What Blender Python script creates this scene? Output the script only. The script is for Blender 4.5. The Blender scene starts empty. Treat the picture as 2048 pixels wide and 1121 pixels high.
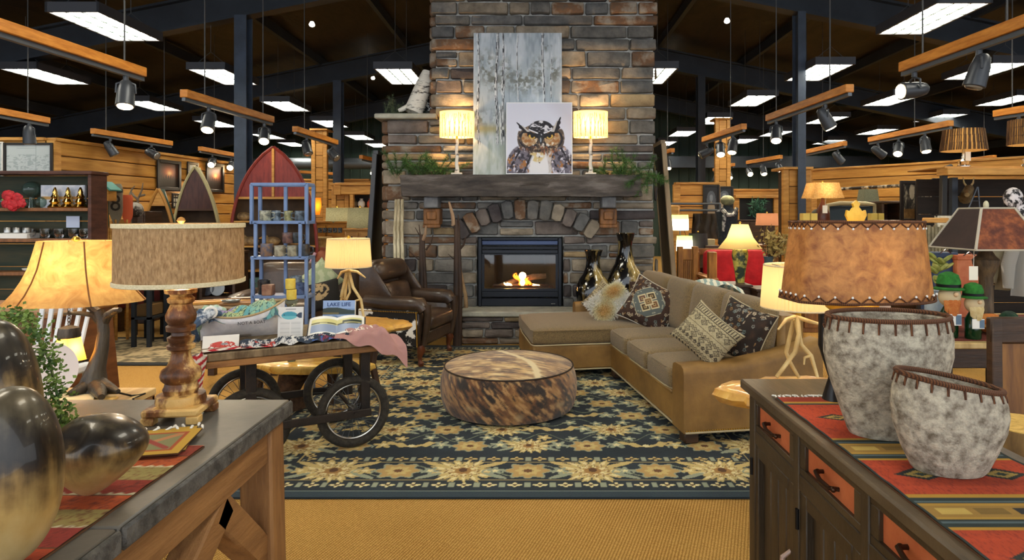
import bpy, bmesh, math, random
import numpy as np
from mathutils import Vector, Matrix, Quaternion
random.seed(7)
np.random.seed(7)
R = random.random
U = random.uniform
PI = math.pi
sc = bpy.context.scene
COL = sc.collection
# ------------------------------------------------------------------ camera, world, exposure
F, CX, HZ, H = 1250.0, 1073.0, 430.0, 1.5
cam_d = bpy.data.cameras.new('camera')
cam = bpy.data.objects.new('camera', cam_d)
COL.objects.link(cam)
cam.location = (0, 0, H)
cam.rotation_euler = (PI / 2, 0, 0)
cam_d.sensor_width = 36.0
cam_d.lens = F * 36.0 / 2048
cam_d.shift_x = -(CX - 1024) / 2048
cam_d.shift_y = -(560.5 - HZ) / 2048
cam_d.clip_start = 0.02
cam_d.clip_end = 200
sc.camera = cam
sc.view_settings.view_transform = 'Standard'
sc.view_settings.look = 'None'
sc.view_settings.gamma = 1
sc.view_settings.use_curve_mapping = False
sc.view_settings.exposure = 0.68
PANEL_L = 15.0          # radiance of the fluorescent lenses
SPOT_W = 60.0           # track spotlight power
LAMP_W = 4.5            # table lamp bulbs
world = bpy.data.worlds.new('daylight')
sc.world = world
world.use_nodes = True
bg = world.node_tree.nodes['Background']
bg.inputs[0].default_value = (0.86, 0.93, 1.0, 1)
bg.inputs[1].default_value = 1.5
# ------------------------------------------------------------------ helpers
def at(px, py, Y):
 return Vector(((px - CX) * Y / F, Y, H - (py - HZ) * Y / F))
def on(px, py, z=0.0):
 Y = F * (H - z) / (py - HZ)
 return Vector(((px - CX) * Y / F, Y, z))
def lin(c):
 if isinstance(c, str):
  c = tuple(int(c[i:i + 2], 16) / 255 for i in (0, 2, 4))
 return tuple(((x + .055) / 1.055) ** 2.4 if x > .04045 else x / 12.92 for x in c[:3])
def rgba(c):
 return (*lin(c), 1.0)
def shade(c, k):
 return tuple(min(1, int(c[i:i + 2], 16) / 255 * k) for i in (0, 2, 4))
MATS = {}
def mat(name, col='808080', rough=.6, metal=0., col2=None, scale=8., stretch=(1, 1, 1), detail=5., ramp=(.35, .65), bump=0., bscale=None,
  bstretch=None, spec=.5, trans=0., emis=None, estr=0., tex='noise', coat=0., alpha=1., col3=None, rnd=0., dist=0., sheen=0., transl=None, thin=False, ior=1.45):
 if name in MATS:
  return MATS[name]
 m = bpy.data.materials.new(name)
 m.use_nodes = True
 nt = m.node_tree
 N, L = nt.nodes, nt.links
 b = N['Principled BSDF']
 b.inputs['Roughness'].default_value = rough
 b.inputs['Metallic'].default_value = metal
 b.inputs['Specular IOR Level'].default_value = spec
 b.inputs['Transmission Weight'].default_value = trans
 b.inputs['Coat Weight'].default_value = coat
 b.inputs['Alpha'].default_value = alpha
 b.inputs['Sheen Weight'].default_value = sheen
 b.inputs['IOR'].default_value = ior
 b.inputs['Base Color'].default_value = rgba(col)
 csock = None
 tc = None
 def coords(st):
  nonlocal tc
  if tc is None:
   tc = N.new('ShaderNodeTexCoord')
  mp = N.new('ShaderNodeMapping')
  mp.inputs['Scale'].default_value = st
  L.new(tc.outputs['Object'], mp.inputs['Vector'])
  return mp.outputs['Vector']
 def texnode(kind, sc_, st, det):
  v = coords(st)
  if kind == 'noise':
   t = N.new('ShaderNodeTexNoise')
   t.inputs['Scale'].default_value = sc_
   t.inputs['Detail'].default_value = det
   t.inputs['Roughness'].default_value = .62
   t.inputs['Distortion'].default_value = dist
   L.new(v, t.inputs['Vector'])
   return t.outputs['Fac']
  if kind == 'wave':
   t = N.new('ShaderNodeTexWave')
   t.inputs['Scale'].default_value = sc_
   t.inputs['Distortion'].default_value = dist
   t.inputs['Detail'].default_value = det
   t.inputs['Detail Scale'].default_value = 1.5
   L.new(v, t.inputs['Vector'])
   return t.outputs['Fac']
  if kind == 'voronoi':
   t = N.new('ShaderNodeTexVoronoi')
   t.inputs['Scale'].default_value = sc_
   L.new(v, t.inputs['Vector'])
   return t.outputs['Distance']
  if kind == 'weave':
   a = N.new('ShaderNodeTexWave')
   a.inputs['Scale'].default_value = sc_
   a.inputs['Distortion'].default_value = dist
   c = N.new('ShaderNodeTexWave')
   c.bands_direction = 'Z'
   c.inputs['Scale'].default_value = sc_
   c.inputs['Distortion'].default_value = dist
   L.new(v, a.inputs['Vector'])
   L.new(v, c.inputs['Vector'])
   x = N.new('ShaderNodeMath')
   x.operation = 'MULTIPLY'
   L.new(a.outputs['Fac'], x.inputs[0])
   L.new(c.outputs['Fac'], x.inputs[1])
   return x.outputs[0]
 if col2 is not None:
  f = texnode(tex, scale, stretch, detail)
  rp = N.new('ShaderNodeValToRGB')
  e = rp.color_ramp.elements
  e[0].position, e[1].position = ramp
  e[0].color, e[1].color = rgba(col), rgba(col2)
  if col3 is not None:
   k = e.new((ramp[0] + ramp[1]) / 2)
   k.color = rgba(col3)
  L.new(f, rp.inputs['Fac'])
  csock = rp.outputs['Color']
 if rnd > 0:
  oi = N.new('ShaderNodeObjectInfo')
  mr = N.new('ShaderNodeMapRange')
  mr.inputs['To Min'].default_value = 1 - rnd
  mr.inputs['To Max'].default_value = 1 + rnd
  L.new(oi.outputs['Random'], mr.inputs['Value'])
  hs = N.new('ShaderNodeHueSaturation')
  L.new(mr.outputs['Result'], hs.inputs['Value'])
  if csock:
   L.new(csock, hs.inputs['Color'])
  else:
   hs.inputs['Color'].default_value = rgba(col)
  csock = hs.outputs['Color']
 if csock:
  L.new(csock, b.inputs['Base Color'])
 if bump > 0:
  f = texnode(tex if tex != 'voronoi' else 'noise', bscale or scale * 4, bstretch or stretch, detail)
  bp = N.new('ShaderNodeBump')
  bp.inputs['Strength'].default_value = min(1, bump)
  bp.inputs['Distance'].default_value = .01
  L.new(f, bp.inputs['Height'])
  L.new(bp.outputs['Normal'], b.inputs['Normal'])
 if emis is not None:
  b.inputs['Emission Color'].default_value = rgba(emis)
  b.inputs['Emission Strength'].default_value = estr
 if transl is not None:       # lamp shades: cloth that lets the bulb's light through
  out = N['Material Output']
  tr = N.new('ShaderNodeBsdfTranslucent')
  mx = N.new('ShaderNodeMixShader')
  mx.inputs[0].default_value = transl
  if csock:
   L.new(csock, tr.inputs['Color'])
  else:
   tr.inputs['Color'].default_value = rgba(col)
  L.new(b.outputs[0], mx.inputs[1])
  L.new(tr.outputs[0], mx.inputs[2])
  L.new(mx.outputs[0], out.inputs[0])
 MATS[name] = m
 return m
def vmat(name, rough=.7, bump=0., bscale=300., sheen=0., metal=0., coat=0., transl=None):
 """material whose colour comes from the woven / printed colour attribute of the mesh"""
 if name in MATS:
  return MATS[name]
 m = bpy.data.materials.new(name)
 m.use_nodes = True
 N, L = m.node_tree.nodes, m.node_tree.links
 b = N['Principled BSDF']
 b.inputs['Roughness'].default_value = rough
 b.inputs['Metallic'].default_value = metal
 b.inputs['Sheen Weight'].default_value = sheen
 b.inputs['Coat Weight'].default_value = coat
 a = N.new('ShaderNodeAttribute')
 a.attribute_name = 'Col'
 nz = N.new('ShaderNodeTexNoise')
 nz.inputs['Scale'].default_value = bscale
 mx = N.new('ShaderNodeMix')
 mx.data_type = 'RGBA'
 mx.blend_type = 'MULTIPLY'
 mx.inputs['Factor'].default_value = .35
 L.new(a.outputs['Color'], mx.inputs['A'])
 L.new(nz.outputs['Color'], mx.inputs['B'])
 L.new(mx.outputs['Result'], b.inputs['Base Color'])
 if bump:
  bp = N.new('ShaderNodeBump')
  bp.inputs['Strength'].default_value = bump
  bp.inputs['Distance'].default_value = .006
  L.new(nz.outputs['Fac'], bp.inputs['Height'])
  L.new(bp.outputs['Normal'], b.inputs['Normal'])
 if transl is not None:
  tr = N.new('ShaderNodeBsdfTranslucent')
  ms = N.new('ShaderNodeMixShader')
  ms.inputs[0].default_value = transl
  L.new(mx.outputs['Result'], tr.inputs['Color'])
  L.new(b.outputs[0], ms.inputs[1])
  L.new(tr.outputs[0], ms.inputs[2])
  L.new(ms.outputs[0], N['Material Output'].inputs[0])
 MATS[name] = m
 return m
ORG = {}
def tag(o, label=None, cat=None, group=None, kind=None):
 for k, v in (('label', label), ('category', cat), ('group', group), ('kind', kind)):
  if v:
   o[k] = v
 return o
def thing(name, label, cat, loc=(0, 0, 0), group=None, kind=None):
 o = bpy.data.objects.new(name, None)
 o.empty_display_size = .1
 COL.objects.link(o)
 o.location = loc
 ORG[o.name] = Vector(loc)
 return tag(o, label, cat, group, kind)
def frame(o, yaw=0.):
 return Matrix.Translation(Vector(o)) @ Matrix.Rotation(yaw, 4, 'Z')
class MB:
 def __init__(s, M=None):
  s.v, s.f, s.M = [], [], M
 def add(s, vs, fs):
  n = len(s.v)
  if s.M is not None:
   s.v += [s.M @ Vector(p) for p in vs]
  else:
   s.v += [Vector(p) for p in vs]
  s.f += [tuple(i + n for i in f) for f in fs]
  return s
 def box(s, c, d, bev=0., Q=None):
  hx, hy, hz = d[0] / 2, d[1] / 2, d[2] / 2
  b = min(bev, hx * .95, hy * .95, hz * .95)
  c = Vector(c)
  vs, fs = [], []
  if b <= 0:
   for x in (-1, 1):
    for y in (-1, 1):
     for z in (-1, 1):
      vs.append(Vector((x * hx, y * hy, z * hz)))
   fs = [(0, 1, 3, 2), (4, 6, 7, 5), (0, 4, 5, 1), (2, 3, 7, 6), (0, 2, 6, 4), (1, 5, 7, 3)]
  else:
   idx = {}
   for x in (-1, 1):
    for y in (-1, 1):
     for z in (-1, 1):
      for ax in range(3):
       idx[(x, y, z, ax)] = len(vs)
       e = [hx - b, hy - b, hz - b]
       e[ax] += b
       vs.append(Vector((x * e[0], y * e[1], z * e[2])))
   S = (-1, 1)
   for ax in range(3):
    o1, o2 = [a for a in range(3) if a != ax]
    for sg in S:
     q = []
     for (p, r) in ((-1, -1), (1, -1), (1, 1), (-1, 1)):
      k = [0, 0, 0]
      k[ax], k[o1], k[o2] = sg, p, r
      q.append(idx[(*k, ax)])
     fs.append(tuple(q))
    for p in S:
     for r in S:
      k0 = [0, 0, 0]
      k1 = [0, 0, 0]
      k0[ax], k1[ax] = -1, 1
      k0[o1] = k1[o1] = p
      k0[o2] = k1[o2] = r
      fs.append((idx[(*k0, o1)], idx[(*k1, o1)], idx[(*k1, o2)], idx[(*k0, o2)]))
   for x in S:
    for y in S:
     for z in S:
      fs.append((idx[(x, y, z, 0)], idx[(x, y, z, 1)], idx[(x, y, z, 2)]))
  if Q is not None:
   vs = [Q @ p for p in vs]
  return s.add([p + c for p in vs], fs)
 def bx(s, x0, x1, y0, y1, z0, z1, bev=0.):
  return s.box(((x0 + x1) / 2, (y0 + y1) / 2, (z0 + z1) / 2), (abs(x1 - x0), abs(y1 - y0), abs(z1 - z0)), bev)
 def beam(s, p0, p1, w, h, bev=0., up=(0, 0, 1)):
  p0, p1 = Vector(p0), Vector(p1)
  d = p1 - p0
  ln = d.length
  x = d.normalized()
  u = Vector(up)
  if abs(x.dot(u)) > .99:
   u = Vector((0, 1, 0))
  y = u.cross(x).normalized()
  z = x.cross(y)
  Q = Matrix((x, y, z)).transposed()
  return s.box((p0 + p1) / 2, (ln, w, h), bev, Q)
 def tube(s, pts, rad, n=8, cap=True, closed=False):
  pts = [Vector(p) for p in pts]
  if not hasattr(rad, '__len__'):
   rad = [rad] * len(pts)
  k = len(pts)
  vs, fs = [], []
  t0 = (pts[1] - pts[0]).normalized()
  u = Vector((0, 0, 1)) if abs(t0.z) < .9 else Vector((1, 0, 0))
  nrm = t0.cross(u).normalized()
  for i in range(k):
   a = pts[i - 1] if (i > 0 or closed) else pts[i]
   b = pts[(i + 1) % k] if (i < k - 1 or closed) else pts[i]
   t = (b - a).normalized()
   nrm = (nrm - t * nrm.dot(t))
   nrm = nrm.normalized() if nrm.length > 1e-6 else t.orthogonal().normalized()
   bn = t.cross(nrm)
   for j in range(n):
    an = 2 * PI * j / n
    vs.append(pts[i] + (nrm * math.cos(an) + bn * math.sin(an)) * rad[i])
  rng = k if closed else k - 1
  for i in range(rng):
   i2 = (i + 1) % k
   for j in range(n):
    j2 = (j + 1) % n
    fs.append((i * n + j, i * n + j2, i2 * n + j2, i2 * n + j))
  if cap and not closed:
   fs.append(tuple(range(n))[::-1])
   fs.append(tuple((k - 1) * n + j for j in range(n)))
  return s.add(vs, fs)
 def cyl(s, p0, p1, r0, r1=None, n=14):
  return s.tube([p0, p1], [r0, r0 if r1 is None else r1], n)
 def lathe(s, prof, c=(0, 0, 0), n=28, sx=1., sy=1., fn=None, cap0=True, cap1=True, a0=0.):
  c = Vector(c)
  vs, fs = [], []
  for (r, z) in prof:
   for j in range(n):
    an = 2 * PI * j / n + a0
    p = Vector((math.cos(an) * r * sx, math.sin(an) * r * sy, z))
    if fn:
     p = fn(p, an)
    vs.append(c + p)
  for i in range(len(prof) - 1):
   for j in range(n):
    j2 = (j + 1) % n
    fs.append((i * n + j, i * n + j2, (i + 1) * n + j2, (i + 1) * n + j))
  if cap0:
   fs.append(tuple(range(n))[::-1])
  if cap1:
   fs.append(tuple((len(prof) - 1) * n + j for j in range(n)))
  return s.add(vs, fs)
 def ball(s, c, r, n=12, m=8, Q=None):
  if not hasattr(r, '__len__'):
   r = (r, r, r)
  c = Vector(c)
  vs, fs = [], []
  for i in range(m + 1):
   ph = PI * i / m
   for j in range(n):
    th = 2 * PI * j / n
    p = Vector((r[0] * math.sin(ph) * math.cos(th), r[1] * math.sin(ph) * math.sin(th), r[2] * math.cos(ph)))
    vs.append(c + (Q @ p if Q is not None else p))
  for i in range(m):
   for j in range(n):
    j2 = (j + 1) % n
    fs.append((i * n + j, (i + 1) * n + j, (i + 1) * n + j2, i * n + j2))
  return s.add(vs, fs)
 def prism(s, poly, o, ux, uy, d):
  """outline poly (x,y) on the plane o + x*ux + y*uy, thickened by vector d"""
  o, ux, uy, d = Vector(o), Vector(ux), Vector(uy), Vector(d)
  n = len(poly)
  vs = [o + ux * x + uy * y for x, y in poly] + [o + ux * x + uy * y + d for x, y in poly]
  fs = [tuple(range(n)), tuple(range(2 * n - 1, n - 1, -1))]
  fs += [(i, n + i, n + (i + 1) % n, (i + 1) % n) for i in range(n)]
  return s.add(vs, fs)
 def surf(s, fn, nu, nv, cu=False, cv=False):
  vs, fs = [], []
  for i in range(nu):
   for j in range(nv):
    vs.append(fn(i / (nu if cu else nu - 1), j / (nv if cv else nv - 1)))
  for i in range(nu if cu else nu - 1):
   for j in range(nv if cv else nv - 1):
    i2, j2 = (i + 1) % nu, (j + 1) % nv
    fs.append((i * nv + j, i2 * nv + j, i2 * nv + j2, i * nv + j2))
  return s.add(vs, fs)
 def build(s, name, m, parent=None, smooth=40, label=None, cat=None, group=None, kind=None, org=None, fixn=True):
  if parent is not None:
   o0 = ORG[parent.name]
  elif org is not None:
   o0 = Vector(org)
  else:
   xs = [p.x for p in s.v]
   ys = [p.y for p in s.v]
   o0 = Vector(((min(xs) + max(xs)) / 2, (min(ys) + max(ys)) / 2, min(p.z for p in s.v)))
  me = bpy.data.meshes.new(name)
  me.from_pydata([p - o0 for p in s.v], [], s.f)
  if fixn:
   bm = bmesh.new()
   bm.from_mesh(me)
   bmesh.ops.recalc_face_normals(bm, faces=bm.faces)
   bm.to_mesh(me)
   bm.free()
  if m is not None:
   me.materials.append(m if not isinstance(m, str) else MATS[m])
  if smooth:
   me.polygons.foreach_set('use_smooth', [True] * len(me.polygons))
   me.set_sharp_from_angle(angle=math.radians(smooth))
  return link(name, me, parent, o0, label, cat, group, kind)
def link(name, me, parent, o0, label=None, cat=None, group=None, kind=None):
 o = bpy.data.objects.new(name, me)
 COL.objects.link(o)
 if parent is not None:
  o.parent = parent
 else:
  o.location = o0
 ORG[o.name] = Vector(o0)
 return tag(o, label, cat, group, kind)
def dup(root, loc, yaw=None, label=None, group=None, scale=None):
 """copy of a thing with copies of its parts and sub-parts"""
 r = root.copy()
 COL.objects.link(r)
 r.location = loc
 if yaw is not None:
  r.rotation_euler = (0, 0, yaw)
 if scale is not None:
  r.scale = (scale,) * 3
 if label:
  r['label'] = label
 if group:
  r['group'] = group
 for ch in list(root.children):
  c = ch.copy()
  COL.objects.link(c)
  c.parent = r
  for g in list(ch.children):
   d = g.copy()
   COL.objects.link(d)
   d.parent = c
 ORG[r.name] = Vector(loc)
 return r
def colour(o, arr):
 """woven / printed colours (sRGB 0..1, one per vertex)"""
 a = np.asarray(arr, dtype=np.float32).reshape(-1, 3)
 l = np.where(a > .04045, ((a + .055) / 1.055) ** 2.4, a / 12.92)
 me = o.data
 at_ = me.color_attributes.new('Col', 'FLOAT_COLOR', 'POINT')
 buf = np.ones((len(l), 4), np.float32)
 buf[:, :3] = l
 at_.data.foreach_set('color', buf.ravel())
 return o
def vnoise(x, y, s, seed=0):
 rs = np.random.RandomState(seed)
 g = rs.rand(64, 64)
 xs, ys = x * s, y * s
 xi, yi = np.floor(xs).astype(int), np.floor(ys).astype(int)
 fx, fy = xs - xi, ys - yi
 fx, fy = fx * fx * (3 - 2 * fx), fy * fy * (3 - 2 * fy)
 G = lambda a, b: g[a % 64, b % 64]
 return (G(xi, yi) * (1 - fx) + G(xi + 1, yi) * fx) * (1 - fy) + (G(xi, yi + 1) * (1 - fx) + G(xi + 1, yi + 1) * fx) * fy
def fbm(x, y, s, seed=0, o=4):
 r, a, t = 0, 1, 0
 for i in range(o):
  r = r + vnoise(x, y, s * 2 ** i, seed + i) * a
  t += a
  a *= .55
 return r / t
def HX(h):
 return np.array([int(h[i:i + 2], 16) / 255 for i in (0, 2, 4)])
def put(img, mask, c):
 m = np.clip(mask, 0, 1)[..., None]
 img[:] = img * (1 - m) + (HX(c) if isinstance(c, str) else np.asarray(c)) * m
def seg(x, y, x0, y0, x1, y1):
 dx, dy = x1 - x0, y1 - y0
 t = np.clip(((x - x0) * dx + (y - y0) * dy) / (dx * dx + dy * dy + 1e-12), 0, 1)
 return np.hypot(x - x0 - t * dx, y - y0 - t * dy)
def ell(x, y, cx, cy, rx, ry, rot=0.):
 c, s = math.cos(rot), math.sin(rot)
 u, v = (x - cx) * c + (y - cy) * s, -(x - cx) * s + (y - cy) * c
 return np.hypot(u / rx, v / ry)
def sheet(name, m, place, nx, ny, paint, parent=None, label=None, cat=None, group=None, org=None, kind=None):
 """printed or woven surface: place(u,v)->points arrays, paint(u,v)->colours"""
 u, v = np.meshgrid(np.linspace(0, 1, nx), np.linspace(0, 1, ny))
 P = np.stack(place(u, v), -1).reshape(-1, 3).astype(np.float32)
 o0 = ORG[parent.name] if parent is not None else Vector(org if org is not None else P.mean(0).tolist())
 P = P - np.array(o0, dtype=np.float32)
 me = bpy.data.meshes.new(name)
 idx = np.arange(nx * ny).reshape(ny, nx)
 q = np.stack([idx[:-1, :-1], idx[:-1, 1:], idx[1:, 1:], idx[1:, :-1]], -1).reshape(-1, 4)
 me.vertices.add(len(P))
 me.vertices.foreach_set('co', P.ravel())
 me.loops.add(q.size)
 me.loops.foreach_set('vertex_index', q.ravel())
 me.polygons.add(len(q))
 me.polygons.foreach_set('loop_start', np.arange(0, q.size, 4))
 me.polygons.foreach_set('loop_total', np.full(len(q), 4))
 me.polygons.foreach_set('use_smooth', np.ones(len(q), bool))
 me.update(calc_edges=True)
 me.materials.append(m)
 o = link(name, me, parent, o0, label, cat, group, kind)
 colour(o, paint(u, v))
 return o
def text(s, size, m, parent, M, depth=.0008, name='lettering', bold=0.):
 """lettering as thin real letters; M places the x/y text plane"""
 cu = bpy.data.curves.new('t', 'FONT')
 cu.body = s
 cu.size = size
 cu.align_x = 'CENTER'
 cu.align_y = 'CENTER'
 cu.extrude = depth
 cu.offset = bold
 cu.resolution_u = 3
 o = bpy.data.objects.new('t', cu)
 COL.objects.link(o)
 bpy.context.view_layer.update()
 me = bpy.data.meshes.new_from_object(o)
 bpy.data.objects.remove(o)
 o0 = ORG[parent.name]
 me.transform(Matrix.Translation(-o0) @ M)
 me.materials.clear()
 me.materials.append(m)
 return link(name, me, parent, o0)
def face_cam(p, yaw=0., pitch=0.):
 """matrix of a text plane facing -Y (towards the entrance)"""
 return Matrix.Translation(Vector(p)) @ Matrix.Rotation(yaw, 4, 'Z') @ Matrix.Rotation(PI / 2 - pitch, 4, 'X')
def bulb(name, p, w, parent, col=(1, .82, .58), r=.03):
 l = bpy.data.lights.new(name, 'POINT')
 l.energy = w
 l.color = col
 l.shadow_soft_size = r
 o = bpy.data.objects.new(name, l)
 COL.objects.link(o)
 o.parent = parent
 o.location = Vector(p) - ORG[parent.name]
 return o
# ------------------------------------------------------------------ shared materials
W_ORANGE = mat('honey pine', 'A5702C', .55, col2='D09A4C', scale=3, stretch=(1, 1, 8), bump=.2)
W_PINE = mat('knotty pine board', 'A46C26', .55, col2='CE9848', scale=2.5, stretch=(.6, .6, 7), ramp=(.3, .7), bump=.25, rnd=.16)
W_DARK = mat('dark walnut', '2C1D12', .5, col2='4A3220', scale=3, stretch=(1, 1, 8), bump=.2)
W_MID = mat('mid brown wood', '6B4423', .55, col2='95642F', scale=3, stretch=(8, 1, 1), bump=.2)
W_RUST = mat('rustic brown wood', '6E4A2A', .7, col2='A37443', scale=4, stretch=(1, 1.2, 6), bump=.5, ramp=(.3, .7))
W_BURL = mat('golden burl slab', 'B3762E', .4, col2='E3B254', scale=5, dist=2.5, ramp=(.3, .7), coat=.2)
W_BARK = mat('dark bark', '2A1D14', .9, col2='5A4230', scale=18, bump=.9)
M_BLACK = mat('black metal', '18181A', .45, metal=.6)
M_STEEL = mat('blue grey steel', '39424F', .5, col2='465264', scale=3, spec=.4)
M_GREY = mat('grey metal', '5B6066', .4, metal=.5)
M_CABLE = mat('grey cable', '4A4A4A', .6)
M_CHROME = mat('chrome', 'C9C9C9', .15, metal=1)
M_GOLD = mat('brass gold', 'C79A3C', .3, metal=.9)
M_WHITE = mat('white paint', 'E4E0D8', .6)
M_PAPER = mat('paper white', 'E9E6DE', .8)
M_GLASS = mat('clear glass', 'FFFFFF', .03, trans=1., spec=.5)
C_CREAM = mat('cream cloth', 'DCCDA8', .9, col2='C8B78E', scale=200)
M_TAG = mat('price tag', 'E9E1CD', .8)
M_BULB = mat('lit bulb', 'FFF3DA', .4, emis='FFE0A8', estr=25)
# ================================================================== THE BUILDING
def carpet_mat():
 m = bpy.data.materials.new('sisal carpet')
 m.use_nodes = True
 N, L = m.node_tree.nodes, m.node_tree.links
 b = N['Principled BSDF']
 b.inputs['Roughness'].default_value = .95
 b.inputs['Specular IOR Level'].default_value = .15
 tc = N.new('ShaderNodeTexCoord')
 def wave(scale, rot, dist):
  mp = N.new('ShaderNodeMapping')
  mp.inputs['Rotation'].default_value = (0, 0, rot)
  w = N.new('ShaderNodeTexWave')
  w.inputs['Scale'].default_value = scale
  w.inputs['Distortion'].default_value = dist
  w.inputs['Detail'].default_value = 2
  w.inputs['Detail Scale'].default_value = 6
  L.new(tc.outputs['Object'], mp.inputs['Vector'])
  L.new(mp.outputs['Vector'], w.inputs['Vector'])
  return w.outputs['Fac']
 a, c = wave(22, .35, 2.2), wave(30, 1.75, 2.6)
 mu = N.new('ShaderNodeMath')
 mu.operation = 'MULTIPLY'
 L.new(a, mu.inputs[0])
 L.new(c, mu.inputs[1])
 nz = N.new('ShaderNodeTexNoise')
 nz.inputs['Scale'].default_value = 1.2
 nz.inputs['Detail'].default_value = 8
 L.new(tc.outputs['Object'], nz.inputs['Vector'])
 ad = N.new('ShaderNodeMath')
 ad.operation = 'MULTIPLY_ADD'
 ad.inputs[1].default_value = .35
 L.new(nz.outputs['Fac'], ad.inputs[0])
 L.new(mu.outputs[0], ad.inputs[2])
 rp = N.new('ShaderNodeValToRGB')
 e = rp.color_ramp.elements
 e[0].position, e[1].position = .12, .75
 e[0].color, e[1].color = rgba('8A6128'), rgba('D2A860')
 L.new(ad.outputs[0], rp.inputs['Fac'])
 L.new(rp.outputs['Color'], b.inputs['Base Color'])
 bp = N.new('ShaderNodeBump')
 bp.inputs['Strength'].default_value = .7
 bp.inputs['Distance'].default_value = .006
 L.new(mu.outputs[0], bp.inputs['Height'])
 L.new(bp.outputs['Normal'], b.inputs['Normal'])
 return m
MB().bx(-16, 16, -4, 23, -.2, 0).build('floor', carpet_mat(), label='tan woven sisal carpet covering the showroom floor', kind='structure', org=(0, 0, 0))
ROOF_PITCH, RIDGE = .2, 6.5
def roof_z(x):
 return RIDGE - ROOF_PITCH * abs(x + .1)
m_roof = mat('dark roof insulation', '1B1813', .55, col2='3A3124', scale=2.2, stretch=(1, .35, 1), ramp=(.35, .8), bump=1., bscale=3.5, dist=1.5)
m_beam = mat('charcoal steel beam', '252A31', .5, col2='2F353E', scale=2)
for sgn, nm in ((-1, 'ceiling'), (1, 'ceiling')):
 b = MB()
 x1 = -.1 + sgn * 16
 ns = 34
 vs, fs = [], []
 for i in range(ns + 1):
  y = -4 + 27.0 * i / ns
  for j in range(13):
   x = -.1 + (x1 + .1) * j / 12
   sag = -.06 * math.sin(i * 2.1) ** 2 - .05 * R()
   vs.append((x, y, roof_z(x) + sag))
 for i in range(ns):
  for j in range(12):
   k = i * 13 + j
   fs.append((k, k + 1, k + 14, k + 13))
 b.add(vs, fs)
 c = b.build(nm, m_roof, label='dark insulated roof sloping down to the ' + ('left' if sgn < 0 else 'right'), kind='structure', org=(0, 0, 0), fixn=False)
 for k in range(7):
  x = -.1 + sgn * (1.0 + 2.1 * k)
  MB().beam((x, -4, roof_z(x) - .2), (x, 22.8, roof_z(x) - .2), .09, .2).build('purlin', m_beam, c)
for i, yb in enumerate((4.9, 10.4, 15.4, 20.4)):
 for sgn in (-1, 1):
  b = MB()
  p0, p1 = Vector((-.1, yb, RIDGE - .52)), Vector((-.1 + sgn * 15.5, yb, RIDGE - .52 - 3.1))
  b.beam(p0, p1, .035, .46)
  b.beam(p0 + Vector((0, 0, .23)), p1 + Vector((0, 0, .23)), .22, .04)
  b.beam(p0 - Vector((0, 0, .23)), p1 - Vector((0, 0, .23)), .22, .04)
  b.build('trim_%d' % (i * 2 + (sgn > 0) + 1), m_beam, kind='structure', label='charcoal steel rafter under the %s roof slope, %s from the camera' % ('left' if sgn < 0 else 'right', ('nearest', 'second', 'third', 'farthest')[i]))
# columns
COLS = [(487, 10.4, .2, M_STEEL, 'left'), (1598, 10.4, .13, M_STEEL, 'right'), (677, 15.4, .2, M_STEEL, 'left far'), (1401, 15.4, .18, m_beam, 'right far')]
for px, Y, w, m, s in COLS:
 x = (px - CX) * Y / F
 t = thing('steel_column', 'blue grey steel H column at the %s of the fireplace' % s, 'column', (x, Y, 0), kind='structure')
 top = RIDGE - .75 - ROOF_PITCH * abs(x + .1)
 MB().bx(x - w / 2, x + w / 2, Y - .12, Y - .1, 0, top).build('flange', m, t)
 MB().bx(x - w / 2, x + w / 2, Y + .1, Y + .12, 0, top).build('flange', m, t)
 MB().bx(x - .015, x + .015, Y - .1, Y + .1, 0, top).build('web', m, t)
# back wall, ribbed sheet painted dark green
b = MB()
xs, x = [], -16.0
while x < 16:
 xs += [(x, 0), (x + .26, 0), (x + .28, -.03), (x + .31, -.03), (x + .33, 0)]
 x += .36
vs = []
for xx, dy in xs:
 vs += [(xx, 22.6 + dy, 0), (xx, 22.6 + dy, 6.4)]
b.add(vs, [(2 * i, 2 * i + 2, 2 * i + 3, 2 * i + 1) for i in range(len(xs) - 1)])
b.build('wall_back', mat('dark green sheet', '24352C', .6, col2='2C4036', scale=.6), label='dark green ribbed metal wall at the back of the store', kind='structure', smooth=0)
m_side = mat('dark side wall', '171A18', .8)
for sgn, s in ((-1, 'left'), (1, 'right')):
 MB().bx(sgn * 15.6, sgn * 15.7, 3, 22.6, 0, 4).build('wall_' + s, m_side, label='dark metal wall on the far ' + s, kind='structure')
# long duct and girt in front of the back wall
t = thing('air_duct', 'round grey air duct along the back wall left of the chimney', 'duct', (-7, 21.9, 3.1))
MB().tube([(-12, 21.9, 3.3), (-3.0, 21.9, 3.3)], .2, 16).build('pipe', M_GREY, t)
for x in (-10, -7, -4):
 MB().bx(x - .03, x + .03, 22.05, 22.56, 3.25, 3.35).build('bracket', M_GREY, t)
MB().bx(3.5, 12, 21.8, 22.2, 3.15, 3.55).build('wall_girt', m_beam, label='dark horizontal girt across the green back wall', cat='beam', kind='structure')
def cable(px, py0, py1, Y, parent, r=.006):
 return MB().tube([at(px, py1, Y), at(px, py0, Y)], r, 5).build('cable', M_CABLE, parent)
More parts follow.
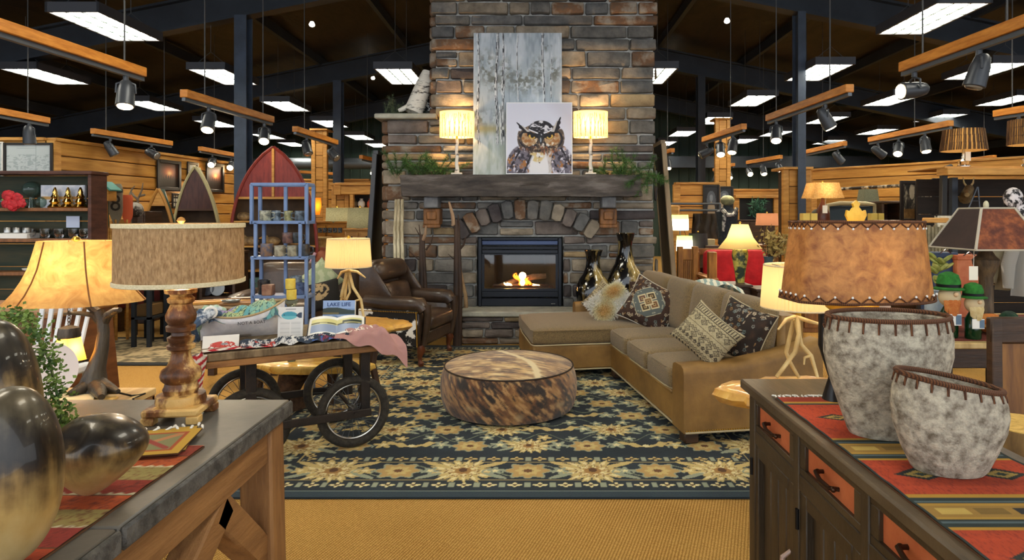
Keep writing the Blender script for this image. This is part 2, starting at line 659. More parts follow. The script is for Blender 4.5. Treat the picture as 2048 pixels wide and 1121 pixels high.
# ------------------------------------------------------------------ fluorescent fixtures
m_house = mat('grey fixture housing', '3A3C42', .5)
lens_m = mat('fluorescent lens', 'FFFFFF', .5, emis='FFF8E6', estr=PANEL_L)
m_louver = mat('louver blade', '8FA39A', .4, metal=.5)
def panel():
 t = thing('ceiling_light', '', 'light', (0, 0, 0), 'hanging fluorescent fixtures')
 b = MB()
 b.bx(-.305, .305, 0, 1.22, .015, .11)
 b.bx(-.32, -.29, -.02, 1.24, -.01, .11).bx(.29, .32, -.02, 1.24, -.01, .11)
 b.bx(-.32, .32, -.02, .01, -.01, .11).bx(-.32, .32, 1.21, 1.24, -.01, .11)
 b.build('housing', m_house, t, smooth=0)
 MB().bx(-.29, .29, .01, 1.21, .008, .014).build('lens', lens_m, t, smooth=0)
 b = MB()
 for k in range(1, 3):
  x = -.29 + .58 * k / 3
  b.bx(x - .011, x + .011, .01, 1.21, -.008, .006)
 for k in range(1, 6):
  y = .01 + 1.2 * k / 6
  b.bx(-.29, .29, y - .01, y + .01, -.008, .006)
 b.build('louver', m_louver, t, smooth=0)
 for y in (.15, 1.05):
  MB().tube([(-.25, y, .11), (0, y, .32), (.25, y, .11)], .005, 4).build('hanger', M_CABLE, t)
 MB().tube([(0, .15, .32), (0, .15, 1.9)], .005, 4).build('cable', M_CABLE, t)
 MB().tube([(0, 1.05, .32), (0, 1.05, 1.9)], .005, 4).build('cable', M_CABLE, t)
 return t
PAN = [(146, 23, 'nearest, above the left log wall corner'), (36, 137, 'at the far left edge over the hutch'), (412, 138, 'beside the left steel column'), (786, 137, 'just left of the chimney above the birch log'),
       (270, 202, 'behind the lit track spot on the left'), (550, 203, 'right of the left steel column'), (645, 241, 'above the red canoe bookcase'), (708, 270, 'beside the far left column'), (410, 241, 'behind the second lit track rail on the left'),
       (519, 268, 'small and far, left of the wooden post'), (572, 285, 'smallest left of the wooden post'), (747, 287, 'smallest right of the far left column'),
       (1927, 5, 'nearest on the right, cut by the top edge'), (1670, 128, 'in front of the right steel column'), (1525, 191, 'left of the right steel column'), (1440, 234, 'in front of the far right column'), (1375, 262, 'close to the chimney on the right'),
       (2025, 125, 'behind the large unlit spot on the right'), (1817, 190, 'under the horizontal lit spot'), (1675, 233, 'right of the right column, behind a spot'), (1568, 262, 'between the two right columns'), (2064, 190, 'at the right edge above a twig shade'),
       (1912, 228, 'above the twig shaded lamp'), (1777, 258, 'above the long right wood rail'), (1675, 280, 'small, right of the right column'), (1498, 278, 'small, above the lit triple spots'), (1336, 283, 'peeping out beside the chimney')]
p0 = panel()
first = True
for px, py, w in PAN:
 Y = F * 2.4 / (HZ - py)
 loc = ((px - CX) * Y / F, Y, 3.9)
 lab = 'fluorescent ceiling fixture ' + w
 if first:
  p0.location = loc
  p0['label'] = lab
  first = False
 else:
  dup(p0, loc, label=lab)
for x, y, w in ((-5.45, 4.3, 'front left'), (-2.35, 4.3, 'front left of centre'), (.9, 4.3, 'front centre'), (4.8, 4.1, 'front right'), (-5.45, 1.2, 'rear left'), (-2.35, 1.2, 'rear left of centre'), (.9, 1.2, 'rear centre'), (4.8, 1.1, 'rear right'),
    (7.9, 7.0, 'near right edge'), (-8.5, 7.3, 'near left edge'), (2.0, 10.2, 'behind chimney'), (1.8, 13.2, 'behind chimney far')):
 dup(p0, (x, y, 3.9), label='fluorescent ceiling fixture of the grid overhead, ' + w)
# ------------------------------------------------------------------ track rails with spot heads
m_rail = mat('orange cedar rail', 'A9651E', .5, col2='D08A38', scale=5, stretch=(1, 1, 6))
m_can = mat('charcoal spot can', '3C3F44', .4, metal=.3)
m_spotlit = mat('lit spot face', 'FFF2D8', .3, emis='FFD9A0', estr=30)
m_spotoff = mat('unlit spot face', '9A9A98', .2, metal=.6)
# near end (px,py), far end (px,py), heads (fraction along, lit, aim dx,dy,dz), cable fractions, words
RAIL_H = 2.75
TRK = [((-60, 46), (285, 155), [(.87, 1, .1, -.25, -1)], (.86,), 'longest on the left, over the log wall corner'),
       ((-30, 225), (95, 248), [(.68, 0, 0, .1, -1)], (.66,), 'at the left edge above the hutch'),
       ((367, 195), (543, 246), [(.24, 1, .1, -.5, -1), (.9, 1, .2, -.6, -.8)], (.2, .88), 'crossing the left steel column'),
       ((185, 268), (342, 292), [(.2, 0, .5, .3, -1), (.72, 0, .9, -.2, -.4)], (.15, .9), 'over the knotty log wall'),
       ((590, 264), (672, 290), [(.25, 0, .3, -.3, -.8), (.9, 0, .6, -.3, -.5)], (.2,), 'over the red canoe bookcase'),
       ((400, 302), (476, 316), [(.3, 1, .2, -.8, -.5), (.8, 1, .2, -.8, -.5)], (.35,), 'small, ending at the left steel column'),
       ((2110, 36), (1806, 145), [(.42, 0, -.25, .1, -1), (.9, 1, -1, -.1, -.12)], (.83, .25), 'longest on the right'),
       ((1700, 185), (1537, 243), [(.25, 1, .45, 0, -.8), (.88, 1, -.2, -.5, -1)], (.2, .88), 'crossing the right steel column'),
       ((2080, 221), (1990, 235), [(.45, 0, 0, .1, -1)], (.6,), 'behind the right edge twig shade'),
       ((1902, 253), (1740, 285), [(.28, 1, 0, -.3, -1), (.6, 1, -.4, -.5, -.8), (.88, 0, .6, -.1, -.5)], (.4,), 'left of the twig shaded lamp'),
       ((1488, 259), (1408, 285), [(.25, 1, -.2, -.3, -1), (.55, 1, -.1, -.5, -.8), (.92, 0, -.8, 0, -.4)], (.3,), 'between chimney and right column'),
       ((1562, 318), (1495, 329), [(.05, 1, .2, -.5, -.8), (.5, 1, 0, -.5, -1), (.95, 1, 0, -.8, -.6)], (.5,), 'far, left of the right wooden post'),
       ((1690, 292), (1606, 310), [(.15, 0, .5, 0, -.6)], (.5,), 'far, right of the right steel column'),
       ((1990, 318), (1890, 330), [(.4, 1, -.3, -.5, -.6), (.85, 0, -.8, 0, -.2)], (.2,), 'just under the twig shaded lamp'),
       ((1345, 305), (1326, 312), [(.5, 1, 0, -.4, -1)], (.5,), 'smallest, beside the chimney on the right'),
       ((1467, 333), (1428, 343), [(.2, 1, 0, -.6, -.8), (.9, 0, -.3, 0, -1)], (.5,), 'far, in front of the wooden post'),
       ((722, 318), (752, 325), [(.85, 1, 0, -.6, -.7)], (.4,), 'smallest, beside the chimney on the left'),
       ((600, 347), (672, 351), [(.7, 1, 0, -.8, -.4)], (.3,), 'far, crossing the wooden post on the left')]
for (a, c, heads, cabs, words) in TRK:
 hgt = RAIL_H
 Ya, Yc = F * (hgt - H) / (HZ - a[1]), F * (hgt - H) / (HZ - c[1])
 pa, pc = at(a[0], a[1], Ya), at(c[0], c[1], Yc)
 mid = (pa + pc) / 2
 t = thing('track_light', 'wooden track light rail ' + words, 'track light', mid, 'wooden track light rails')
 MB().beam(pa + Vector((0, 0, .045)), pc + Vector((0, 0, .045)), .09, .085, .006).build('rail_board', m_rail, t)
 MB().beam(pa - Vector((0, 0, .018)), pc - Vector((0, 0, .018)), .04, .035).build('track', M_GREY, t)
 for fr in cabs:
  p = pa.lerp(pc, fr)
  MB().tube([p + Vector((0, 0, .09)), (p.x, p.y, roof_z(p.x) - .02)], .007, 5).build('cable', M_CABLE, t)
 for fr, lit, dx, dy, dz in heads:
  p = pa.lerp(pc, fr) - Vector((0, 0, .035))
  d = Vector((dx, dy, dz)).normalized()
  c0 = p - Vector((0, 0, .15))
  hd = MB().tube([c0 - d * .12, c0 - d * .1, c0 - d * .03, c0 + d * .12, c0 + d * .125], [.03, .05, .066, .075, .07], 14).build('spot_head', m_can, t)
  side = d.cross(Vector((0, 0, 1)))
  side = side.normalized() if side.length > .1 else Vector((1, 0, 0))
  MB().tube([p, p - Vector((0, 0, .04))], .022, 8).tube([c0 + side * .075, c0 + side * .07 + Vector((0, 0, .08)), p - Vector((0, 0, .04)), c0 - side * .07 + Vector((0, 0, .08)), c0 - side * .075], .009, 6).build('yoke', m_can, hd)
  MB().tube([c0 + d * .122, c0 + d * .135, c0 + d * .14], [.062, .055, .02], 14).build('bulb', m_spotlit if lit else m_spotoff, hd)
  if lit:
   l = bpy.data.lights.new('spot', 'SPOT')
   l.energy = SPOT_W
   l.color = (1, .8, .55)
   l.spot_size = 1.5
   l.spot_blend = .7
   l.shadow_soft_size = .05
   lo = bpy.data.objects.new('spot', l)
   COL.objects.link(lo)
   lo.parent = t
   lo.location = c0 + d * .16 - mid
   lo.rotation_euler = d.to_track_quat('-Z', 'Y').to_euler()
# two small recessed lights high on the roof
for px, py in ((624, 50), (746, 157), (1454, 43), (1332, 152)):
 Y = 11.6 if py < 60 else 16.6
 p = at(px, py, Y)
 MB().tube([p + Vector((0, 0, .06)), p + Vector((0, 0, .02)), p], [.03, .05, .055], 12).ball(p - Vector((0, 0, .01)), (.05, .05, .025), 10, 6).build('high_bay_lamp', mat('small lit lens', 'FFF6E6', .4, emis='FFF2DC', estr=4), label='small round lamp high under the roof at the %s, %s' % ('left' if px < CX else 'right', 'nearer' if py < 60 else 'farther'), cat='lamp')
# ------------------------------------------------------------------ plank partitions
def plankwall(name, label, a, c, z0, z1, n, m=W_PINE, thick=.1, cap=True, post=True):
 a, c = Vector((*a, 0)), Vector((*c, 0))
 t = thing(name, label, None, (a + c) / 2, kind='structure')
 d = (c - a).normalized()
 MB().beam(a + Vector((0, 0, (z0 + z1) / 2)), c + Vector((0, 0, (z0 + z1) / 2)), thick * .6, z1 - z0 - .02).build('core', W_DARK, t)
 h = (z1 - z0) / n
 for k in range(n):
  z = z0 + h * (k + .5)
  MB().beam(a + Vector((0, 0, z)), c + Vector((0, 0, z)), thick + .012 * R(), h - .014, .012).build('plank', m, t)
 if cap:
  MB().beam(a + Vector((0, 0, z1 + .02)) - d * .04, c + Vector((0, 0, z1 + .02)) + d * .04, thick + .08, .05, .006).build('cap_board', W_ORANGE, t)
 if post:
  for p in (a, c):
   MB().bx(p.x - .07, p.x + .07, p.y - .07, p.y + .07, z0, z1, .006).build('post', W_ORANGE, t)
 return t
plankwall('wall_log_left', 'knotty pine plank wall receding behind the canoes on the left', (-7.19, 9.3), (-6.6, 14.0), 0, 2.6, 12)
plankwall('wall_log_corner', 'short pine wall with framed drawing at the left edge', (-9.4, 9.3), (-7.3, 9.3), 0, 2.6, 12)
plankwall('wall_log_center', 'pine partition with dark openings behind the grey lampshades', (-4.0, 12.6), (-2.75, 12.6), 1.9, 2.1, 1, W_ORANGE)
plankwall('wall_log_back_left', 'low pine partition far behind the red canoe bookcase', (-8.3, 15.6), (-4.2, 15.6), 0, 2.35, 10)
plankwall('wall_log_right', 'long pine plank wall receding at the right behind framed pictures', (7.0, 15.9), (10.0, 12.0), 0, 2.62, 11)
plankwall('wall_log_back_right', 'pine wall with dark display fireplace right of the chimney', (4.6, 15.6), (6.9, 15.6), 0, 2.1, 9)
plankwall('wall_log_behind_chimney', 'pine panel beside the far right steel column', (3.0, 13.4), (3.85, 13.4), 0, 2.15, 9)
# plank clad posts
for px, Y, w, z1, words in ((1594, 10.35, .36, 2.25, 'around the right steel column'), (637, 14.4, .27, 3.45, 'left of the far left steel column'), (1447, 14.4, .27, 3.7, 'right of the far right steel column'), (679, 12.6, .26, 2.1, 'in front of the grey lampshades')):
 x = (px - CX) * Y / F
 t = thing('wood_clad_post', 'square pine clad post ' + words, 'post', (x, Y, 0), kind='structure')
 MB().bx(x - w / 2 + .02, x + w / 2 - .02, Y - w / 2 + .22, Y + w / 2 + .2, 0, z1 - .02).build('core', W_DARK, t)
 n = int(z1 / .27)
 for k in range(n):
  MB().bx(x - w / 2 + .05, x + w / 2 - .05, Y - w / 2 + .19, Y + w / 2 + .23, k * z1 / n + .005, (k + 1) * z1 / n - .005, .008).build('plank', W_PINE, t)
 for sx in (-1, 1):
  MB().bx(x + sx * w / 2 - .045, x + sx * w / 2 + .045, Y - w / 2 + .17, Y - w / 2 + .27, 0, z1, .006).build('corner_board', W_ORANGE, t)
 MB().bx(x - w / 2 - .07, x + w / 2 + .07, Y - w / 2 + .12, Y + w / 2 + .3, z1, z1 + .04, .006).build('cap_board', W_ORANGE, t)
# ================================================================== STONE FIREPLACE
FY = 7.62          # plane of the stone faces
k_ = FY / F
STM = [mat('ledge stone grey', '4E4C49', .85, col2='7B766E', scale=7, bump=.8, rnd=.16, ramp=(.3, .7)),
       mat('ledge stone slate', '444444', .85, col2='6A6865', scale=7, bump=.8, rnd=.16, ramp=(.3, .7)),
       mat('ledge stone tan', '625749', .85, col2='9A8D7A', scale=6, bump=.8, rnd=.16, ramp=(.3, .7)),
       mat('ledge stone brown', '4A413C', .85, col2='726760', scale=6, bump=.8, rnd=.18, ramp=(.3, .7)),
       mat('ledge stone umber', '2E2829', .85, col2='4C4544', scale=6, bump=.8, rnd=.15, ramp=(.3, .7)),
       mat('ledge stone ochre', '766247', .85, col2='A68F6A', scale=5, bump=.8, rnd=.14, ramp=(.3, .7)),
       mat('ledge stone mottled', '55493F', .85, col2='8E8374', scale=4, bump=.9, rnd=.14, ramp=(.35, .6), col3='6E4F36')]
fire = thing('stone_fireplace', 'tall stone chimney with raised hearth, arch and weathered timber mantel', 'fireplace', (-.2, FY + .5, 0))
m_mortar = mat('grey mortar', 'A09F9A', .95, col2='BDBBB4', scale=20, bump=.4)
XL0, XL1, XR = (770 - CX) * k_, (866 - CX) * k_, (1312 - CX) * k_
ZW = 2.66
b = MB()
_x0, _x1, _z1 = (955 - CX) * k_, (1125 - CX) * k_, H + (HZ - 474) * k_
b.bx(XL0 + .03, _x0 - .01, FY + .04, FY + .95, 0, ZW).bx(_x1 + .01, XR - .03, FY + .04, FY + .95, 0, ZW)
b.bx(_x0 - .01, _x1 + .01, FY + .04, FY + .95, _z1, ZW).bx(_x0 - .01, _x1 + .01, FY + .5, FY + .95, 0, _z1)
b.bx(XL1 + .03, XR - .03, FY + .04, FY + .95, ZW, 6.45)
b.build('mortar_core', m_mortar, fire, smooth=0)
def stone(parent, poly, y, d, m, name='stone'):
 """poly: outline (x,z); front at y-d, bevelled and a little uneven"""
 n = len(poly)
 cx, cz = sum(p[0] for p in poly) / n, sum(p[1] for p in poly) / n
 w = max(p[0] for p in poly) - min(p[0] for p in poly)
 h = max(p[1] for p in poly) - min(p[1] for p in poly)
 ins = min(.011, .2 * min(w, h))
 vs = [(x, y, z) for x, z in poly]
 vs += [(x, y - d + .018, z) for x, z in poly]
 for x, z in poly:
  dx, dz = x - cx, z - cz
  vs.append((cx + dx * (1 - 2 * ins / max(w, .05)), y - d - U(-.006, .01), cz + dz * (1 - 2 * ins / max(h, .05))))
 vs.append((cx, y - d - .008, cz))
 fs = [(i, (i + 1) % n, n + (i + 1) % n, n + i) for i in range(n)]
 fs += [(n + i, n + (i + 1) % n, 2 * n + (i + 1) % n, 2 * n + i) for i in range(n)]
 fs += [(2 * n + i, 2 * n + (i + 1) % n, 3 * n) for i in range(n)]
 return MB().add(vs, fs).build(name, m, parent, smooth=50)
def rect_outline(x0, x1, z0, z1):
 j = lambda a: U(-a, a)
 c = min(.013, (z1 - z0) * .2)
 return [(x0 + c, z0 + j(.004)), ((x0 + x1) / 2, z0 + j(.007)), (x1 - c, z0 + j(.004)), (x1 + j(.004), z0 + c), (x1 + j(.006), z1 - c), (x1 - c, z1 + j(.004)), ((x0 + x1) / 2, z1 + j(.007)), (x0 + c, z1 + j(.004)), (x0 + j(.006), z1 - c), (x0 + j(.004), z0 + c)]
IX0, IX1, IZ0, IZ1 = (955 - CX) * k_, (1125 - CX) * k_, .385, H + (HZ - 474) * k_
ACX, ACZ, AR = (1053 - CX) * k_, H + (HZ - 648) * k_, 249 * k_
flank = MB()
z = .02
rr = random.Random(5)
while z < 4.95:
 h = rr.choice((.1, .13, .15, .16, .17, .19, .2))
 if z < ZW < z + h + .06:
  h = ZW - z
 if z < IZ1 + .012 < z + h + .06:
  h = IZ1 + .012 - z
 z1 = z + h
 xl = XL0 if z1 <= ZW + .01 else XL1
 x = xl + rr.uniform(-.035, .03)
 while x < XR - .02:
  w = rr.uniform(.2, .62) if h > .13 else rr.uniform(.35, .95)
  if z > 3.0:
   w *= 1.15
  x1 = x + w
  if x1 > XR - .2:
   x1 = XR + rr.uniform(-.03, .035)
  # keep clear of the gas insert
  pieces = [(x, x1)]
  if z1 > IZ0 - .0 and z < IZ1:
   pieces = []
   if x < IX0:
    pieces.append((x, min(x1, IX0)))
   if x1 > IX1:
    pieces.append((max(x, IX1), x1))
  for (a, c) in pieces:
   if c - a < .04:
    continue
   warm = rr.random()
   if z > 2.9:
    wts = (6, 4, 5, 2, 2, 1, 6)
   elif z > 1.95:
    wts = (3, 2, 5, 3, 2, 3, 4)
   else:
    wts = (3, 4, 4, 5, 2, 1, 3)
   m = rr.choices(STM, wts)[0]
   if h > .16 and c - a < .45 and rr.random() < .3:      # two thin stones stacked in one course
    zm = z + h * rr.uniform(.4, .6)
    stone(fire, rect_outline(a + .011, c - .011, z + .01, zm - .008), FY + .045, rr.uniform(.05, .085), m)
    stone(fire, rect_outline(a + .011, c - .011, zm + .008, z1 - .01), FY + .045, rr.uniform(.05, .085), rr.choices(STM, wts)[0])
   else:
    stone(fire, rect_outline(a + .011, c - .011, z + .01, z1 - .01), FY + .045, rr.uniform(.05, .09), m)
  x = x1
 # return stones on the visible left flank
 y = FY + .02
 while y < FY + .9:
  d = rr.uniform(.25, .5)
  flank.bx(xl - .05, xl + .05, y + .01, min(y + d, FY + .95) - .01, z + .008, z1 - .008, .02)
  y += d
 z = z1
flank.build('flank_stones', STM[6], fire, kind='stuff')
# arch of upright stones above the insert
for i in range(12):
 a0, a1 = math.radians(-37.5 + 75 * i / 12 + .5), math.radians(-37.5 + 75 * (i + 1) / 12 - .5)
 r0, r1 = AR - .235 + rr.uniform(-.02, .02), AR + rr.uniform(-.02, .015)
 P = lambda r, a: (ACX + r * math.sin(a), ACZ + r * math.cos(a))
 am = (a0 + a1) / 2
 poly = [P(r0 + .02, a0), P(r0, am), P(r0 + .02, a1), P((r0 + r1) / 2, a1 + .006), P(r1 - .02, a1), P(r1, am), P(r1 - .02, a0), P((r0 + r1) / 2, a0 - .006)]
 stone(fire, poly, FY + .03, rr.uniform(.115, .135), rr.choices(STM, (5, 5, 1, 1, 1, 0, 4))[0], 'arch_stone')
# hearth
m_slab = mat('hearth slab stone', '8D8A7E', .8, col2='ABA797', scale=5, bump=.5)
HX0, HX1, HYF = -.87, 1.5, 7.2
MB().bx(HX0 - .02, HX1, HYF - .03, FY + .05, .325, .385, .012).build('hearth_slab', m_slab, fire)
MB().bx(HX0 + .04, HX1 - .03, HYF + .05, FY, 0, .325).build('mortar_core', m_mortar, fire, smooth=0)
z = .0
while z < .31:
 h = min(rr.choice((.06, .08, .1)), .325 - z)
 x = HX0
 while x < HX1:
  w = rr.uniform(.2, .5)
  stone(fire, rect_outline(x + .008, min(x + w, HX1 + .02) - .008, z + .006, z + h - .006), HYF + .06, rr.uniform(.04, .07), rr.choices(STM, (4, 4, 3, 3, 2, 1, 3))[0])
  x += w
 z += h
# wing ledge cap
MB().bx((752 - CX) * k_, (876 - CX) * k_, FY - .1, FY + .95, ZW, ZW + .065, .014).build('ledge_slab', m_slab, fire)
# mantel timber
m_mantel = mat('weathered mantel timber', '272322', .8, col2='7C746E', scale=2.6, stretch=(.7, 4, 4), bump=1., bscale=9, ramp=(.3, .75), col3='4C443E', detail=9)
MX0, MX1, MZ0, MZ1, MY0 = -1.585, 1.225, 1.715, 1.967, 7.28
def mantel_pt(u, v):
 x = MX0 + (MX1 - MX0) * u
 q = v * 4
 s = int(q) % 4
 t = q - int(q)
 y0, y1 = MY0, FY + .02
 P = [(y0, MZ0), (y0, MZ1), (y1, MZ1), (y1, MZ0)]
 a, c = P[s], P[(s + 1) % 4]
 y, zz = a[0] + (c[0] - a[0]) * t, a[1] + (c[1] - a[1]) * t
 n = math.sin(x * 7 + q * 2.1) * .006 + math.sin(x * 23 + q * 5) * .004 + U(-.003, .003)
 if s == 0 and .3 < t < .8:
  y += .012 * max(0, math.sin(x * 3.1 + t * 9)) ** 8
  y += .02 if abs(t - .52 - .06 * math.sin(x * 2.3)) < .04 and math.sin(x * 1.7) > -.3 else 0
 return (x + n * 2, y + n, zz + n * .6)
b = MB().surf(mantel_pt, 90, 32, cv=True)
b.f.append(tuple(range(32)))
b.f.append(tuple(89 * 32 + i for i in range(32)))
b.build('mantel_beam', m_mantel, fire, smooth=30)
m_corb = mat('corbel oak', '4E3018', .6, col2='8A5A2C', scale=5, stretch=(3, 1, 1), bump=.4)
for xc in (-1.245, .855):
 cb = MB().bx(xc - .085, xc + .085, 7.36, FY + .02, 1.58, 1.715, .012).build('corbel', mat('corbel grey timber', '5A5A5C', .8, col2='7A7A7A', scale=6, bump=.5), fire)
 MB().bx(xc - .1, xc + .1, 7.42, FY + .02, 1.38, 1.575, .012).build('corbel_block', m_corb, cb)
 MB().bx(xc - .06, xc + .06, 7.395, 7.43, 1.44, 1.54, .012).build('corbel_panel', m_corb, cb)
 MB().bx(xc - .105, xc + .105, 7.41, 7.44, 1.345, 1.385, .006).build('corbel_lip', m_corb, cb)
# ------------------------------------------------------------------ gas insert
m_ins = mat('satin black steel', '20242C', .35, metal=.4)
m_hood = mat('sheen tinted steel hood', '3A4560', .25, metal=.6)  # bluish sheen on the hood is put into its base colour
m_firebox = mat('sooty firebox', '100E0B', .9, col2='1C1812', scale=6, stretch=(6, 1, 1))
ix0, ix1, iz0, iz1 = IX0 + .01, IX1 - .01, .387, IZ1 - .01
yf = FY - .04
ins = thing('gas_fireplace', 'black gas fireplace insert with lit logs behind glass', 'fireplace insert', ((ix0 + ix1) / 2, yf, .385))
b = MB()
b.bx(ix0, ix0 + .045, yf, yf + .07, iz0, iz1, .008).bx(ix1 - .045, ix1, yf, yf + .07, iz0, iz1, .008)
b.bx(ix0 + .045, ix1 - .045, yf, yf + .07, iz1 - .03, iz1, .006)
b.build('frame', m_ins, ins)
MB().beam((ix0 + .045, yf + .02, iz1 - .062), (ix1 - .045, yf + .02, iz1 - .062), .05, .06, .01).build('hood', m_hood, ins)
for zz, hh in ((iz1 - .125, .03), (iz1 - .17, .045)):
 MB().bx(ix0 + .045, ix1 - .045, yf + .015, yf + .05, zz - hh / 2, zz + hh / 2, .006).build('louver', m_ins, ins)
MB().bx(ix0 + .04, ix1 - .04, yf + .01, yf + .06, .39, .485, .006).build('lower_panel', m_ins, ins)
MB().bx(ix0 + .04, ix1 - .04, yf + .03, yf + .06, .495, .57, .006).build('louver', m_ins, ins)
MB().bx(ix1 - .13, ix1 - .08, yf + .004, yf + .012, .415, .424).build('badge', M_CHROME, ins)
gz0, gz1, gx0, gx1 = .6, iz1 - .21, ix0 + .075, ix1 - .075
b = MB()
b.bx(gx0 - .03, gx0, yf + .02, yf + .06, gz0 - .03, gz1 + .015).bx(gx1, gx1 + .03, yf + .02, yf + .06, gz0 - .03, gz1 + .015)
b.bx(gx0, gx1, yf + .02, yf + .06, gz0 - .03, gz0).bx(gx0, gx1, yf + .02, yf + .06, gz1, gz1 + .015)
b.build('door_frame', m_ins, ins)
MB().bx(gx0, gx1, yf + .03, yf + .035, gz0, gz1).build('glass', M_GLASS, ins)
b = MB()
yb = yf + .42
b.add([(gx0, yf + .06, gz0), (gx1, yf + .06, gz0), (gx1, yf + .06, gz1), (gx0, yf + .06, gz1), (gx0 + .12, yb, gz0), (gx1 - .12, yb, gz0), (gx1 - .12, yb, gz1), (gx0 + .12, yb, gz1)],
      [(0, 1, 5, 4), (1, 2, 6, 5), (2, 3, 7, 6), (3, 0, 4, 7), (4, 5, 6, 7)])
b.build('firebox', m_firebox, ins, smooth=0)
m_log = mat('charred log', '3A2C22', .9, col2='7A5F4C', scale=9, bump=.8)
gx = lambda px: (px - CX) * (yf + .25) / F
for (p, q, r) in (((995, 575), (1052, 556), .03), ((1040, 560), (1092, 552), .036), ((1020, 572), (1075, 574), .026), ((1062, 570), (1100, 578), .022)):
 MB().tube([at(*p, yf + .25), at((p[0] + q[0]) / 2, (p[1] + q[1]) / 2 - 2, yf + .27), at(*q, yf + .28)], [r, r * 1.1, r * .9], 10).build('log', m_log, ins)
MB().bx(gx(985), gx(1105), yf + .16, yf + .36, gz0, gz0 + .02).build('ember_tray', mat('ember bed', '2A1A10', .9, col2='B0431A', scale=40, ramp=(.55, .75)), ins)
m_fl1 = mat('flame core', 'FFE9A8', .5, emis='FFD27A', estr=9)
m_fl2 = mat('flame orange', 'FF8A2A', .5, emis='FF6A1A', estr=3)
def flame(px, py0, py1, w, m, dy=.2):
 Y = yf + dy
 pts, rad = [], []
 for i in range(8):
  t = i / 7
  pts.append(at(px + 4 * math.sin(t * 5 + px), py0 + (py1 - py0) * t, Y))
  rad.append(w * Y / F * (math.sin(PI * min(1, .12 + t * .88)) ** .8 * (1 - t * .5) + .02))
 return MB().tube(pts, rad, 8).build('flame', m, ins)
for a in ((1043, 573, 549, 4, m_fl1, .19), (1046, 572, 553, 3, m_fl1, .185), (1037, 570, 547, 4, m_fl2, .22), (1050, 570, 548, 5, m_fl2, .22), (1057, 570, 555, 4, m_fl2, .21), (1012, 574, 565, 3, m_fl1, .19), (1018, 574, 565, 3, m_fl1, .19), (1067, 573, 568, 2, m_fl1, .19), (1075, 573, 569, 2, m_fl1, .2), (1032, 560, 546, 4, m_fl2, .24)):
 flame(*a)
bulb('firelight', at(1045, 552, yf + .12), 1.2, ins, (1, .5, .2), .05)
# ------------------------------------------------------------------ mantel pieces
canvas = vmat('canvas print', .75, .15, 500)
cedge = mat('canvas edge', 'C9CBCB', .8)
def leaning(px0, px1, py0, zb, yb_, yt, thick=.035):
 w0, zt = None, None
 x0, x1 = (px0 - CX) * yb_ / F, (px1 - CX) * yb_ / F
 zt = H + (HZ - py0) * yt / F
 o = Vector((x0, yb_, zb))
 ux = Vector((x1 - x0, 0, 0))
 uy = Vector((0, yt - yb_, zt - zb))
 return o, ux, uy, (ux.normalized().cross(uy.normalized())).normalized() * -thick
def art(name, label, L, nx, ny, paint, off=.002):
 o, ux, uy, d = L
 t = thing(name, label, 'painting', o + ux / 2)
 MB().prism([(0, 0), (1, 0), (1, 1), (0, 1)], o, ux, uy, d).build('stretcher', cedge, t, smooth=0)
 e = -d.normalized() * off
 sheet('print', canvas, lambda u, v: tuple(o[i] + e[i] + ux[i] * u + uy[i] * v for i in range(3)), nx, ny, paint, t)
 return t
def paint_birch(u, v):
 x, y = u * .64, v
 im = np.zeros(u.shape + (3,))
 im[:] = HX('B3BFC9')
 S = lambda f, th, k: np.clip((f - th) * k, 0, 1)
 put(im, S(fbm(x, y * .5, 7, 3, 5), .45, 4), 'D2DAE2')
 put(im, S(fbm(x, y * .22, 46, 9, 2), .5, 4) * .7, '93A0AC')
 put(im, S(fbm(x, y * .3, 30, 19, 3), .55, 4) * .7, 'E2E7EA')
 put(im, S(.36 - v, 0, 5) * .6, 'B9C2BA')
 put(im, S(fbm(x, y * .3, 34, 21, 3), .48, 4) * (v < .34) * .7, '98A498')
 mead = np.clip(1.4 - u * 2.2, 0, 1)
 put(im, np.exp(-((v - .32) / .03) ** 2) * .8 * mead, 'A99C66')
 put(im, np.exp(-((v - .4) / .05) ** 2) * .8 * mead * S(fbm(x, y, 26, 5, 3), .35, 4), '5F665C')
 for cx, cy, rx, ry in ((.14, .76, .11, .12), (.24, .66, .12, .09), (.36, .72, .08, .1), (.74, .7, .1, .13), (.84, .9, .05, .03), (.55, .66, .2, .1), (.92, .72, .07, .1)):
  put(im, np.clip(1.25 - ell(u, v, cx, cy, rx, ry), 0, 1) * S(fbm(x, y, 44, int(cx * 99), 4), .44, 6) * .8, '6A6C62')
 for cx, w, dark, y0, y1 in ((.05, .014, 1, .2, 1.1), (.265, .017, 1, .2, 1.1), (.33, .011, 1, .55, 1.1), (.5, .008, .7, .5, 1.), (.79, .014, 1, .3, 1.1), (.885, .005, .5, .48, .85), (.345, .014, 1, .22, .68), (.31, .013, .8, .2, .5)):
  xx = cx + .01 * np.sin(v * 9 + cx * 20) + .02 * (1 - v) * (cx < .2)
  d = np.abs(u - xx)
  on_ = np.clip((v - y0) * 40, 0, 1) * np.clip((y1 - v) * 40, 0, 1)
  put(im, (d < w) * on_ * .85, 'E6EAEC')
  put(im, (d < w) * on_ * S(vnoise(u * 6, v, 40, int(cx * 1000)), .52 if dark == 1 else .6, 9) * .9, '24262C')
  put(im, ((u - xx) > w * .3) * (d < w) * on_ * .5, '5E646C')
 return im
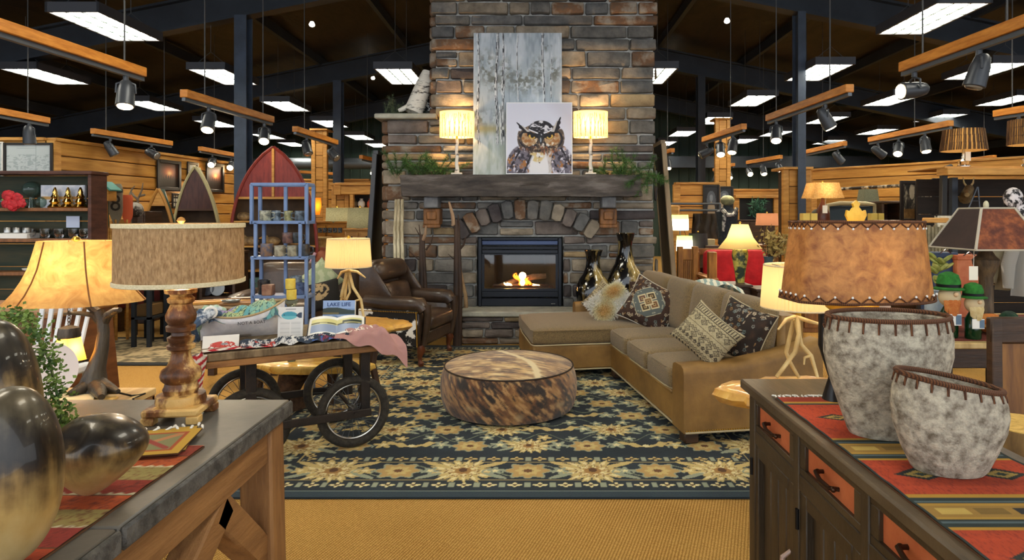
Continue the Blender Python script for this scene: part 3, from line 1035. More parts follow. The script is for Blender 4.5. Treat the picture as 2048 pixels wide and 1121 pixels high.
def paint_owl(u, v):
 im = np.zeros(u.shape + (3,))
 im[:] = HX('DFE0F0')
 put(im, np.clip((u + v - 1.5) * 3, 0, .7), 'CFCDDC')
 K, W, T, O = '24212A', 'E9E6EE', 'BC9870', 'A9703E'
 S = lambda s, k, th, sh=9, sx=1., sy=1.: np.clip((fbm(u * sx, v * sy, s, k, 4) - th) * sh, 0, 1)
 wing = np.clip((1.04 - np.minimum(ell(u, v, .2, .1, .2, .3, -.2), ell(u, v, .86, .1, .17, .3, .2))) * 14, 0, 1)
 chest = np.clip((1.03 - ell(u, v, .53, .12, .3, .32)) * 14, 0, 1)
 put(im, chest, 'D4CBC6')
 put(im, chest * S(22, 4, .5, 7, 1.8, .6), '8C7A72')
 put(im, chest * S(20, 14, .56, 8, 1.8, .6), O)
 put(im, wing, '77707E')
 put(im, wing * S(20, 24, .5), '38333E')
 put(im, wing * S(24, 34, .54), 'DAD5E2')
 put(im, wing * S(18, 44, .6), O)
 put(im, np.clip((1.1 - ell(u, v, .5, .08, .15, .24)) * 5, 0, 1), 'ECE9EC')
 put(im, np.clip((1.1 - ell(u, v, .47, .27, .11, .1)) * 5, 0, 1) * S(18, 31, .4, 6), 'DDC48A')
 put(im, (ell(u, v, .505, .2, .02, .05) < 1) * S(26, 9, .4, 8), '5A3A24')
 for s in (-1, 1):
  put(im, (seg(u, v, .53 + s * .15, .27, .53 + s * .27, .0) < .012) * S(24, 61, .42), K)
  put(im, (seg(u, v, .53 + s * .3, .36, .53 + s * .46, .1) < .014) * S(20, 66, .4), K)
 hd = np.clip((1.05 - ell(u, v, .525, .5, .345, .195)) * 16, 0, 1)
 put(im, hd, '6B5646')
 put(im, hd * S(30, 17, .48, 8, 1., .8), '2E2728')
 put(im, hd * S(34, 27, .58), 'B89E82')
 cr = np.clip((1.03 - ell(u, v, .525, .625, .185, .12)) * 20, 0, 1)
 put(im, cr, K)
 put(im, cr * S(15, 6, .55, 10, 1., 2.4), W)
 for s in (-1, 1):
  x0 = .525 + s * .17
  put(im, np.clip((1.05 - ell(u, v, .525 + s * .3, .5, .055, .13)) * 9, 0, 1) * S(26, 80 + s, .35), '5A4C44')
  put(im, np.clip((1.04 - ell(u, v, .525 + s * .255, .52, .03, .07, s * .2)) * 9, 0, 1), 'D8C4A4')
  dsk = np.clip((1.04 - ell(u, v, x0, .495, .12, .1)) * 14, 0, 1)
  put(im, dsk, T)
  put(im, dsk * S(28, 40 + s, .5), O)
  put(im, dsk * S(30, 50 + s, .58) * (v < .5), 'E4D4BC')
  put(im, (np.abs(ell(u, v, x0 + s * .01, .49, .14, .12) - 1) < .1) * S(26, 90, .32), K)
  put(im, ell(u, v, x0 - s * .035, .535, .075, .045, s * .3) < 1, '19161A')
  put(im, ell(u, v, x0 - s * .035, .522, .052, .032, s * .2) < 1, 'D9AE52')
  put(im, ell(u, v, x0 - s * .04, .53, .026, .026) < 1, '121014')
  put(im, ell(u, v, x0 - s * .047, .537, .008, .007) < 1, 'F4F0E8')
  put(im, seg(u, v, .525 + s * .035, .51, .525 + s * .24, .6) < .018, '1C1A1F')
  put(im, (seg(u, v, .525 + s * .05, .57, .525 + s * .17, .615) < .008), W)
  top = .8 if s > 0 else .725
  t = np.clip((v - .58) / (top - .58), 0, 1)
  ex = .525 + s * (.2 + (.1 if s > 0 else .17) * t ** .9)
  put(im, (np.abs(u - ex) < .062 * (1 - t) ** .8 * (1 + .25 * np.sin(v * 90))) * (v > .57) * (v < top), '242128')
  put(im, (np.abs(u - ex + s * .03) < .026 * (1 - t)) * (v > .59) * (v < top - .05), 'C9C2BE')
 put(im, (np.abs(u - .525) < .045 * np.clip((v - .38) / .14, 0, 1)) * (v < .54) * (v > .39), '2A2A31')
 put(im, ell(u, v, .522, .475, .012, .035) < 1, '98A0AA')
 put(im, np.clip((1.1 - ell(u, v, .525, .4, .13, .03)) * 6, 0, 1) * S(34, 7, .45), 'E8E2DC')
 put(im, np.clip((1.1 - ell(u, v, .525, .345, .27, .06)) * 5, 0, 1) * S(26, 77, .5, 9, 2.2, .5), '4A3830')
 put(im, np.clip((1.1 - ell(u, v, .525, .33, .24, .06)) * 5, 0, 1) * S(26, 87, .57, 9, 2.2, .5), 'A5623C')
 e = np.minimum(np.minimum(u, 1 - u), np.minimum(v, 1 - v))
 put(im, (e < .012), 'F2F2F6')
 return im
art('birch_canvas', 'large grey canvas of birch trunks standing on the mantel', leaning(946, 1124, 66, 1.978, 7.43, 7.51), 240, 380, paint_birch)
art('owl_canvas', 'square white canvas of a horned owl on the mantel', leaning(1012, 1145, 205, 1.978, 7.35, 7.4), 260, 270, paint_owl)
m_birch = mat('birch bark', '3A342E', .8, col2='D8D2C6', scale=7, stretch=(1.2, 1.2, 4), ramp=(.36, .46), bump=.5)
def paint_trees(u, v):
 im = np.zeros(u.shape + (3,))
 im[:] = HX('EAD9A8')
 put(im, (np.cos(u * 2 * PI * 2) > .3) * .25, 'F6ECCB')
 for k in range(26):
  x0 = k / 26 + .01 * math.sin(k * 7)
  for (a, c2) in ((x0, x0 + .012 * math.sin(k * 3.3)), (x0, x0 + .02 * math.cos(k * 5))):
   put(im, (seg(u, v, a, 0, c2, .55 + .4 * abs(math.sin(k * 2.1))) < .0026) * .9, '6D5A38')
  put(im, (seg(u, v, x0, .45, x0 + .02, .8) < .0018) * .8, '6D5A38')
  put(im, (seg(u, v, x0, .5, x0 - .017, .85) < .0018) * .8, '6D5A38')
 put(im, (v < .015) + (v > .985), 'C9B98A')
 return im
def mantel_lamp(x, y, zb, words):
 t = thing('mantel_lamp', 'lit table lamp with tree printed drum shade ' + words, 'lamp', (x, y, zb), 'birch lamps on the mantel')
 MB().bx(x - .065, x + .065, y - .05, y + .05, zb, zb + .02, .006).build('base', m_birch, t)
 pts = [(x + .006 * math.sin(i * 2), y, zb + .02 + .4 * i / 8) for i in range(9)]
 MB().tube(pts, [.03, .024, .022, .02, .021, .019, .02, .018, .018], 10).build('trunk', m_birch, t)
 MB().tube([(x, y, zb + .42), (x, y, zb + .56)], .012, 8).build('socket', M_GOLD, t)
 r, z0, z1 = .205, zb + .44, zb + .745
 sheet('shade', vmat('tree print shade', .9, transl=.28), lambda u, v: (x + r * np.cos(u * 2 * PI), y + r * .62 * np.sin(u * 2 * PI), z0 + (z1 - z0) * v), 320, 60, paint_trees, t)
 bulb('bulb', (x, y, (z0 + z1) / 2), LAMP_W * 4.2, t, (1, .62, .28))
 return t
mantel_lamp((914 - CX) * 7.42 / F, 7.41, 1.978, 'left of the birch canvas')
mantel_lamp((1181 - CX) * 7.42 / F, 7.41, 1.978, 'right of the owl canvas')
m_needle = mat('pine needles', '1F3A1C', .7, col2='4E7A34', scale=30, rnd=.1)
m_needle2 = mat('dry juniper', '34402C', .8, col2='5F6A4E', scale=30)
def sprig(b, p, d, ln, n, nl, w=.004):
 p, d = Vector(p), Vector(d).normalized()
 for i in range(n):
  t = R()
  q = p + d * ln * t
  r = Vector((U(-1, 1), U(-1, 1), U(-1, 1))).normalized()
  e = (d * .7 + r).normalized() * nl * U(.6, 1.1)
  s = e.cross(Vector((U(-1, 1), U(-1, 1), U(-1, 1)))).normalized() * w * .5
  b.add([q + s, q - s, q + e], [(0, 1, 2)])
def garland(label, x0, x1, y, z, droop=0.):
 t = thing('pine_garland', label, 'garland', ((x0 + x1) / 2, y, z), 'pine garlands on the mantel')
 nb, sb = MB(), MB()
 for i in range(26):
  x = U(x0, x1)
  p = Vector((x, y + U(-.12, .1), z + .01))
  d = Vector((U(-1, 1), U(-.8, .1), U(.2, 1.2)))
  if droop and x > x1 - .25:
   d.z = U(-.9, .6)
   p.y = y - .12
  ln = U(.18, .34)
  q = p + d.normalized() * ln
  if q.z < z + .01 and not (droop and x > x1 - .25):
   q.z = z + .015
  sb.tube([p, q], [.004, .002], 5)
  sprig(nb, p, q - p, ln, 170, .085)
 sb.build('twig', W_BARK, t, kind='stuff')
 nb.build('needles', m_needle, t, smooth=0, kind='stuff', fixn=False)
garland('green pine garland on the left end of the mantel', (785 - CX) * 7.45 / F, (895 - CX) * 7.45 / F, 7.45, 1.968)
garland('green pine garland drooping off the right end of the mantel', (1205 - CX) * 7.45 / F, (1300 - CX) * 7.45 / F, 7.42, 1.968, 1)
# ledge pieces
zl = ZW + .065
t = thing('birch_log', 'birch log leaning on the stone ledge left of the chimney', 'log', at(822, 228, 7.75))
a, c = at(826, 226, 7.75), at(858, 146, 7.85)
MB().tube([a, a.lerp(c, .33), a.lerp(c, .66), c], [.115, .11, .105, .085], 16).build('trunk', m_birch, t)
MB().tube([at(797, 222, 7.7), at(815, 214, 7.72), at(838, 190, 7.75)], [.025, .035, .05], 10).build('branch', m_birch, t)
t = thing('juniper_bunch', 'dry green juniper bunch at the end of the stone ledge', 'foliage', (at(785, 225, 7.7).x, 7.7, zl))
nb = MB()
for i in range(14):
 p = Vector((at(U(770, 800), 228, 7.7).x, 7.7 + U(-.1, .1), zl))
 sprig(nb, p, (U(-.5, .5), U(-.4, .3), 1), U(.1, .24), 90, .05)
nb.build('needles', m_needle2, t, smooth=0, kind='stuff', fixn=False)
MB().tube([(at(785, 0, 7.7).x, 7.7, zl), (at(786, 0, 7.7).x, 7.7, zl + .2)], .006, 6).build('stem', W_BARK, t)
MB().ball(at(858, 212, 7.95) + Vector((0, 0, .0)), (.1, .08, .13)).build('mottled_bundle', mat('black and white mottle', '1B1B1B', .8, col2='E8E8E4', scale=14, ramp=(.48, .52)), label='black and white mottled bundle tucked behind the birch log', cat='decoration')
MB().tube([at(856, 232, 7.95), at(856, 224, 7.95)], [.1, .095], 14).build('dark_planter', mat('dark green glaze', '1E2A22', .4), label='low dark green planter on the ledge beside the chimney', cat='planter')
# poles and branches leaning beside the fireplace
m_pole = mat('pale peeled pole', '8A7856', .8, col2='D8CCAC', scale=9, stretch=(2, 2, .35), bump=.4, ramp=(.35, .6))
for px0, px1, r, wd in ((787, 792, .018, 'leftmost'), (796, 798, .021, 'middle'), (806, 805, .021, 'rightmost, just under the mantel end')):
 Y = 7.38
 top = at(px1, 397 + 4 * R(), Y + .12)
 bot = Vector(((px0 - CX) * Y / F, Y, 0))
 MB().tube([bot, bot.lerp(top, .4) + Vector((.012, 0, 0)), bot.lerp(top, .75) - Vector((.01, 0, 0)), top], [r * 1.1, r, r, r * .85], 10).build('birch_pole', m_pole, label='peeled birch pole leaning left of the hearth, ' + wd, cat='pole', group='birch poles beside the hearth')
m_branch = mat('dark driftwood branch', '1F1410', .6, col2='46301F', scale=6, stretch=(1, 1, .3), bump=.5)
m_branch2 = mat('light split branch', '6B4E3A', .8, col2='A98B6C', scale=6, stretch=(1, 1, .4), bump=.5)
def branchy(label, px, Y, top, forks):
 t = thing('branch_post', label, 'branch', ((px - CX) * Y / F, Y, 0), 'dark branch posts by the hearth')
 b = Vector(((px - CX) * Y / F, Y, 0))
 for j, (dx, w) in enumerate(((0, .035), (6, .025))):
  tp = at(px + dx * .6, top + 12 * j, Y)
  MB().tube([b + Vector((j * .03, .01, 0)), b.lerp(tp, .5) + Vector((j * .035, 0, 0)), tp], [w * 1.25, w, w * .7], 10).build('stem', m_branch, t)
 for (x0, y0, x1, y1, w, m) in forks:
  a_, c_ = at(x0, y0, Y), at(x1, y1, Y - .03)
  mid = a_.lerp(c_, .55) + Vector((.012, 0, -.02))
  MB().tube([a_, mid, c_], [w, w * .75, w * .4], 8).build('fork', m, t)
 return t
branchy('dark branch post with forked twigs behind the wing chair arm', 843, 7.2, 470, [(845, 480, 852, 452, .024, m_branch2), (840, 500, 838, 450, .012, m_branch), (852, 500, 866, 470, .012, m_branch), (838, 520, 815, 498, .008, m_branch), (838, 470, 830, 455, .006, m_branch)])
branchy('taller dark branch post against the hearth corner', 913, 7.1, 440, [(908, 450, 898, 404, .026, m_branch2), (905, 452, 904, 420, .015, m_branch2), (918, 500, 931, 475, .017, m_branch), (912, 520, 896, 508, .008, m_branch), (917, 470, 916, 430, .014, m_branch)])
MB().tube([at(920, 536, 7.35), at(925, 565, 7.3), at(931, 590, 7.28), at(932, 616, 7.27)], [.015, .02, .022, .025], 8).build('crooked_stick', mat('pale crooked stick', 'A58660', .8, col2='7C6044', scale=8), label='pale crooked stick resting on the hearth slab', cat='stick')
# horn vases on the hearth
def horn_vase(label, px, Y, z0, ht, rmax):
 x = (px - CX) * Y / F
 prof = [(0, .62), (.04, .78), (.15, .95), (.28, 1.), (.4, .95), (.52, .76), (.6, .55), (.72, .42), (.82, .38), (.92, .42), (1, .52)]
 pr = [(rmax * r, z0 + ht * t) for t, r in prof]
 def tw(p, a):
  k = 1 + .07 * math.cos(3 * a + 5 * (p.z - z0) / ht)
  return Vector((p.x * k, p.y * k, p.z))
 t = thing('horn_vase', label, 'vase', (x, Y, z0), 'black and gold floor vases')
 MB().lathe(pr, (x, Y, 0), 40, fn=tw, cap1=False).build('body', mat('horn lacquer', '0E0C0A', .12, col2='B49A5E', scale=2.4, stretch=(2.2, 2.2, .35), ramp=(.5, .62), coat=.6), t)
 MB().lathe([(rmax * .49, z0 + ht * .985), (rmax * .4, z0 + ht * .9), (rmax * .1, z0 + ht * .85)], (x, Y, 0), 24, cap0=False).build('throat', mat('vase inside black', '0B0A09', .5), t)
horn_vase('shorter black and gold horn vase on the hearth', 1187, 7.33, .386, .7, .21)
horn_vase('taller black and gold horn vase on the hearth', 1251, 7.335, .386, .9, .215)
# tall panels leaning on both chimney flanks
def leaner(label, xb, xt, y0, y1, zt, m, medge):
 t = thing('leaning_panel', label, 'panel', (xb, y0, 0))
 a, c = Vector((xb, y0, 0)), Vector((xt, y0, zt))
 d = Vector((0, y1 - y0, 0))
 n = (c - a).cross(d).normalized() * .02
 MB().prism([(0, 0), (1, 0), (1, 1), (0, 1)], a + n, d, c - a, -2 * n).build('panel', m, t, smooth=0)
 for off in (Vector((0, -.02, 0)), d):
  MB().beam(a + off, c + off, .06, .05, .005, up=d).build('frame_side', medge, t)
 MB().beam(c + Vector((0, 0, .02)), c + d + Vector((0, 0, .02)), .06, .05).build('frame_top', medge, t)
 return t
m_blk = mat('near black panel', '0D0C0C', .6, col2='171310', scale=3)
leaner('tall dark panel with pale wood edge leaning right of chimney', 1.82, 1.63, 8.05, 8.6, 2.42, m_blk, mat('grey barnwood edge', '7A6A55', .8, col2='A59072', scale=6, stretch=(1, 1, .2), bump=.4))
leaner('tall black panel with grey edge leaning left of chimney', -2.2, -2.06, 8.0, 8.6, 2.28, m_blk, mat('steel edge', '4A4A4C', .5, metal=.4))
# ================================================================== RUG
RX0, RX1, RY0, RY1 = -1.85, 1.75, 3.29, 7.12
def paint_rug(u, v):
 x = RX0 + (RX1 - RX0) * u + .05          # motif axis
 y = RY0 + (RY1 - RY0) * v
 im = np.zeros(u.shape + (3,))
 im[:] = HX('202A32')
 put(im, (fbm(x, y, 5, 2, 3) - .45) * 2, '2A3740')
 ex = np.minimum(x + .05 - RX0 - .05, RX1 + .05 - x)
 ey = np.minimum(y - RY0, RY1 - y)
 e = np.minimum(ex, ey)                   # distance to the rug edge
 al = np.where(ex < ey, y, x)             # coordinate along the border
 def flower(px, py, r, n, c, c2, sx=1., cc='6A4A28'):
  dx, dy = (x - px) / sx, (y - py)
  d = np.hypot(dx, dy)
  a = np.arctan2(dy, dx)
  k = r * (.72 + .28 * np.cos(n * a))
  put(im, d < k, c)
  put(im, (d < k * .62) * (np.cos(n * a) > .2), c2)
  put(im, d < r * .26, cc)
  put(im, d < r * .14, c2)
 def vine(pts, w=.006, c='8E9272'):
  m = np.zeros(u.shape)
  for (a, b2), (c2, d2) in zip(pts[:-1], pts[1:]):
   m = np.maximum(m, (seg(x, y, a, b2, c2, d2) < w) * 1.)
  put(im, m * .9, c)
 G1, G2, G3, GR, T = 'CDB475', 'EADBA4', 'BC9A5E', '9AA088', 'A97F46'
 field = e > .56
 # field lattice, built on one window per motif
 def motif(px, py, kind, s=1.):
  sl = (np.abs(x[0] - px) < .36 * s + .1)
  sr = (np.abs(y[:, 0] - py) < .3 * s + .1)
  if not sl.any() or not sr.any():
   return
  c0, c1 = np.where(sl)[0][[0, -1]]
  r0, r1 = np.where(sr)[0][[0, -1]]
  X, Y = x[r0:r1 + 1, c0:c1 + 1], y[r0:r1 + 1, c0:c1 + 1]
  I = im[r0:r1 + 1, c0:c1 + 1]
  Fm = field[r0:r1 + 1, c0:c1 + 1] if kind[0] != 'B' else np.ones(X.shape, bool)
  dx, dy = X - px, Y - py
  d, a = np.hypot(dx, dy), np.arctan2(dy, dx)
  def p2(mask, c):
   put(I, mask * Fm * 1., c)
  if kind.endswith('palm'):
   k = s * (.125 + .022 * np.cos(13 * a) + .012 * np.cos(31 * a)) * (1 + .35 * np.abs(np.cos(a)))
   p2(d < k, G1)
   p2((d < k * .85) * (np.cos(13 * a) > .35), G2)
   p2(np.abs(d - k * .55) < .006 * s, '8A6A3C')
   p2(d < k * .5, G2)
   p2((d < k * .46) * (np.cos(7 * a) > .1), G3)
   p2(ell(X, Y, px, py, .05 * s, .045 * s) < 1, T)
   p2(ell(X, Y, px, py + .01, .025 * s, .03 * s) < 1, '5A3C24')
   for sg in (-1, 1):
    p2(ell(X, Y, px + sg * .17 * s, py + .09 * s, .09 * s, .022 * s, sg * .5) < 1, G1)
    p2(ell(X, Y, px + sg * .19 * s, py - .07 * s, .08 * s, .02 * s, -sg * .5) < 1, GR)
  elif kind.endswith('ros'):
   k = s * (.1 + .016 * np.cos(8 * a)) * (1 + .3 * np.abs(np.cos(a)))
   p2(d < k * 1.12, GR)
   p2(d < k, G3)
   p2(d < k * .6, G1)
   p2(d < k * .25, '6A4426')
   for sg in (-1, 1):
    aa = np.abs(np.hypot((X - px - sg * .24 * s) / 1., (Y - py + .02) / .8) - .07 * s)
    p2((aa < .006) * (Y > py - .04 * s), GR)
  elif kind.endswith('leaf'):
   for sg in (-1, 1):
    rag = .05 * (1 + .4 * np.sin(75 * dx))
    p2(np.abs(dy - sg * dx * .5 + .02) < rag * s * (1 - np.clip(np.abs(dx - sg * .12 * s) / (.13 * s), 0, 1)), G1)
   p2(d < .03 * s, G2)
  elif kind.endswith('bud'):
   k = s * (.05 + .018 * np.cos(5 * a + px * 9))
   p2(d < k, GR if (int(px * 20) % 2) else G1)
   p2(d < k * .4, G2)
 cxs = -0.0
 for j in range(11):
  yy = 4.02 + j * .3
  for i in range(-4, 5):
   xx = i * .377 + (.1885 if j % 2 else 0)
   kind = ('palm', 'ros', 'leaf', 'ros')[(i + 2 * (j % 2) + j // 2) % 4] if j % 2 == 0 else ('leaf', 'palm', 'ros', 'palm')[(i + j // 2) % 4]
   motif(xx, yy, kind, .76)
   motif(xx + .19, yy + .02, 'bud', 1)
   motif(xx + .1, yy + .15, 'bud', .8)
   motif(xx - .09, yy + .13, 'bud', .7)
 for j in range(10):
  yy = 4.17 + j * .3
  w = np.abs(y - yy - .075 * np.sin(x * 2 * PI / .377 + j * 2.1)) < .0055
  put(im, w * field * .85, '8B9274')
 # border
 band = (e > .22) * (e < .46)
 wv = np.abs(e - .34 - .07 * np.sin(al * 2 * PI / .377)) < .006
 put(im, band * wv * .9, '959A7C')
 put(im, (np.abs(e - .215) < .005) + (np.abs(e - .465) < .005) + (np.abs(e - .075) < .005), 'B8A36A')
 for (lo, hi, cc) in ((.1, .2, .15), (.475, .555, .515)):
  q = np.mod(al, .14) - .07
  dd = np.hypot(q, (e - cc) * 1.3)
  ang = np.arctan2(e - cc, q)
  put(im, (dd < .04 * (.75 + .3 * np.cos(4 * ang))) * (e > lo) * (e < hi), G2 if cc < .3 else G1)
  put(im, (dd < .014) * (e > lo) * (e < hi), '5A4428')
  put(im, ((np.abs(np.mod(al, .14) - .0) < .016) + (np.abs(np.mod(al, .14) - .14) < .016)) * (np.abs(e - cc) < .03), GR)
 L = .754
 for side in range(4):
  if side == 0:
   pts = [(i * L / 2, RY0 + .34, i) for i in range(-5, 6)]
  elif side == 1:
   pts = [(i * L / 2, RY1 - .34, i) for i in range(-5, 6)]
  else:
   xx = RX0 + .05 + .34 if side == 2 else RX1 + .05 - .34
   pts = [(xx, RY0 + .34 + i * L / 2, i) for i in range(1, 9)]
  for px, py, i in pts:
   motif(px, py, 'Bpalm' if i % 2 else 'Bros', 1.0 if i % 2 else .85)
   for q in (-1, 1):
    motif(px + (q * .19 if side < 2 else .0), py + (0 if side < 2 else q * .19), 'Bbud', .8)
 put(im, e < .07, '2C3C46')
 put(im, (e < .075) * (e > .068), '7E8A80')
 return im
rug = thing('area_rug', 'navy floral area rug with gold border under the seating', 'rug', ((RX0 + RX1) / 2, (RY0 + RY1) / 2, 0))
MB().bx(RX0, RX1, RY0, RY1, .001, .011, .003).build('backing', mat('rug binding', '1C252C', .9), rug)
sheet('pile', vmat('wool rug pile', .95, .6, 420), lambda u, v: (RX0 + (RX1 - RX0) * u, RY0 + (RY1 - RY0) * v, .0125 + 0 * u), 620, 520, paint_rug, rug)
# ================================================================== OTTOMAN
OX, OY, OR = -.214, 4.85, .492
def paint_hide_side(u, v):
 im = np.zeros(u.shape + (3,))
 a = u * 6.0
 n = fbm(a + .35 * v, v * .35, 5, 5, 5)
 n2 = fbm(a + .5 * v, v * .3, 22, 15, 3)
 im[:] = HX('744822')
 put(im, (n - .49) * 8, '23140A')
 put(im, (.45 - n) * 6, 'AC7A40')
 put(im, (n2 - .55) * 6, 'C4945A')
 put(im, (.43 - n2) * 6, '22130A')
 put(im, (fbm(a, v, 3, 33, 2) - .62) * 5, 'C4A878')
 return im
def paint_hide_top(u, v):
 r, t = v, u * 2 * PI
 x, y = r * np.cos(t), r * np.sin(t)
 im = np.zeros(u.shape + (3,))
 n = fbm((x + 3) * .6 - y * .12, (y + 3) * 2.2 + .5 * x, 3.4, 45, 5)
 n2 = fbm((x + 3) * .7, (y + 3) * 3 + .6 * x, 9, 55, 3)
 im[:] = HX('A87C46')
 put(im, (n - .5) * 6, 'D8B06C')
 put(im, (.46 - n) * 6, '5E3A1C')
 put(im, (n2 - .55) * 5, 'E8CC92')
 put(im, (.42 - n2) * 5, '482A14')
 d = np.abs(x - .12 + .42 * y + .08 * np.sin(y * 4)) + .04 * (fbm(x + 2, y + 2, 20, 3, 2) - .5)
 put(im, np.clip((.075 - d) * 30, 0, 1), 'EAD6A4')
 return im
ott = thing('cowhide_ottoman', 'round brindle cowhide ottoman in the middle of the rug', 'ottoman', (OX, OY, .012))
hair = vmat('brindle cowhide', .75, .7, 160, sheen=.3)
sheet('side', hair, lambda u, v: (OX + (OR + .035 * np.sin(PI * v) ** .7) * np.cos(u * 2 * PI), OY + (OR + .035 * np.sin(PI * v) ** .7) * np.sin(u * 2 * PI), .03 + .31 * v), 420, 60, paint_hide_side, ott)
sheet('top', hair, lambda u, v: (OX + OR * v * np.cos(u * 2 * PI), OY + OR * v * np.sin(u * 2 * PI), .34 + .065 * (1 - v ** 2.2)), 360, 90, paint_hide_top, ott)
MB().tube([(OX + (OR + .004) * math.cos(i * PI / 40), OY + (OR + .004) * math.sin(i * PI / 40), .341) for i in range(80)], .006, 6, closed=True).build('piping', mat('dark hide welt', '2A1A10', .6), ott)
MB().lathe([(OR - .05, .012), (OR - .02, .03)], (OX, OY, 0), 40).build('base', M_BLACK, ott)
# ================================================================== SECTIONAL SOFA
def cush(b, c, d, r, bulge=0., n=9, side=0., Q=None):
 """soft rounded block, welded grid"""
 hx, hy, hz = d[0] / 2, d[1] / 2, d[2] / 2
 key, vs, fs = {}, [], []
 c = Vector(c)
 def P(x, y, z):
  k = (round(x * 1000), round(y * 1000), round(z * 1000))
  if k in key:
   return key[k]
  q = Vector((x * hx, y * hy, z * hz))
  i = Vector((max(-hx + r, min(hx - r, q.x)), max(-hy + r, min(hy - r, q.y)), max(-hz + r, min(hz - r, q.z))))
  e = q - i
  if e.length > 1e-9:
   q = i + e.normalized() * r
  q.z += math.copysign(1, z) * bulge * max(0, (1 - x * x)) * max(0, (1 - y * y)) * abs(z) if abs(z) > .05 else 0
  if side:
   q.x *= 1 + side * (1 - z * z) * (1 - y * y)
   q.y *= 1 + side * (1 - z * z) * (1 - x * x)
  key[k] = len(vs)
  vs.append(c + (Q @ q if Q is not None else q))
  return key[k]
 g = [-math.cos(PI * i / (n - 1)) * .35 + (-1 + 2 * i / (n - 1)) * .65 for i in range(n)]
 for s in (-1, 1):
  for i in range(n - 1):
   for j in range(n - 1):
    a, a2, e, e2 = g[i], g[i + 1], g[j], g[j + 1]
    fs.append((P(a, e, s), P(a2, e, s), P(a2, e2, s), P(a, e2, s)))
    fs.append((P(a, s, e), P(a2, s, e), P(a2, s, e2), P(a, s, e2)))
    fs.append((P(s, a, e), P(s, a2, e), P(s, a2, e2), P(s, a, e2)))
 return b.add(vs, fs)
m_tweed = mat('taupe tweed', '52432E', .95, col2='92784C', scale=170, bump=.5, bscale=260, ramp=(.35, .65), sheen=.2)
m_welt = mat('cream welt', 'B5A684', .8)
m_leather = mat('camel leather', '6C4E26', .5, col2='9A743C', scale=3.5, ramp=(.3, .7), bump=.15, bscale=60)
SY = math.radians(9)
MS = frame((.95, 4.03, 0), SY)
sofa = thing('sectional_sofa', 'taupe tweed sectional with tan leather base and chaise', 'sofa', MS @ Vector((0, 0, 0)))
MB(MS).bx(.012, .9, .1, 1.8, .085, .31, .015).build('base', m_leather, sofa)
MB(MS).bx(-.715, .9, 1.745, 2.76, .085, .31, .02).build('chaise_base', m_leather, sofa)
MB(MS).bx(-.005, .02, .21, 1.74, .285, .312, .008).build('base_rail', m_leather, sofa)
def arm_pt(x0, x1, y0, y1, ztop):
 def fn(u, v):
  x = x0 + (x1 - x0) * u
  z = ztop(u)
  sec = [(y0, .085), (y0, z - .05), (y0 + .012, z - .015), (y0 + .05, z), (y1 - .05, z), (y1 - .012, z - .015), (y1, z - .05), (y1, .085)]
  y, zz = sec[min(7, int(round(v * 8)) % 8)]
  return (x, y, zz)
 return fn
def arm(x0, x1, y0, y1, ztop, nm='arm'):
 b = MB(MS).surf(arm_pt(x0, x1, y0, y1, ztop), 14, 8, cv=True)
 b.f.append(tuple(range(8)))
 b.f.append(tuple(13 * 8 + i for i in range(8)))
 return b.build(nm, m_leather, sofa, smooth=50)
arm(0, .98, 0, .2, lambda u: .515 + .02 * u + .2 * max(0, u - .25) ** 1.6)
arm(-.1, .98, 2.76, 2.9, lambda u: .55 + .05 * u)
MB(MS).bx(.78, .98, .19, 2.78, .085, .79, .04).build('back_frame', m_leather, sofa)
b = MB(MS)
for i in range(60):
 b.ball((.02 + .95 * i / 59, -.004, .1), .006, 5, 4)
b.build('nailheads', M_GOLD, sofa, kind='stuff')
for pts in ([(.01, -.005, .09), (.97, -.005, .09)], [(.008, .2, .09), (.008, 1.74, .09), (-.72, 1.74, .09)]):
 MB(MS).tube(pts, .007, 6).build('base_welt', m_welt, sofa)
for x, y in ((.06, .06), (.9, .06), (-.66, 1.82), (-.66, 2.7), (.9, 2.8), (.06, 1.7)):
 MB(MS).bx(x - .05, x + .05, y - .05, y + .05, .012, .09, .01).build('foot', W_DARK, sofa)
ys = [.205, .715, 1.225, 1.735]
for i in range(3):
 o = cush(MB(MS), (.325, (ys[i] + ys[i + 1]) / 2, .385), (.68, ys[i + 1] - ys[i] - .006, .15), .04, .022).build('seat_cushion', m_tweed, sofa, smooth=60)
 for zz in (.316, .448):
  MB(MS).tube([(-.006 + .02 * (k in (0, 5)), ys[i] + .02 + (ys[i + 1] - ys[i] - .04) * k / 5, zz) for k in range(6)], .0055, 6).build('welt', m_tweed if zz > .4 else m_welt, o)
cush(MB(MS), (-.03, 2.25, .385), (1.4, 1.01, .15), .045, .025).build('chaise_cushion', m_tweed, sofa, smooth=60)
for zz, m in ((.316, m_welt), (.446, m_tweed)):
 MB(MS).tube([(-.71, 2.7, zz), (-.728, 2.4, zz), (-.728, 1.8, zz), (-.71, 1.752, zz), (-.66, 1.742, zz), (.0, 1.742, zz)], .006, 6).build('welt', m, sofa)
yb = [.215, .78, 1.36, 1.95, 2.72]
for i in range(4):
 Q = Matrix.Rotation(.16, 3, 'Y')
 cush(MB(MS), (.69, (yb[i] + yb[i + 1]) / 2, .665), (.21, yb[i + 1] - yb[i] - .008, .46), .06, .01, side=.1, Q=Q).build('back_cushion', m_tweed, sofa, smooth=60)
m_throw = mat('striped throw', '8FA39C', .9, col2='D8D2BC', scale=6, stretch=(1, 4, 4), ramp=(.45, .55), tex='wave')
b = MB(MS).surf(lambda u, v: (.72 + .34 * u, 1.2 + .5 * v, .83 + .06 * math.sin(u * PI) + .025 * math.sin(v * 14 + u * 5) - .02 * (v - .5) ** 2), 14, 24)
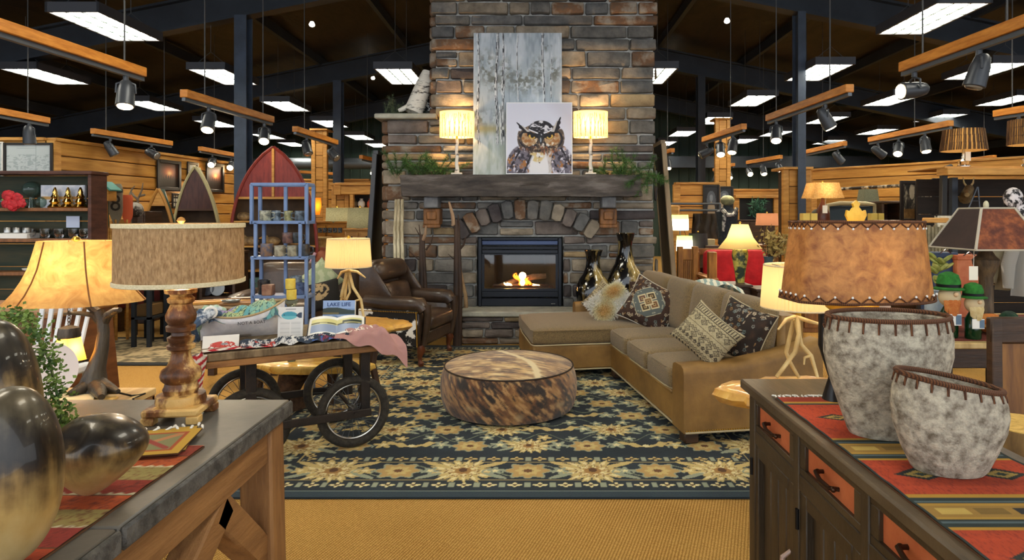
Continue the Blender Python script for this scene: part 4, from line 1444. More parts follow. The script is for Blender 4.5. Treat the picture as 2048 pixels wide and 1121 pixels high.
b.surf(lambda u, v: (.72 + .34 * u, 1.2 + .5 * v, .815 + .05 * math.sin(u * PI) + .02 * math.sin(v * 14 + u * 5)), 14, 24)
b.build('throw_blanket', m_throw, label='pale green and cream throw folded over the sofa back', cat='blanket')
# ------------------------------------------------------------------ pillows
def pillow(label, M, w, h, t, paint, n=70, rough=.9, trim=None, bump=.4):
 root = thing('throw_pillow', label, 'pillow', M @ Vector((0, 0, 0)), 'pillows on the sectional')
 def place(sg):
  def fn(u, v):
   x, y = 2 * u - 1, 2 * v - 1
   f = (np.clip(1 - np.abs(x) ** 2.4, 0, 1) * np.clip(1 - np.abs(y) ** 2.4, 0, 1)) ** .5
   px = x * w / 2 * (1 - .1 * (1 - y * y) * np.abs(x) ** 3)
   py = y * h / 2 * (1 - .1 * (1 - x * x) * np.abs(y) ** 3)
   pz = sg * t / 2 * f
   A = np.array(M)
   return tuple(A[i, 0] * px + A[i, 1] * py + A[i, 2] * pz + A[i, 3] for i in range(3))
  return fn
 mt = vmat('printed pillow cloth', rough, bump, 380)
 sheet('front_cover', mt, place(1), n, n, paint, root)
 sheet('back_cover', mt, place(-1), 24, 24, paint, root)
 if trim is not None:
  pts = []
  for k in range(48):
   s, q = k // 12, (k % 12) / 12 * 2 - 1
   x, y = ((q, -1), (1, q), (-q, 1), (-1, -q))[s]
   pts.append(M @ Vector((x * w / 2 * (1 - .1 * (1 - y * y) * abs(x) ** 3), y * h / 2 * (1 - .1 * (1 - x * x) * abs(y) ** 3), 0)))
  MB().tube(pts, .006, 6, closed=True).build('piping', trim, root)
 return root
def pmat(px, py, Y, yaw=0., pitch=0., roll=0.):
 return Matrix.Translation(at(px, py, Y)) @ Matrix.Rotation(math.radians(yaw), 4, 'Z') @ Matrix.Rotation(PI / 2 - math.radians(pitch), 4, 'X') @ Matrix.Rotation(math.radians(roll), 4, 'Z')
def paint_floral(u, v, c='33221A', seed=1):
 im = np.zeros(u.shape + (3,))
 im[:] = HX(c)
 rs = random.Random(seed)
 put(im, (fbm(u, v, 8, seed) - .5) * 3, '4A3222')
 for k in range(120):
  x, y = rs.random(), rs.random()
  d, a = np.hypot(u - x, v - y), np.arctan2(v - y, u - x)
  cc = rs.choice(('B8A284', '8C8A80', '9A7448', 'C9B89A', '6E7C78'))
  if rs.random() < .5:
   put(im, np.abs(d - .022 * (1 + .3 * np.cos(5 * a))) < .008, cc)
  else:
   put(im, ell(u, v, x, y, .035, .01, rs.random() * 3) < 1, cc)
 return im
def paint_kilim(u, v):
 im = paint_floral(u, v, '3A241A', 4)
 x, y = u - .47, v - .52
 r = np.abs(x) + np.abs(y) * .95
 put(im, (r < .4) * (np.maximum(np.abs(x), np.abs(y)) < .31), '5F6662')
 put(im, (np.abs(r - .4) < .008) * (np.maximum(np.abs(x), np.abs(y)) < .31), 'C9BC9C')
 rs = random.Random(9)
 for k in range(26):
  a, q = rs.random() * 6.28, .24 + .1 * rs.random()
  put(im, ell(u, v, .47 + q * math.cos(a), .52 + q * math.sin(a), .014, .014) < 1, 'A9A692')
 ins_ = (np.abs(x) < .2) * (np.abs(y) < .2) * (r < .25)
 for (cx, cy, c) in ((0, .13, '4A3A26'), (0, -.13, '4A3A26'), (.13, 0, '7A5030'), (-.13, 0, '6A4A3E'), (0, 0, '8A6A44')):
  q = np.abs(x - cx) + np.abs(y - cy)
  put(im, q < .115, 'D6C49A')
  put(im, q < .085, c)
  put(im, q < .04, 'B49A6A')
  put(im, q < .02, '5A3A20')
 return im
def paint_tribal(u, v):
 im = np.zeros(u.shape + (3,))
 im[:] = HX('C3B590')
 put(im, (fbm(u, v, 60, 2, 2) - .5) * 3, 'A4946C')
 put(im, (np.sin(u * 120) > .2) * (v > .82) * (v < .93), '4A3E30')
 put(im, (np.abs(v - .8) < .008) + (np.abs(v - .95) < .006), '3E342A')
 for c, f in ((.66, 6), (.34, 6), (.24, 11)):
  q = np.mod(u * f + .1, 1) - .5
  d = np.abs(q / f) + np.abs(v - c) * .9
  put(im, np.abs(d - .06 * 6 / f) < .009, '3C342A')
  put(im, np.abs(d - .028 * 6 / f) < .007, '3C342A')
 put(im, (np.sin(u * 150) * np.sin(v * 150) > .55) * .5, '6A5C44')
 w = np.abs(np.mod(u * 14, 1) - .5) * .07
 for c in (.46, .42, .14, .1, .74):
  put(im, np.abs(v - c - w + .025) < .009, '4A4032')
 put(im, (np.abs(v - .54) < .006) + (np.abs(v - .2) < .005), '5A4C38')
 put(im, (v < .05) * (np.sin(u * 90) > 0), '3E342A')
 return im
def paint_fur(u, v):
 im = np.zeros(u.shape + (3,))
 im[:] = HX('F6ECCE')
 put(im, np.clip(1.3 - ell(u, v, .25, .35, .25, .3), 0, 1), 'C99A48')
 put(im, np.clip(1.3 - ell(u, v, .7, .7, .3, .28), 0, 1), 'C49344')
 return im
pillow('small tribal print cushion half hidden behind the fur pillow', pmat(1207, 603, 6.66, -20, 22, -38), .36, .36, .13, paint_tribal)
pillow('dark brown floral cushion tucked behind the medallion pillow', pmat(1296, 600, 6.62, -25, 18, 4), .42, .42, .14, lambda u, v: paint_floral(u, v, '3A241A', 2))
fM = pmat(1220, 608, 6.15, -8, 30, 38)
fur = pillow('shaggy cream and honey fur pillow on the chaise', fM, .42, .3, .15, paint_fur, 40)
fb = MB()
rs = random.Random(3)
hv, hf, hc = [], [], []
for i in range(5200):
 u, v = rs.random(), rs.random()
 x, y = 2 * u - 1, 2 * v - 1
 f = (max(0, 1 - abs(x) ** 2.6) * max(0, 1 - abs(y) ** 2.6)) ** .42
 p = Vector((x * .21, y * .15, .075 * f))
 d = Vector((x * .5 + rs.uniform(-.6, .6), y * .5 - .4 + rs.uniform(-.6, .6), .5 + f * .3)).normalized() * rs.uniform(.02, .045)
 s = Vector((rs.uniform(-1, 1), rs.uniform(-1, 1), 0)).normalized() * .0035
 k = len(hv)
 hv += [fM @ (p - s), fM @ (p + s), fM @ (p + d)]
 hf.append((k, k + 1, k + 2))
 t = min(1, max(0, 1.25 - math.hypot((u - .25) / .25, (v - .35) / .3)), 1) + min(1, max(0, 1.25 - math.hypot((u - .7) / .3, (v - .7) / .28)))
 c = HX('FBF4DC') * (1 - min(1, t)) + HX('D9A85A') * min(1, t)
 hc += [c * .9, c * .9, np.minimum(1, c * 1.2)]
fb.v, fb.f = hv, hf
colour(fb.build('fur', vmat('long fur', .8, 0, 50, sheen=.3), fur, smooth=0, kind='stuff', fixn=False), hc)
pillow('brown and slate medallion pillow with white piping on the sofa corner', pmat(1301, 612, 5.95, -18, 24, -26), .5, .46, .19, paint_kilim, 110, trim=mat('white piping', 'CFC8B8', .8))
pillow('brown floral pillow with cream seam against the near sofa arm', pmat(1484, 664, 4.4, -32, 16, -20), .36, .4, .21, lambda u, v: paint_floral(u, v, '2C2018', 7), 90, trim=m_welt)
pillow('cream tribal print pillow leaning at the near sofa arm', pmat(1413, 671, 4.28, -30, 24, -36), .4, .33, .18, paint_tribal, 110)
# ================================================================== WING CHAIR
m_brn = mat('dark brown leather', '2E2118', .36, col2='4C392A', scale=5, bump=.2, bscale=40, coat=.15)
m_cow = mat('black and white cowhide', '15100E', .7, col2='E9E4DA', scale=5.5, ramp=(.5, .53), bump=.3, bscale=200)
MC = frame((-1.1, 6.06, .0125), math.radians(75.5))
wc = thing('wing_chair', 'dark brown leather wing recliner with cowhide sides', 'armchair', MC @ Vector((0, 0, 0)))
MB(MC).bx(.1, .75, .01, .66, .19, .345, .03).build('seat_base', m_brn, wc)
cush(MB(MC), (.425, .3, .415), (.58, .68, .15), .05, .025).build('seat_cushion', m_brn, wc, smooth=60)
for x0, x1 in ((0, .15), (.7, .85)):
 xc = (x0 + x1) / 2
 ar = MB(MC)
 pts = [(xc, .02, .54), (xc, .06, .59), (xc, .2, .595), (xc, .45, .6), (xc, .66, .62)]
 ar.tube(pts, [.065, .085, .085, .08, .07], 14)
 ar.bx(x0 + .02, x1 - .02, .05, .7, .19, .58, .02)
 o = ar.build('arm', m_brn, wc, smooth=60)
 MB(MC).tube([(xc, .0, .6), (xc, -.015, .5), (xc + .01, .0, .38), (xc, .03, .2)], [.05, .04, .035, .03], 10).build('scroll_front', m_brn, o)
MB(MC).bx(-.002, .018, .06, .7, .2, .55, .006).build('side_panel', m_cow, wc)
MB(MC).bx(.832, .852, .06, .7, .2, .55, .006).build('side_panel', m_cow, wc)
b = MB(MC)
for i in range(34):
 b.ball((-.006, .06 + .62 * i / 33, .535 - .0), .007, 5, 4)
 b.ball((-.006, .06 + .01 * i / 33, .2 + .33 * i / 33), .007, 5, 4)
b.build('nailheads', M_GOLD, wc, kind='stuff')
Qb = Matrix.Rotation(-.22, 3, 'X')
cush(MB(MC), (.425, .66, .69), (.6, .16, .66), .07, .0, Q=Qb).build('backrest', m_brn, wc, smooth=60)
cush(MB(MC), (.425, .52, .63), (.54, .17, .32), .08, .0, side=.12, Q=Qb).build('back_cushion', m_brn, wc, smooth=60)
cush(MB(MC), (.425, .6, .91), (.62, .2, .22), .095, 0, side=.06, Q=Qb).build('head_roll', m_brn, wc, smooth=60)
for x in (.07, .76):
 b = MB(MC).surf(lambda u, v: (x + .02 * math.cos(v * 2 * PI), .36 + .36 * u + .04 * math.sin(v * 2 * PI) * (1 - u), .6 + (.38 * min(1, .35 + u * 1.2)) * (.5 + .5 * math.sin(v * 2 * PI))), 8, 10, cv=True)
 b.f.append(tuple(range(10)))
 b.f.append(tuple(70 + i for i in range(10)))
 b.build('wing', m_brn, wc, smooth=60)
for x, y in ((.06, .06), (.79, .06), (.08, .68), (.77, .68)):
 MB(MC).tube([(x, y, .2), (x, y - .015, .15), (x, y + .005, .09), (x, y, .05), (x, y - .01, .03), (x, y - .01, 0)], [.04, .042, .024, .02, .032, .026], 12).build('leg', mat('red brown turned leg', '4A2412', .35, col2='6E3A1C', scale=6), wc)
# brown sofa seen behind the cart, with two cushions
bs = thing('leather_loveseat', 'dark brown leather loveseat behind the wheeled cart', 'sofa', (-2.55, 6.9, 0))
MB().bx(-3.25, -2.1, 6.6, 7.4, .12, .42, .04).build('seat_base', m_brn, bs)
cush(MB(), (-2.66, 6.9, .48), (1.0, .66, .16), .05, .02).build('seat_cushion', m_brn, bs, smooth=60)
cush(MB(), (-2.66, 7.32, .62), (1.15, .22, .66), .08, 0, Q=Matrix.Rotation(-.12, 3, 'X')).build('backrest', m_brn, bs, smooth=60)
cush(MB(), (-2.16, 6.95, .4), (.2, .8, .5), .08, .02).build('arm', m_brn, bs, smooth=60)
cush(MB(), (-3.2, 6.95, .4), (.2, .8, .5), .08, .02).build('arm', m_brn, bs, smooth=60)
for x, y in ((-3.2, 6.65), (-2.15, 6.65), (-3.2, 7.3), (-2.15, 7.3)):
 MB().cyl((x, y, 0), (x, y, .13), .03, .035).build('foot', W_DARK, bs)
plain = lambda c, c2: (lambda u, v: np.where((fbm(u, v, 5, 3) > .5)[..., None], HX(c), HX(c2)))
pillow('sage green fringed cushion on the brown loveseat', pmat(640, 562, 6.75, 30, 20, 40), .4, .36, .14, plain('A9B58E', 'C4CBA6'), 30)
pillow('dark cushion with mottled cream patch on the brown loveseat', pmat(646, 592, 6.6, 10, 30, 15), .38, .34, .14, lambda u, v: np.where((ell(u, v, .4, .6, .3, .3) < 1)[..., None] & (fbm(u, v, 12, 5) > .45)[..., None], HX('B59A70'), HX('1E1A16')), 50)
# ================================================================== BURL TABLES + ANTLER LAMPS
def slab(b, c, rx, ry, z0, z1, seed=0, n=46):
 rs = random.Random(seed)
 ph = [rs.random() * 6.28 for _ in range(6)]
 rad = [1 + .07 * math.sin(3 * a + ph[0]) + .06 * math.sin(5 * a + ph[1]) + .04 * math.sin(11 * a + ph[2]) + .03 * math.sin(23 * a + ph[3]) for a in [2 * PI * i / n for i in range(n)]]
 vs, fs = [], []
 for lev, (k, z) in enumerate(((.93, z0), (1.02, (z0 + z1) / 2), (1., z1 - .006), (.985, z1))):
  for i in range(n):
   a = 2 * PI * i / n
   q = k * rad[i] * (1 + (rs.uniform(-.02, .02) if lev < 3 else 0))
   vs.append((c[0] + rx * q * math.cos(a), c[1] + ry * q * math.sin(a), z + (rs.uniform(-.006, .006) if lev == 1 else 0)))
 for lev in range(3):
  for i in range(n):
   fs.append((lev * n + i, lev * n + (i + 1) % n, (lev + 1) * n + (i + 1) % n, (lev + 1) * n + i))
 fs += [tuple(range(n))[::-1], tuple(3 * n + i for i in range(n))]
 return b.add(vs, fs)
bt = thing('burl_side_table', 'burl slab side table carrying the antler lamp beside the wing chair', 'table', (-1.47, 5.15, 0))
slab(MB(), (-1.45, 5.12), .37, .3, .56, .615, 4).build('top', W_BURL, bt, smooth=50)
for i, (dx, dy) in enumerate(((-.2, -.12), (.18, -.12), (.0, .18))):
 MB().tube([(-1.45 + dx * 1.15, 5.12 + dy * 1.15, .0125), (-1.45 + dx * .7, 5.12 + dy * .7, .3), (-1.45 + dx, 5.12 + dy, .57)], [.025, .03, .035], 8).build('leg', m_branch, bt)
bl = thing('burl_coffee_table', 'low golden burl slab table seen beneath the cart', 'table', (-1.85, 4.95, 0))
slab(MB(), (-1.72, 4.8), .45, .17, .31, .37, 11).build('top', mat('yellow burl', 'C08A30', .4, col2='EBC668', scale=5, dist=2.5, coat=.2), bl, smooth=50)
MB().tube([(-1.9, 4.83, 0), (-1.92, 4.83, .15), (-1.85, 4.8, .31)], [.13, .09, .11], 14).build('stump_base', W_BARK, bl)
for dx, dy in ((.36, -.05), (-.4, .05), (.1, .2)):
 MB().tube([(-1.72 + dx * 1.1, 4.8 + dy * .5, 0.0125), (-1.72 + dx, 4.8 + dy * .5, .32)], [.02, .028], 8).build('leg', m_branch, bl)
m_antler = mat('antler', '9A7436', .5, col2='DCC68C', scale=5, stretch=(1, 1, .7), ramp=(.3, .6))
m_pleat = mat('pleated linen shade', 'E3CD9C', .9, transl=.55)
def pleat_shade(t, c, r0, r1, z0, z1, m=m_pleat, n=120, amp=.006, sx=1.):
 vs = lambda p, a: Vector((p.x * (1 + amp / r0 * math.cos(a * n / 2)), p.y * (1 + amp / r0 * math.cos(a * n / 2)), p.z))
 o = MB().lathe([(r0, z0), (r1, z1)], c, n * 2, cap0=False, cap1=False, fn=vs).build('shade', m, t, smooth=60)
 for r, z in ((r0, z0), (r1, z1)):
  MB().tube([(c[0] + r * 1.012 * math.cos(i * PI / 20), c[1] + r * 1.012 * math.sin(i * PI / 20), z + c[2]) for i in range(40)], .0045, 6, closed=True).build('rim', C_CREAM, o)
 b = MB()
 for k in range(3):
  a = k * 2 * PI / 3
  b.tube([(c[0], c[1], c[2] + z1 - .03), (c[0] + r1 * math.cos(a), c[1] + r1 * math.sin(a), c[2] + z1 - .005)], .002, 4)
 b.build('spider', M_GREY, o)
 return o
def antler_lamp(label, Y, pl, shade_px, sy0, sy1, base_z, dec, lit):
 x = (shade_px - CX) * Y / F
 t = thing('antler_lamp', label, 'lamp', (x, Y, base_z), 'antler table lamps')
 for pts in pl:
  P = [at(px, py, Y + dy) for px, py, dy, r in pts]
  if P[-1].z < base_z + .03:
   P[-1].z = base_z + .008
  MB().tube(P, [r * .78 for *_, r in pts], 10).build('antler', m_antler, t)
 z0, z1 = H - (sy1 - HZ) * Y / F, H - (sy0 - HZ) * Y / F
 MB().tube([(x, Y, z0 - .06), (x, Y, z0 + .08)], .014, 8).build('stem', M_GOLD, t)
 pleat_shade(t, (x, Y, 0), .18, .165, z0, z1)
 MB().ball((x, Y, z1 + .015), .014, 8, 6).build('finial', M_GOLD, t)
 bulb('bulb', (x, Y, (z0 + z1) / 2), LAMP_W * lit, t)
 return t
antler_lamp('antler table lamp with cream pleated shade on the burl side table', 5.12,
   [[(697, 541, -.02, .016), (683, 545, -.06, .016), (675, 558, -.09, .008)], [(695, 541, 0, .016), (715, 544, -.05, .015), (731, 556, -.08, .007)],
             [(695, 540, 0, .018), (688, 570, -.05, .016), (682, 594, -.06, .014), (692, 601, -.02, .014), (700, 585, .02, .013), (696, 550, 0, .012)],
             [(698, 545, 0, .018), (706, 575, -.04, .016), (722, 600, -.06, .015), (728, 640, -.05, .012)], [(722, 599, -.05, .012), (711, 602, -.07, .009), (707, 612, -.08, .006)],
             [(694, 545, .02, .016), (690, 600, .08, .014), (700, 645, .1, .012)], [(697, 545, .02, .016), (680, 610, .1, .014), (676, 640, .12, .012)]], 697, 478, 534, .615, 0, .4)
es = thing('live_edge_table', 'live edge slab end table beside the near sofa arm', 'table', (1.3, 3.2, 0))
slab(MB(), (1.38, 3.1), .43, .3, .555, .625, 23).build('top', W_BURL, es, smooth=50)
for dx, dy in ((-.25, -.2), (.3, -.2), (0, .25)):
 MB().tube([(1.36 + dx, 3.1 + dy, 0), (1.36 + dx * .8, 3.1 + dy * .7, .56)], [.03, .04], 8).build('leg', m_branch, es)
antler_lamp('antler table lamp with pleated shade behind the dark sideboard', 3.2,
   [[(1590, 634, 0, .014), (1572, 640, -.05, .013), (1556, 660, -.08, .006)], [(1592, 634, 0, .014), (1618, 643, -.04, .013), (1645, 650, -.02, .007)],
             [(1594, 632, 0, .017), (1598, 670, -.03, .016), (1590, 705, -.06, .015), (1553, 755, -.08, .012)], [(1592, 640, 0, .016), (1602, 690, 0, .015), (1622, 712, -.03, .014), (1635, 755, -.05, .01)],
             [(1620, 712, -.03, .01), (1609, 716, -.05, .008), (1608, 730, -.06, .005)], [(1588, 640, .02, .015), (1572, 705, .05, .014), (1580, 725, .04, .013), (1598, 756, .02, .01)]], 1597, 531, 615, .625, 0, .5)
# ================================================================== WHEELED CART
MK = frame((-1.17, 4.0, .0125), math.atan2(.48, .88))
m_iron = mat('dark iron bar', '1C1715', .55, col2='30271F', scale=10, metal=.3)
m_plank = mat('grey weathered plank', '5C4A34', .8, col2='8E7A5C', scale=4, stretch=(6, 1, 1), bump=.5)
cart = thing('wheeled_cart', 'industrial display cart with plank top on four spoked wheels', 'cart', MK @ Vector((-.3, .27, 0)))
CT = .708
for j in range(3):
 MB(MK).bx(-.86, .14, -.13 + j * .25, .115 + j * .25, CT - .045, CT, .006).build('plank', m_plank, cart)
MB(MK).bx(-.84, .12, -.125, -.09, CT - .085, CT - .047, .004).build('apron', W_RUST, cart)
MB(MK).bx(-.84, .12, .57, .605, CT - .085, CT - .047, .004).build('apron', W_RUST, cart)
for x in (0.07, -.6):
 for y in (0, .52):
  MB(MK).bx(x - .03, x + .03, y - .025, y + .025, .2, CT - .045, .004).build('post', m_iron, cart)
  MB(MK).bx(x - .06, x + .06, y - .04, y + .04, CT - .09, CT - .045, .004).build('bracket', m_iron, cart)
for y in (-.05, .6):
 MB(MK).beam((-.64, y, .225), (.1, y, .225), .018, .05, .004).build('side_bar', m_iron, cart)
for x in (0, -.6):
 MB(MK).tube([(x, -.07, .23), (x, .62, .23)], .012, 8).build('axle', m_iron, cart)
m_tire = mat('worn rubber tire', '221E18', .8, col2='3A342A', scale=40, bump=.5)
m_rim = mat('rusty chrome rim', '8B8478', .25, metal=1, col2='C9C2B4', scale=6)
for x, y in ((0, 0), (-.6, 0), (0, .55), (-.6, .55)):
 wt = MB(MK).tube([(x + .202 * math.cos(i * PI / 24), y, .23 + .202 * math.sin(i * PI / 24)) for i in range(48)], .027, 10, closed=True).build('tire', m_tire, cart)
 MB(MK).tube([(x + .172 * math.cos(i * PI / 24), y, .23 + .172 * math.sin(i * PI / 24)) for i in range(48)], .009, 8, closed=True).build('rim', m_rim, wt)
 MB(MK).tube([(x, y - .045, .23), (x, y - .04, .23), (x, y + .04, .23), (x, y + .045, .23)], [.015, .032, .032, .015], 12).build('hub', m_iron, wt)
 b = MB(MK)
 for i in range(28):
  a, s = i * PI / 14, (-1) ** i
  b.tube([(x + .025 * math.cos(a + s * .9), y + s * .03, .23 + .025 * math.sin(a + s * .9)), (x + .17 * math.cos(a), y, .23 + .17 * math.sin(a))], .0016, 4)
 b.build('spokes', M_GREY, wt, kind='stuff')
CZ = CT + .0125
def onc(x, y, z=0.):
 return MK @ Vector((x, y, CT + z))
# canoe shaped canvas tote with folded towels
tote = thing('canoe_tote', 'white canvas boat shaped tote full of towels on the cart', 'basket', onc(-.55, .3))
m_canvas = mat('white canvas', 'DAD8DC', .85, col2='EAE8E8', scale=30)
def hull(u, v, inset=0.):
 t = 2 * u - 1
 w = (.15 - inset) * (1 - abs(t) ** 2.4)
 s = 2 * v - 1
 sheer = .15 + .05 * t * t + .025 * t
 zz = (abs(s) ** .8) * sheer
 return (-.625 + (.235 - inset * .3) * t * (1 + .06 * zz / .2), .3 + w * math.copysign(min(1, abs(s) * 1.35) ** .6, s), CT + .004 + zz + inset * .2)
MB(MK).surf(lambda u, v: hull(u, v), 30, 17).build('hull', m_canvas, tote, smooth=60)
for s in (0, 1):
 MB(MK).tube([hull(i / 29, s) for i in range(30)], .007, 6).build('rope_rim', mat('tan rope', 'A89068', .9), tote)
text('NOT A BOAT', .026, mat('print black', '26262A', .8), tote, MK @ Matrix.Translation((-.585, .142, CT + .115)) @ Matrix.Rotation(PI / 2, 4, 'X'), .001)
def paint_dahlia(u, v):
 im = np.zeros(u.shape + (3,))
 im[:] = HX('4C6E7C')
 for (cx, cy, r, c1, c2) in ((.35, .35, .42, 'E3DC8C', '9CC7A8'), (.8, .55, .5, 'E6DF94', '6FB0B4'), (.1, .6, .3, '7C5AA8', 'B9A2CC'), (.02, .2, .22, '38506C', '8A9AB0')):
  d, a = np.hypot(u - cx, (v - cy) * .7), np.arctan2((v - cy) * .7, u - cx)
  for k in range(5, 0, -1):
   rr_ = r * k / 5 * (.8 + .2 * np.cos(14 * a + k * 1.6))
   f = k / 5
   put(im, d < rr_, HX(c2) * f + HX(c1) * (1 - f))
   put(im, np.abs(d - rr_) < .008, HX(c2) * .45)
 return im
def tow(u, v):
 x = -.82 + .41 * u
 y = .17 + .26 * v
 z = CT + .12 + .1 * np.sin(PI * np.clip(v, .02, .98)) ** .7 * (.35 + .9 * u) * np.clip((1.04 - u) * 8, 0, 1) + .012 * np.sin(u * 22 + v * 9)
 A = np.array(MK)
 return tuple(A[i, 0] * x + A[i, 1] * y + A[i, 2] * z + A[i, 3] for i in range(3))
sheet('floral_towel', vmat('towel print', .95, .5, 200), tow, 90, 60, paint_dahlia, label='teal and yellow dahlia print towel heaped in the tote', cat='towel')
for k, (x, y, c, w) in enumerate(((-.86, .22, '3C5068', 'slate blue'), (-.83, .36, '9FB8A0', 'pale green'))):
 b = MB(MK)
 for q in range(3):
  b.tube([(x + .1, y, CT + .17), (x + .03 * q, y - .04, CT + .19), (x - .05, y - .05 * q + .02, CT + .12), (x - .06 + .02 * q, y - .06 + .04 * q, CT + .02)], [.02, .03, .028, .02], 8)
 b.build('knotted_scarf', mat(w + ' scarf', c, .9, col2='C9CED2', scale=14, ramp=(.5, .6)), label=w + ' scarf with tassels spilling from the tote end', cat='scarf', kind=None)
MB(MK).tube([(-.81 + .032 * math.cos(i * PI / 8), .17 - .004 * math.sin(i), CT + .19 + .03 * math.sin(i * PI / 8)) for i in range(16)], .009, 8, closed=True).build('napkin_ring', M_WHITE, label='white ring on the scarf at the tote end', cat='ring')
# books and cards on the cart
def card(name, label, cat, px0, px1, py0, py1, Y, paint, th=.012, yaw=0., lean=8, nx=70, ny=90, mt=None):
 c = at((px0 + px1) / 2, py1, Y)
 w, h = (px1 - px0) * Y / F, (py1 - py0) * Y / F
 M = Matrix.Translation(c) @ Matrix.Rotation(math.radians(yaw), 4, 'Z') @ Matrix.Rotation(-math.radians(lean), 4, 'X')
 t = thing(name, label, cat, c)
 MB(M).bx(-w / 2, w / 2, 0, th, 0, h, .001).build('block', M_PAPER, t, smooth=0)
 A = np.array(M)
 sheet('cover', mt or vmat('printed card', .45), lambda u, v: tuple(A[i, 0] * (u - .5) * w + A[i, 1] * -.0012 + A[i, 2] * v * h + A[i, 3] for i in range(3)), nx, ny, paint, t)
 return t, M, w, h
def paint_fish(u, v):
 im = np.zeros(u.shape + (3,))
 im[:] = HX('ECE9E4')
 b = (ell(u, v, .45, .72, .32, .13) < 1)
 put(im, b, '3E9FB4')
 put(im, b * (v < .7), '6FC3CC')
 put(im, (np.abs(v - .72) < np.clip((u - .7) * .6, 0, .09)) * (u > .7) * (u < .95), '2C3E58')
 put(im, ell(u, v, .24, .74, .03, .015) < 1, '14303C')
 put(im, (np.abs(u - .5) < .2) * (np.abs(v - .93) < .012), '7A7A7E')
 put(im, (np.mod(v * 24, 1) < .35) * (v < .52) * (v > .08) * (np.abs(u - .5) < .4) * (np.abs(u - .5) > .03), 'C4C2BE')
 return im
def paint_lake(u, v):
 im = np.zeros(u.shape + (3,))
 im[:] = HX('7E9CC8')
 put(im, v > .72, '9CB6E0')
 put(im, (v > .52) * (v < .76) * (v < .72 + .05 * np.sin(u * 5)), '2A3A34')
 put(im, (np.abs(v - .56) < .03) * (u < .5), '7A6A34')
 put(im, (v < .5) * (v > .3), '7F9CCB')
 put(im, (v < .3) * (v > .0), '41527E')
 put(im, (fbm(u, v * 3, 8, 3) > .55) * (v < .5), 'A8BEDF')
 put(im, (v < .34 + .1 * (u - .3)) * (v > .1) * (u > .3) * (u < .93) * (v > .2 - .12 * np.sin((u - .3) * 5)), 'C42A22')
 put(im, (v < .14), '22242C')
 return im
def paint_crab(u, v):
 im = np.zeros(u.shape + (3,))
 im[:] = HX('E9E4DC')
 put(im, (ell(u, v, .55, .35, .34, .22) < 1) * (fbm(u, v, 14, 3) > .35), 'C5362A')
 put(im, (ell(u, v, .6, .38, .1, .08) < 1), '8A8A90')
 for k in range(6):
  put(im, seg(u, v, .25 + .12 * k, .3, .15 + .16 * k, .1) < .02, 'B0281E')
 return im
card('fish_card', 'white printed card with a teal fish on the cart', 'card', 556, 604, 615, 676, 3.95, paint_fish, yaw=8)
t, M, w, h = card('lake_book', 'LAKE LIFE hardcover with red canoe standing on the cart', 'book', 645, 708, 602, 660, 4.12, paint_lake, .03, yaw=4)
text('LAKE LIFE', .036, mat('title blue', '1F3C72', .6), t, M @ Matrix.Translation((0, -.004, h * .86)) @ Matrix.Rotation(PI / 2, 4, 'X'), .0012)
card('crab_card', 'white card with red crab lying against the tote', 'card', 408, 474, 668, 700, 3.66, paint_crab, .004, yaw=22, lean=38)
ob = thing('open_book', 'open photo book with lake pictures propped on the cart', 'book', at(676, 676, 3.98))
Mo = Matrix.Translation(on(672, 676, CZ + .001)) @ Matrix.Rotation(math.radians(14), 4, 'Z') @ Matrix.Rotation(math.radians(30), 4, 'X')
def paint_page(u, v):
 im = np.zeros(u.shape + (3,))
 im[:] = HX('EEEADF')
 a = (u > .05) * (u < .95)
 put(im, a * (v > .25) * (v < .85), 'D9D08C')
 put(im, a * (v < .55) * (v > .08), '8E9DB8')
 put(im, a * (np.abs(v - .58 - .04 * np.sin(u * 6)) < .03), '4A4A30')
 put(im, (u > .6) * a * (np.abs(v - .68) < .06), '2F3A2C')
 return im
AO = np.array(Mo)
sheet('pages', vmat('printed card', .45), lambda u, v: tuple(AO[i, 0] * (u - .5) * .34 + AO[i, 1] * (v * .17) + AO[i, 2] * (.02 + .022 * np.abs(np.sin((u - .5) * 2 * PI)) ** .7) + AO[i, 3] for i in range(3)), 60, 30, paint_page, ob)
MB(Mo).bx(-.178, .178, -.004, .176, 0.0, .016, .003).build('cover', mat('book cover dark', '2A2A2E', .6), ob)
MB(Mo).bx(-.17, .17, -.002, .171, .012, .02, .001).build('page_block', M_PAPER, ob)
# cloths along the front edge
def paint_stars(u, v):
 im = np.zeros(u.shape + (3,))
 im[:] = HX('2F3A4A')
 rs = random.Random(8)
 for k in range(70):
  x, y = rs.random(), rs.random()
  d, a = np.hypot((u - x) * 4, v - y), np.arctan2(v - y, (u - x) * 4)
  put(im, d < .12 * (.55 + .45 * np.cos(5 * a + k)), 'DEDCDA')
 put(im, (u > .28) * (u < .5) * (fbm(u * 4, v, 12, 4) > .52), 'E6E4E0')
 put(im, (u < .3) * (v < .3) * (fbm(u * 4, v, 9, 2) > .45), 'C2453A')
 put(im, (u > .7) * (v < .35) * (fbm(u * 5, v, 8, 6) > .5), '8A2F46')
 put(im, (u > .6) * (v < .25) * (fbm(u * 5, v, 8, 16) > .55), '4A6CB0')
 return im
def cloth(name, label, f, nx, ny, paint, cat='cloth'):
 A = np.array(MK)
 def fn(u, v):
  x, y, z = f(u, v)
  return tuple(A[i, 0] * x + A[i, 1] * y + A[i, 2] * z + A[i, 3] for i in range(3))
 return sheet(name, vmat('towel print', .95, .5, 200), fn, nx, ny, paint, label=label, cat=cat)
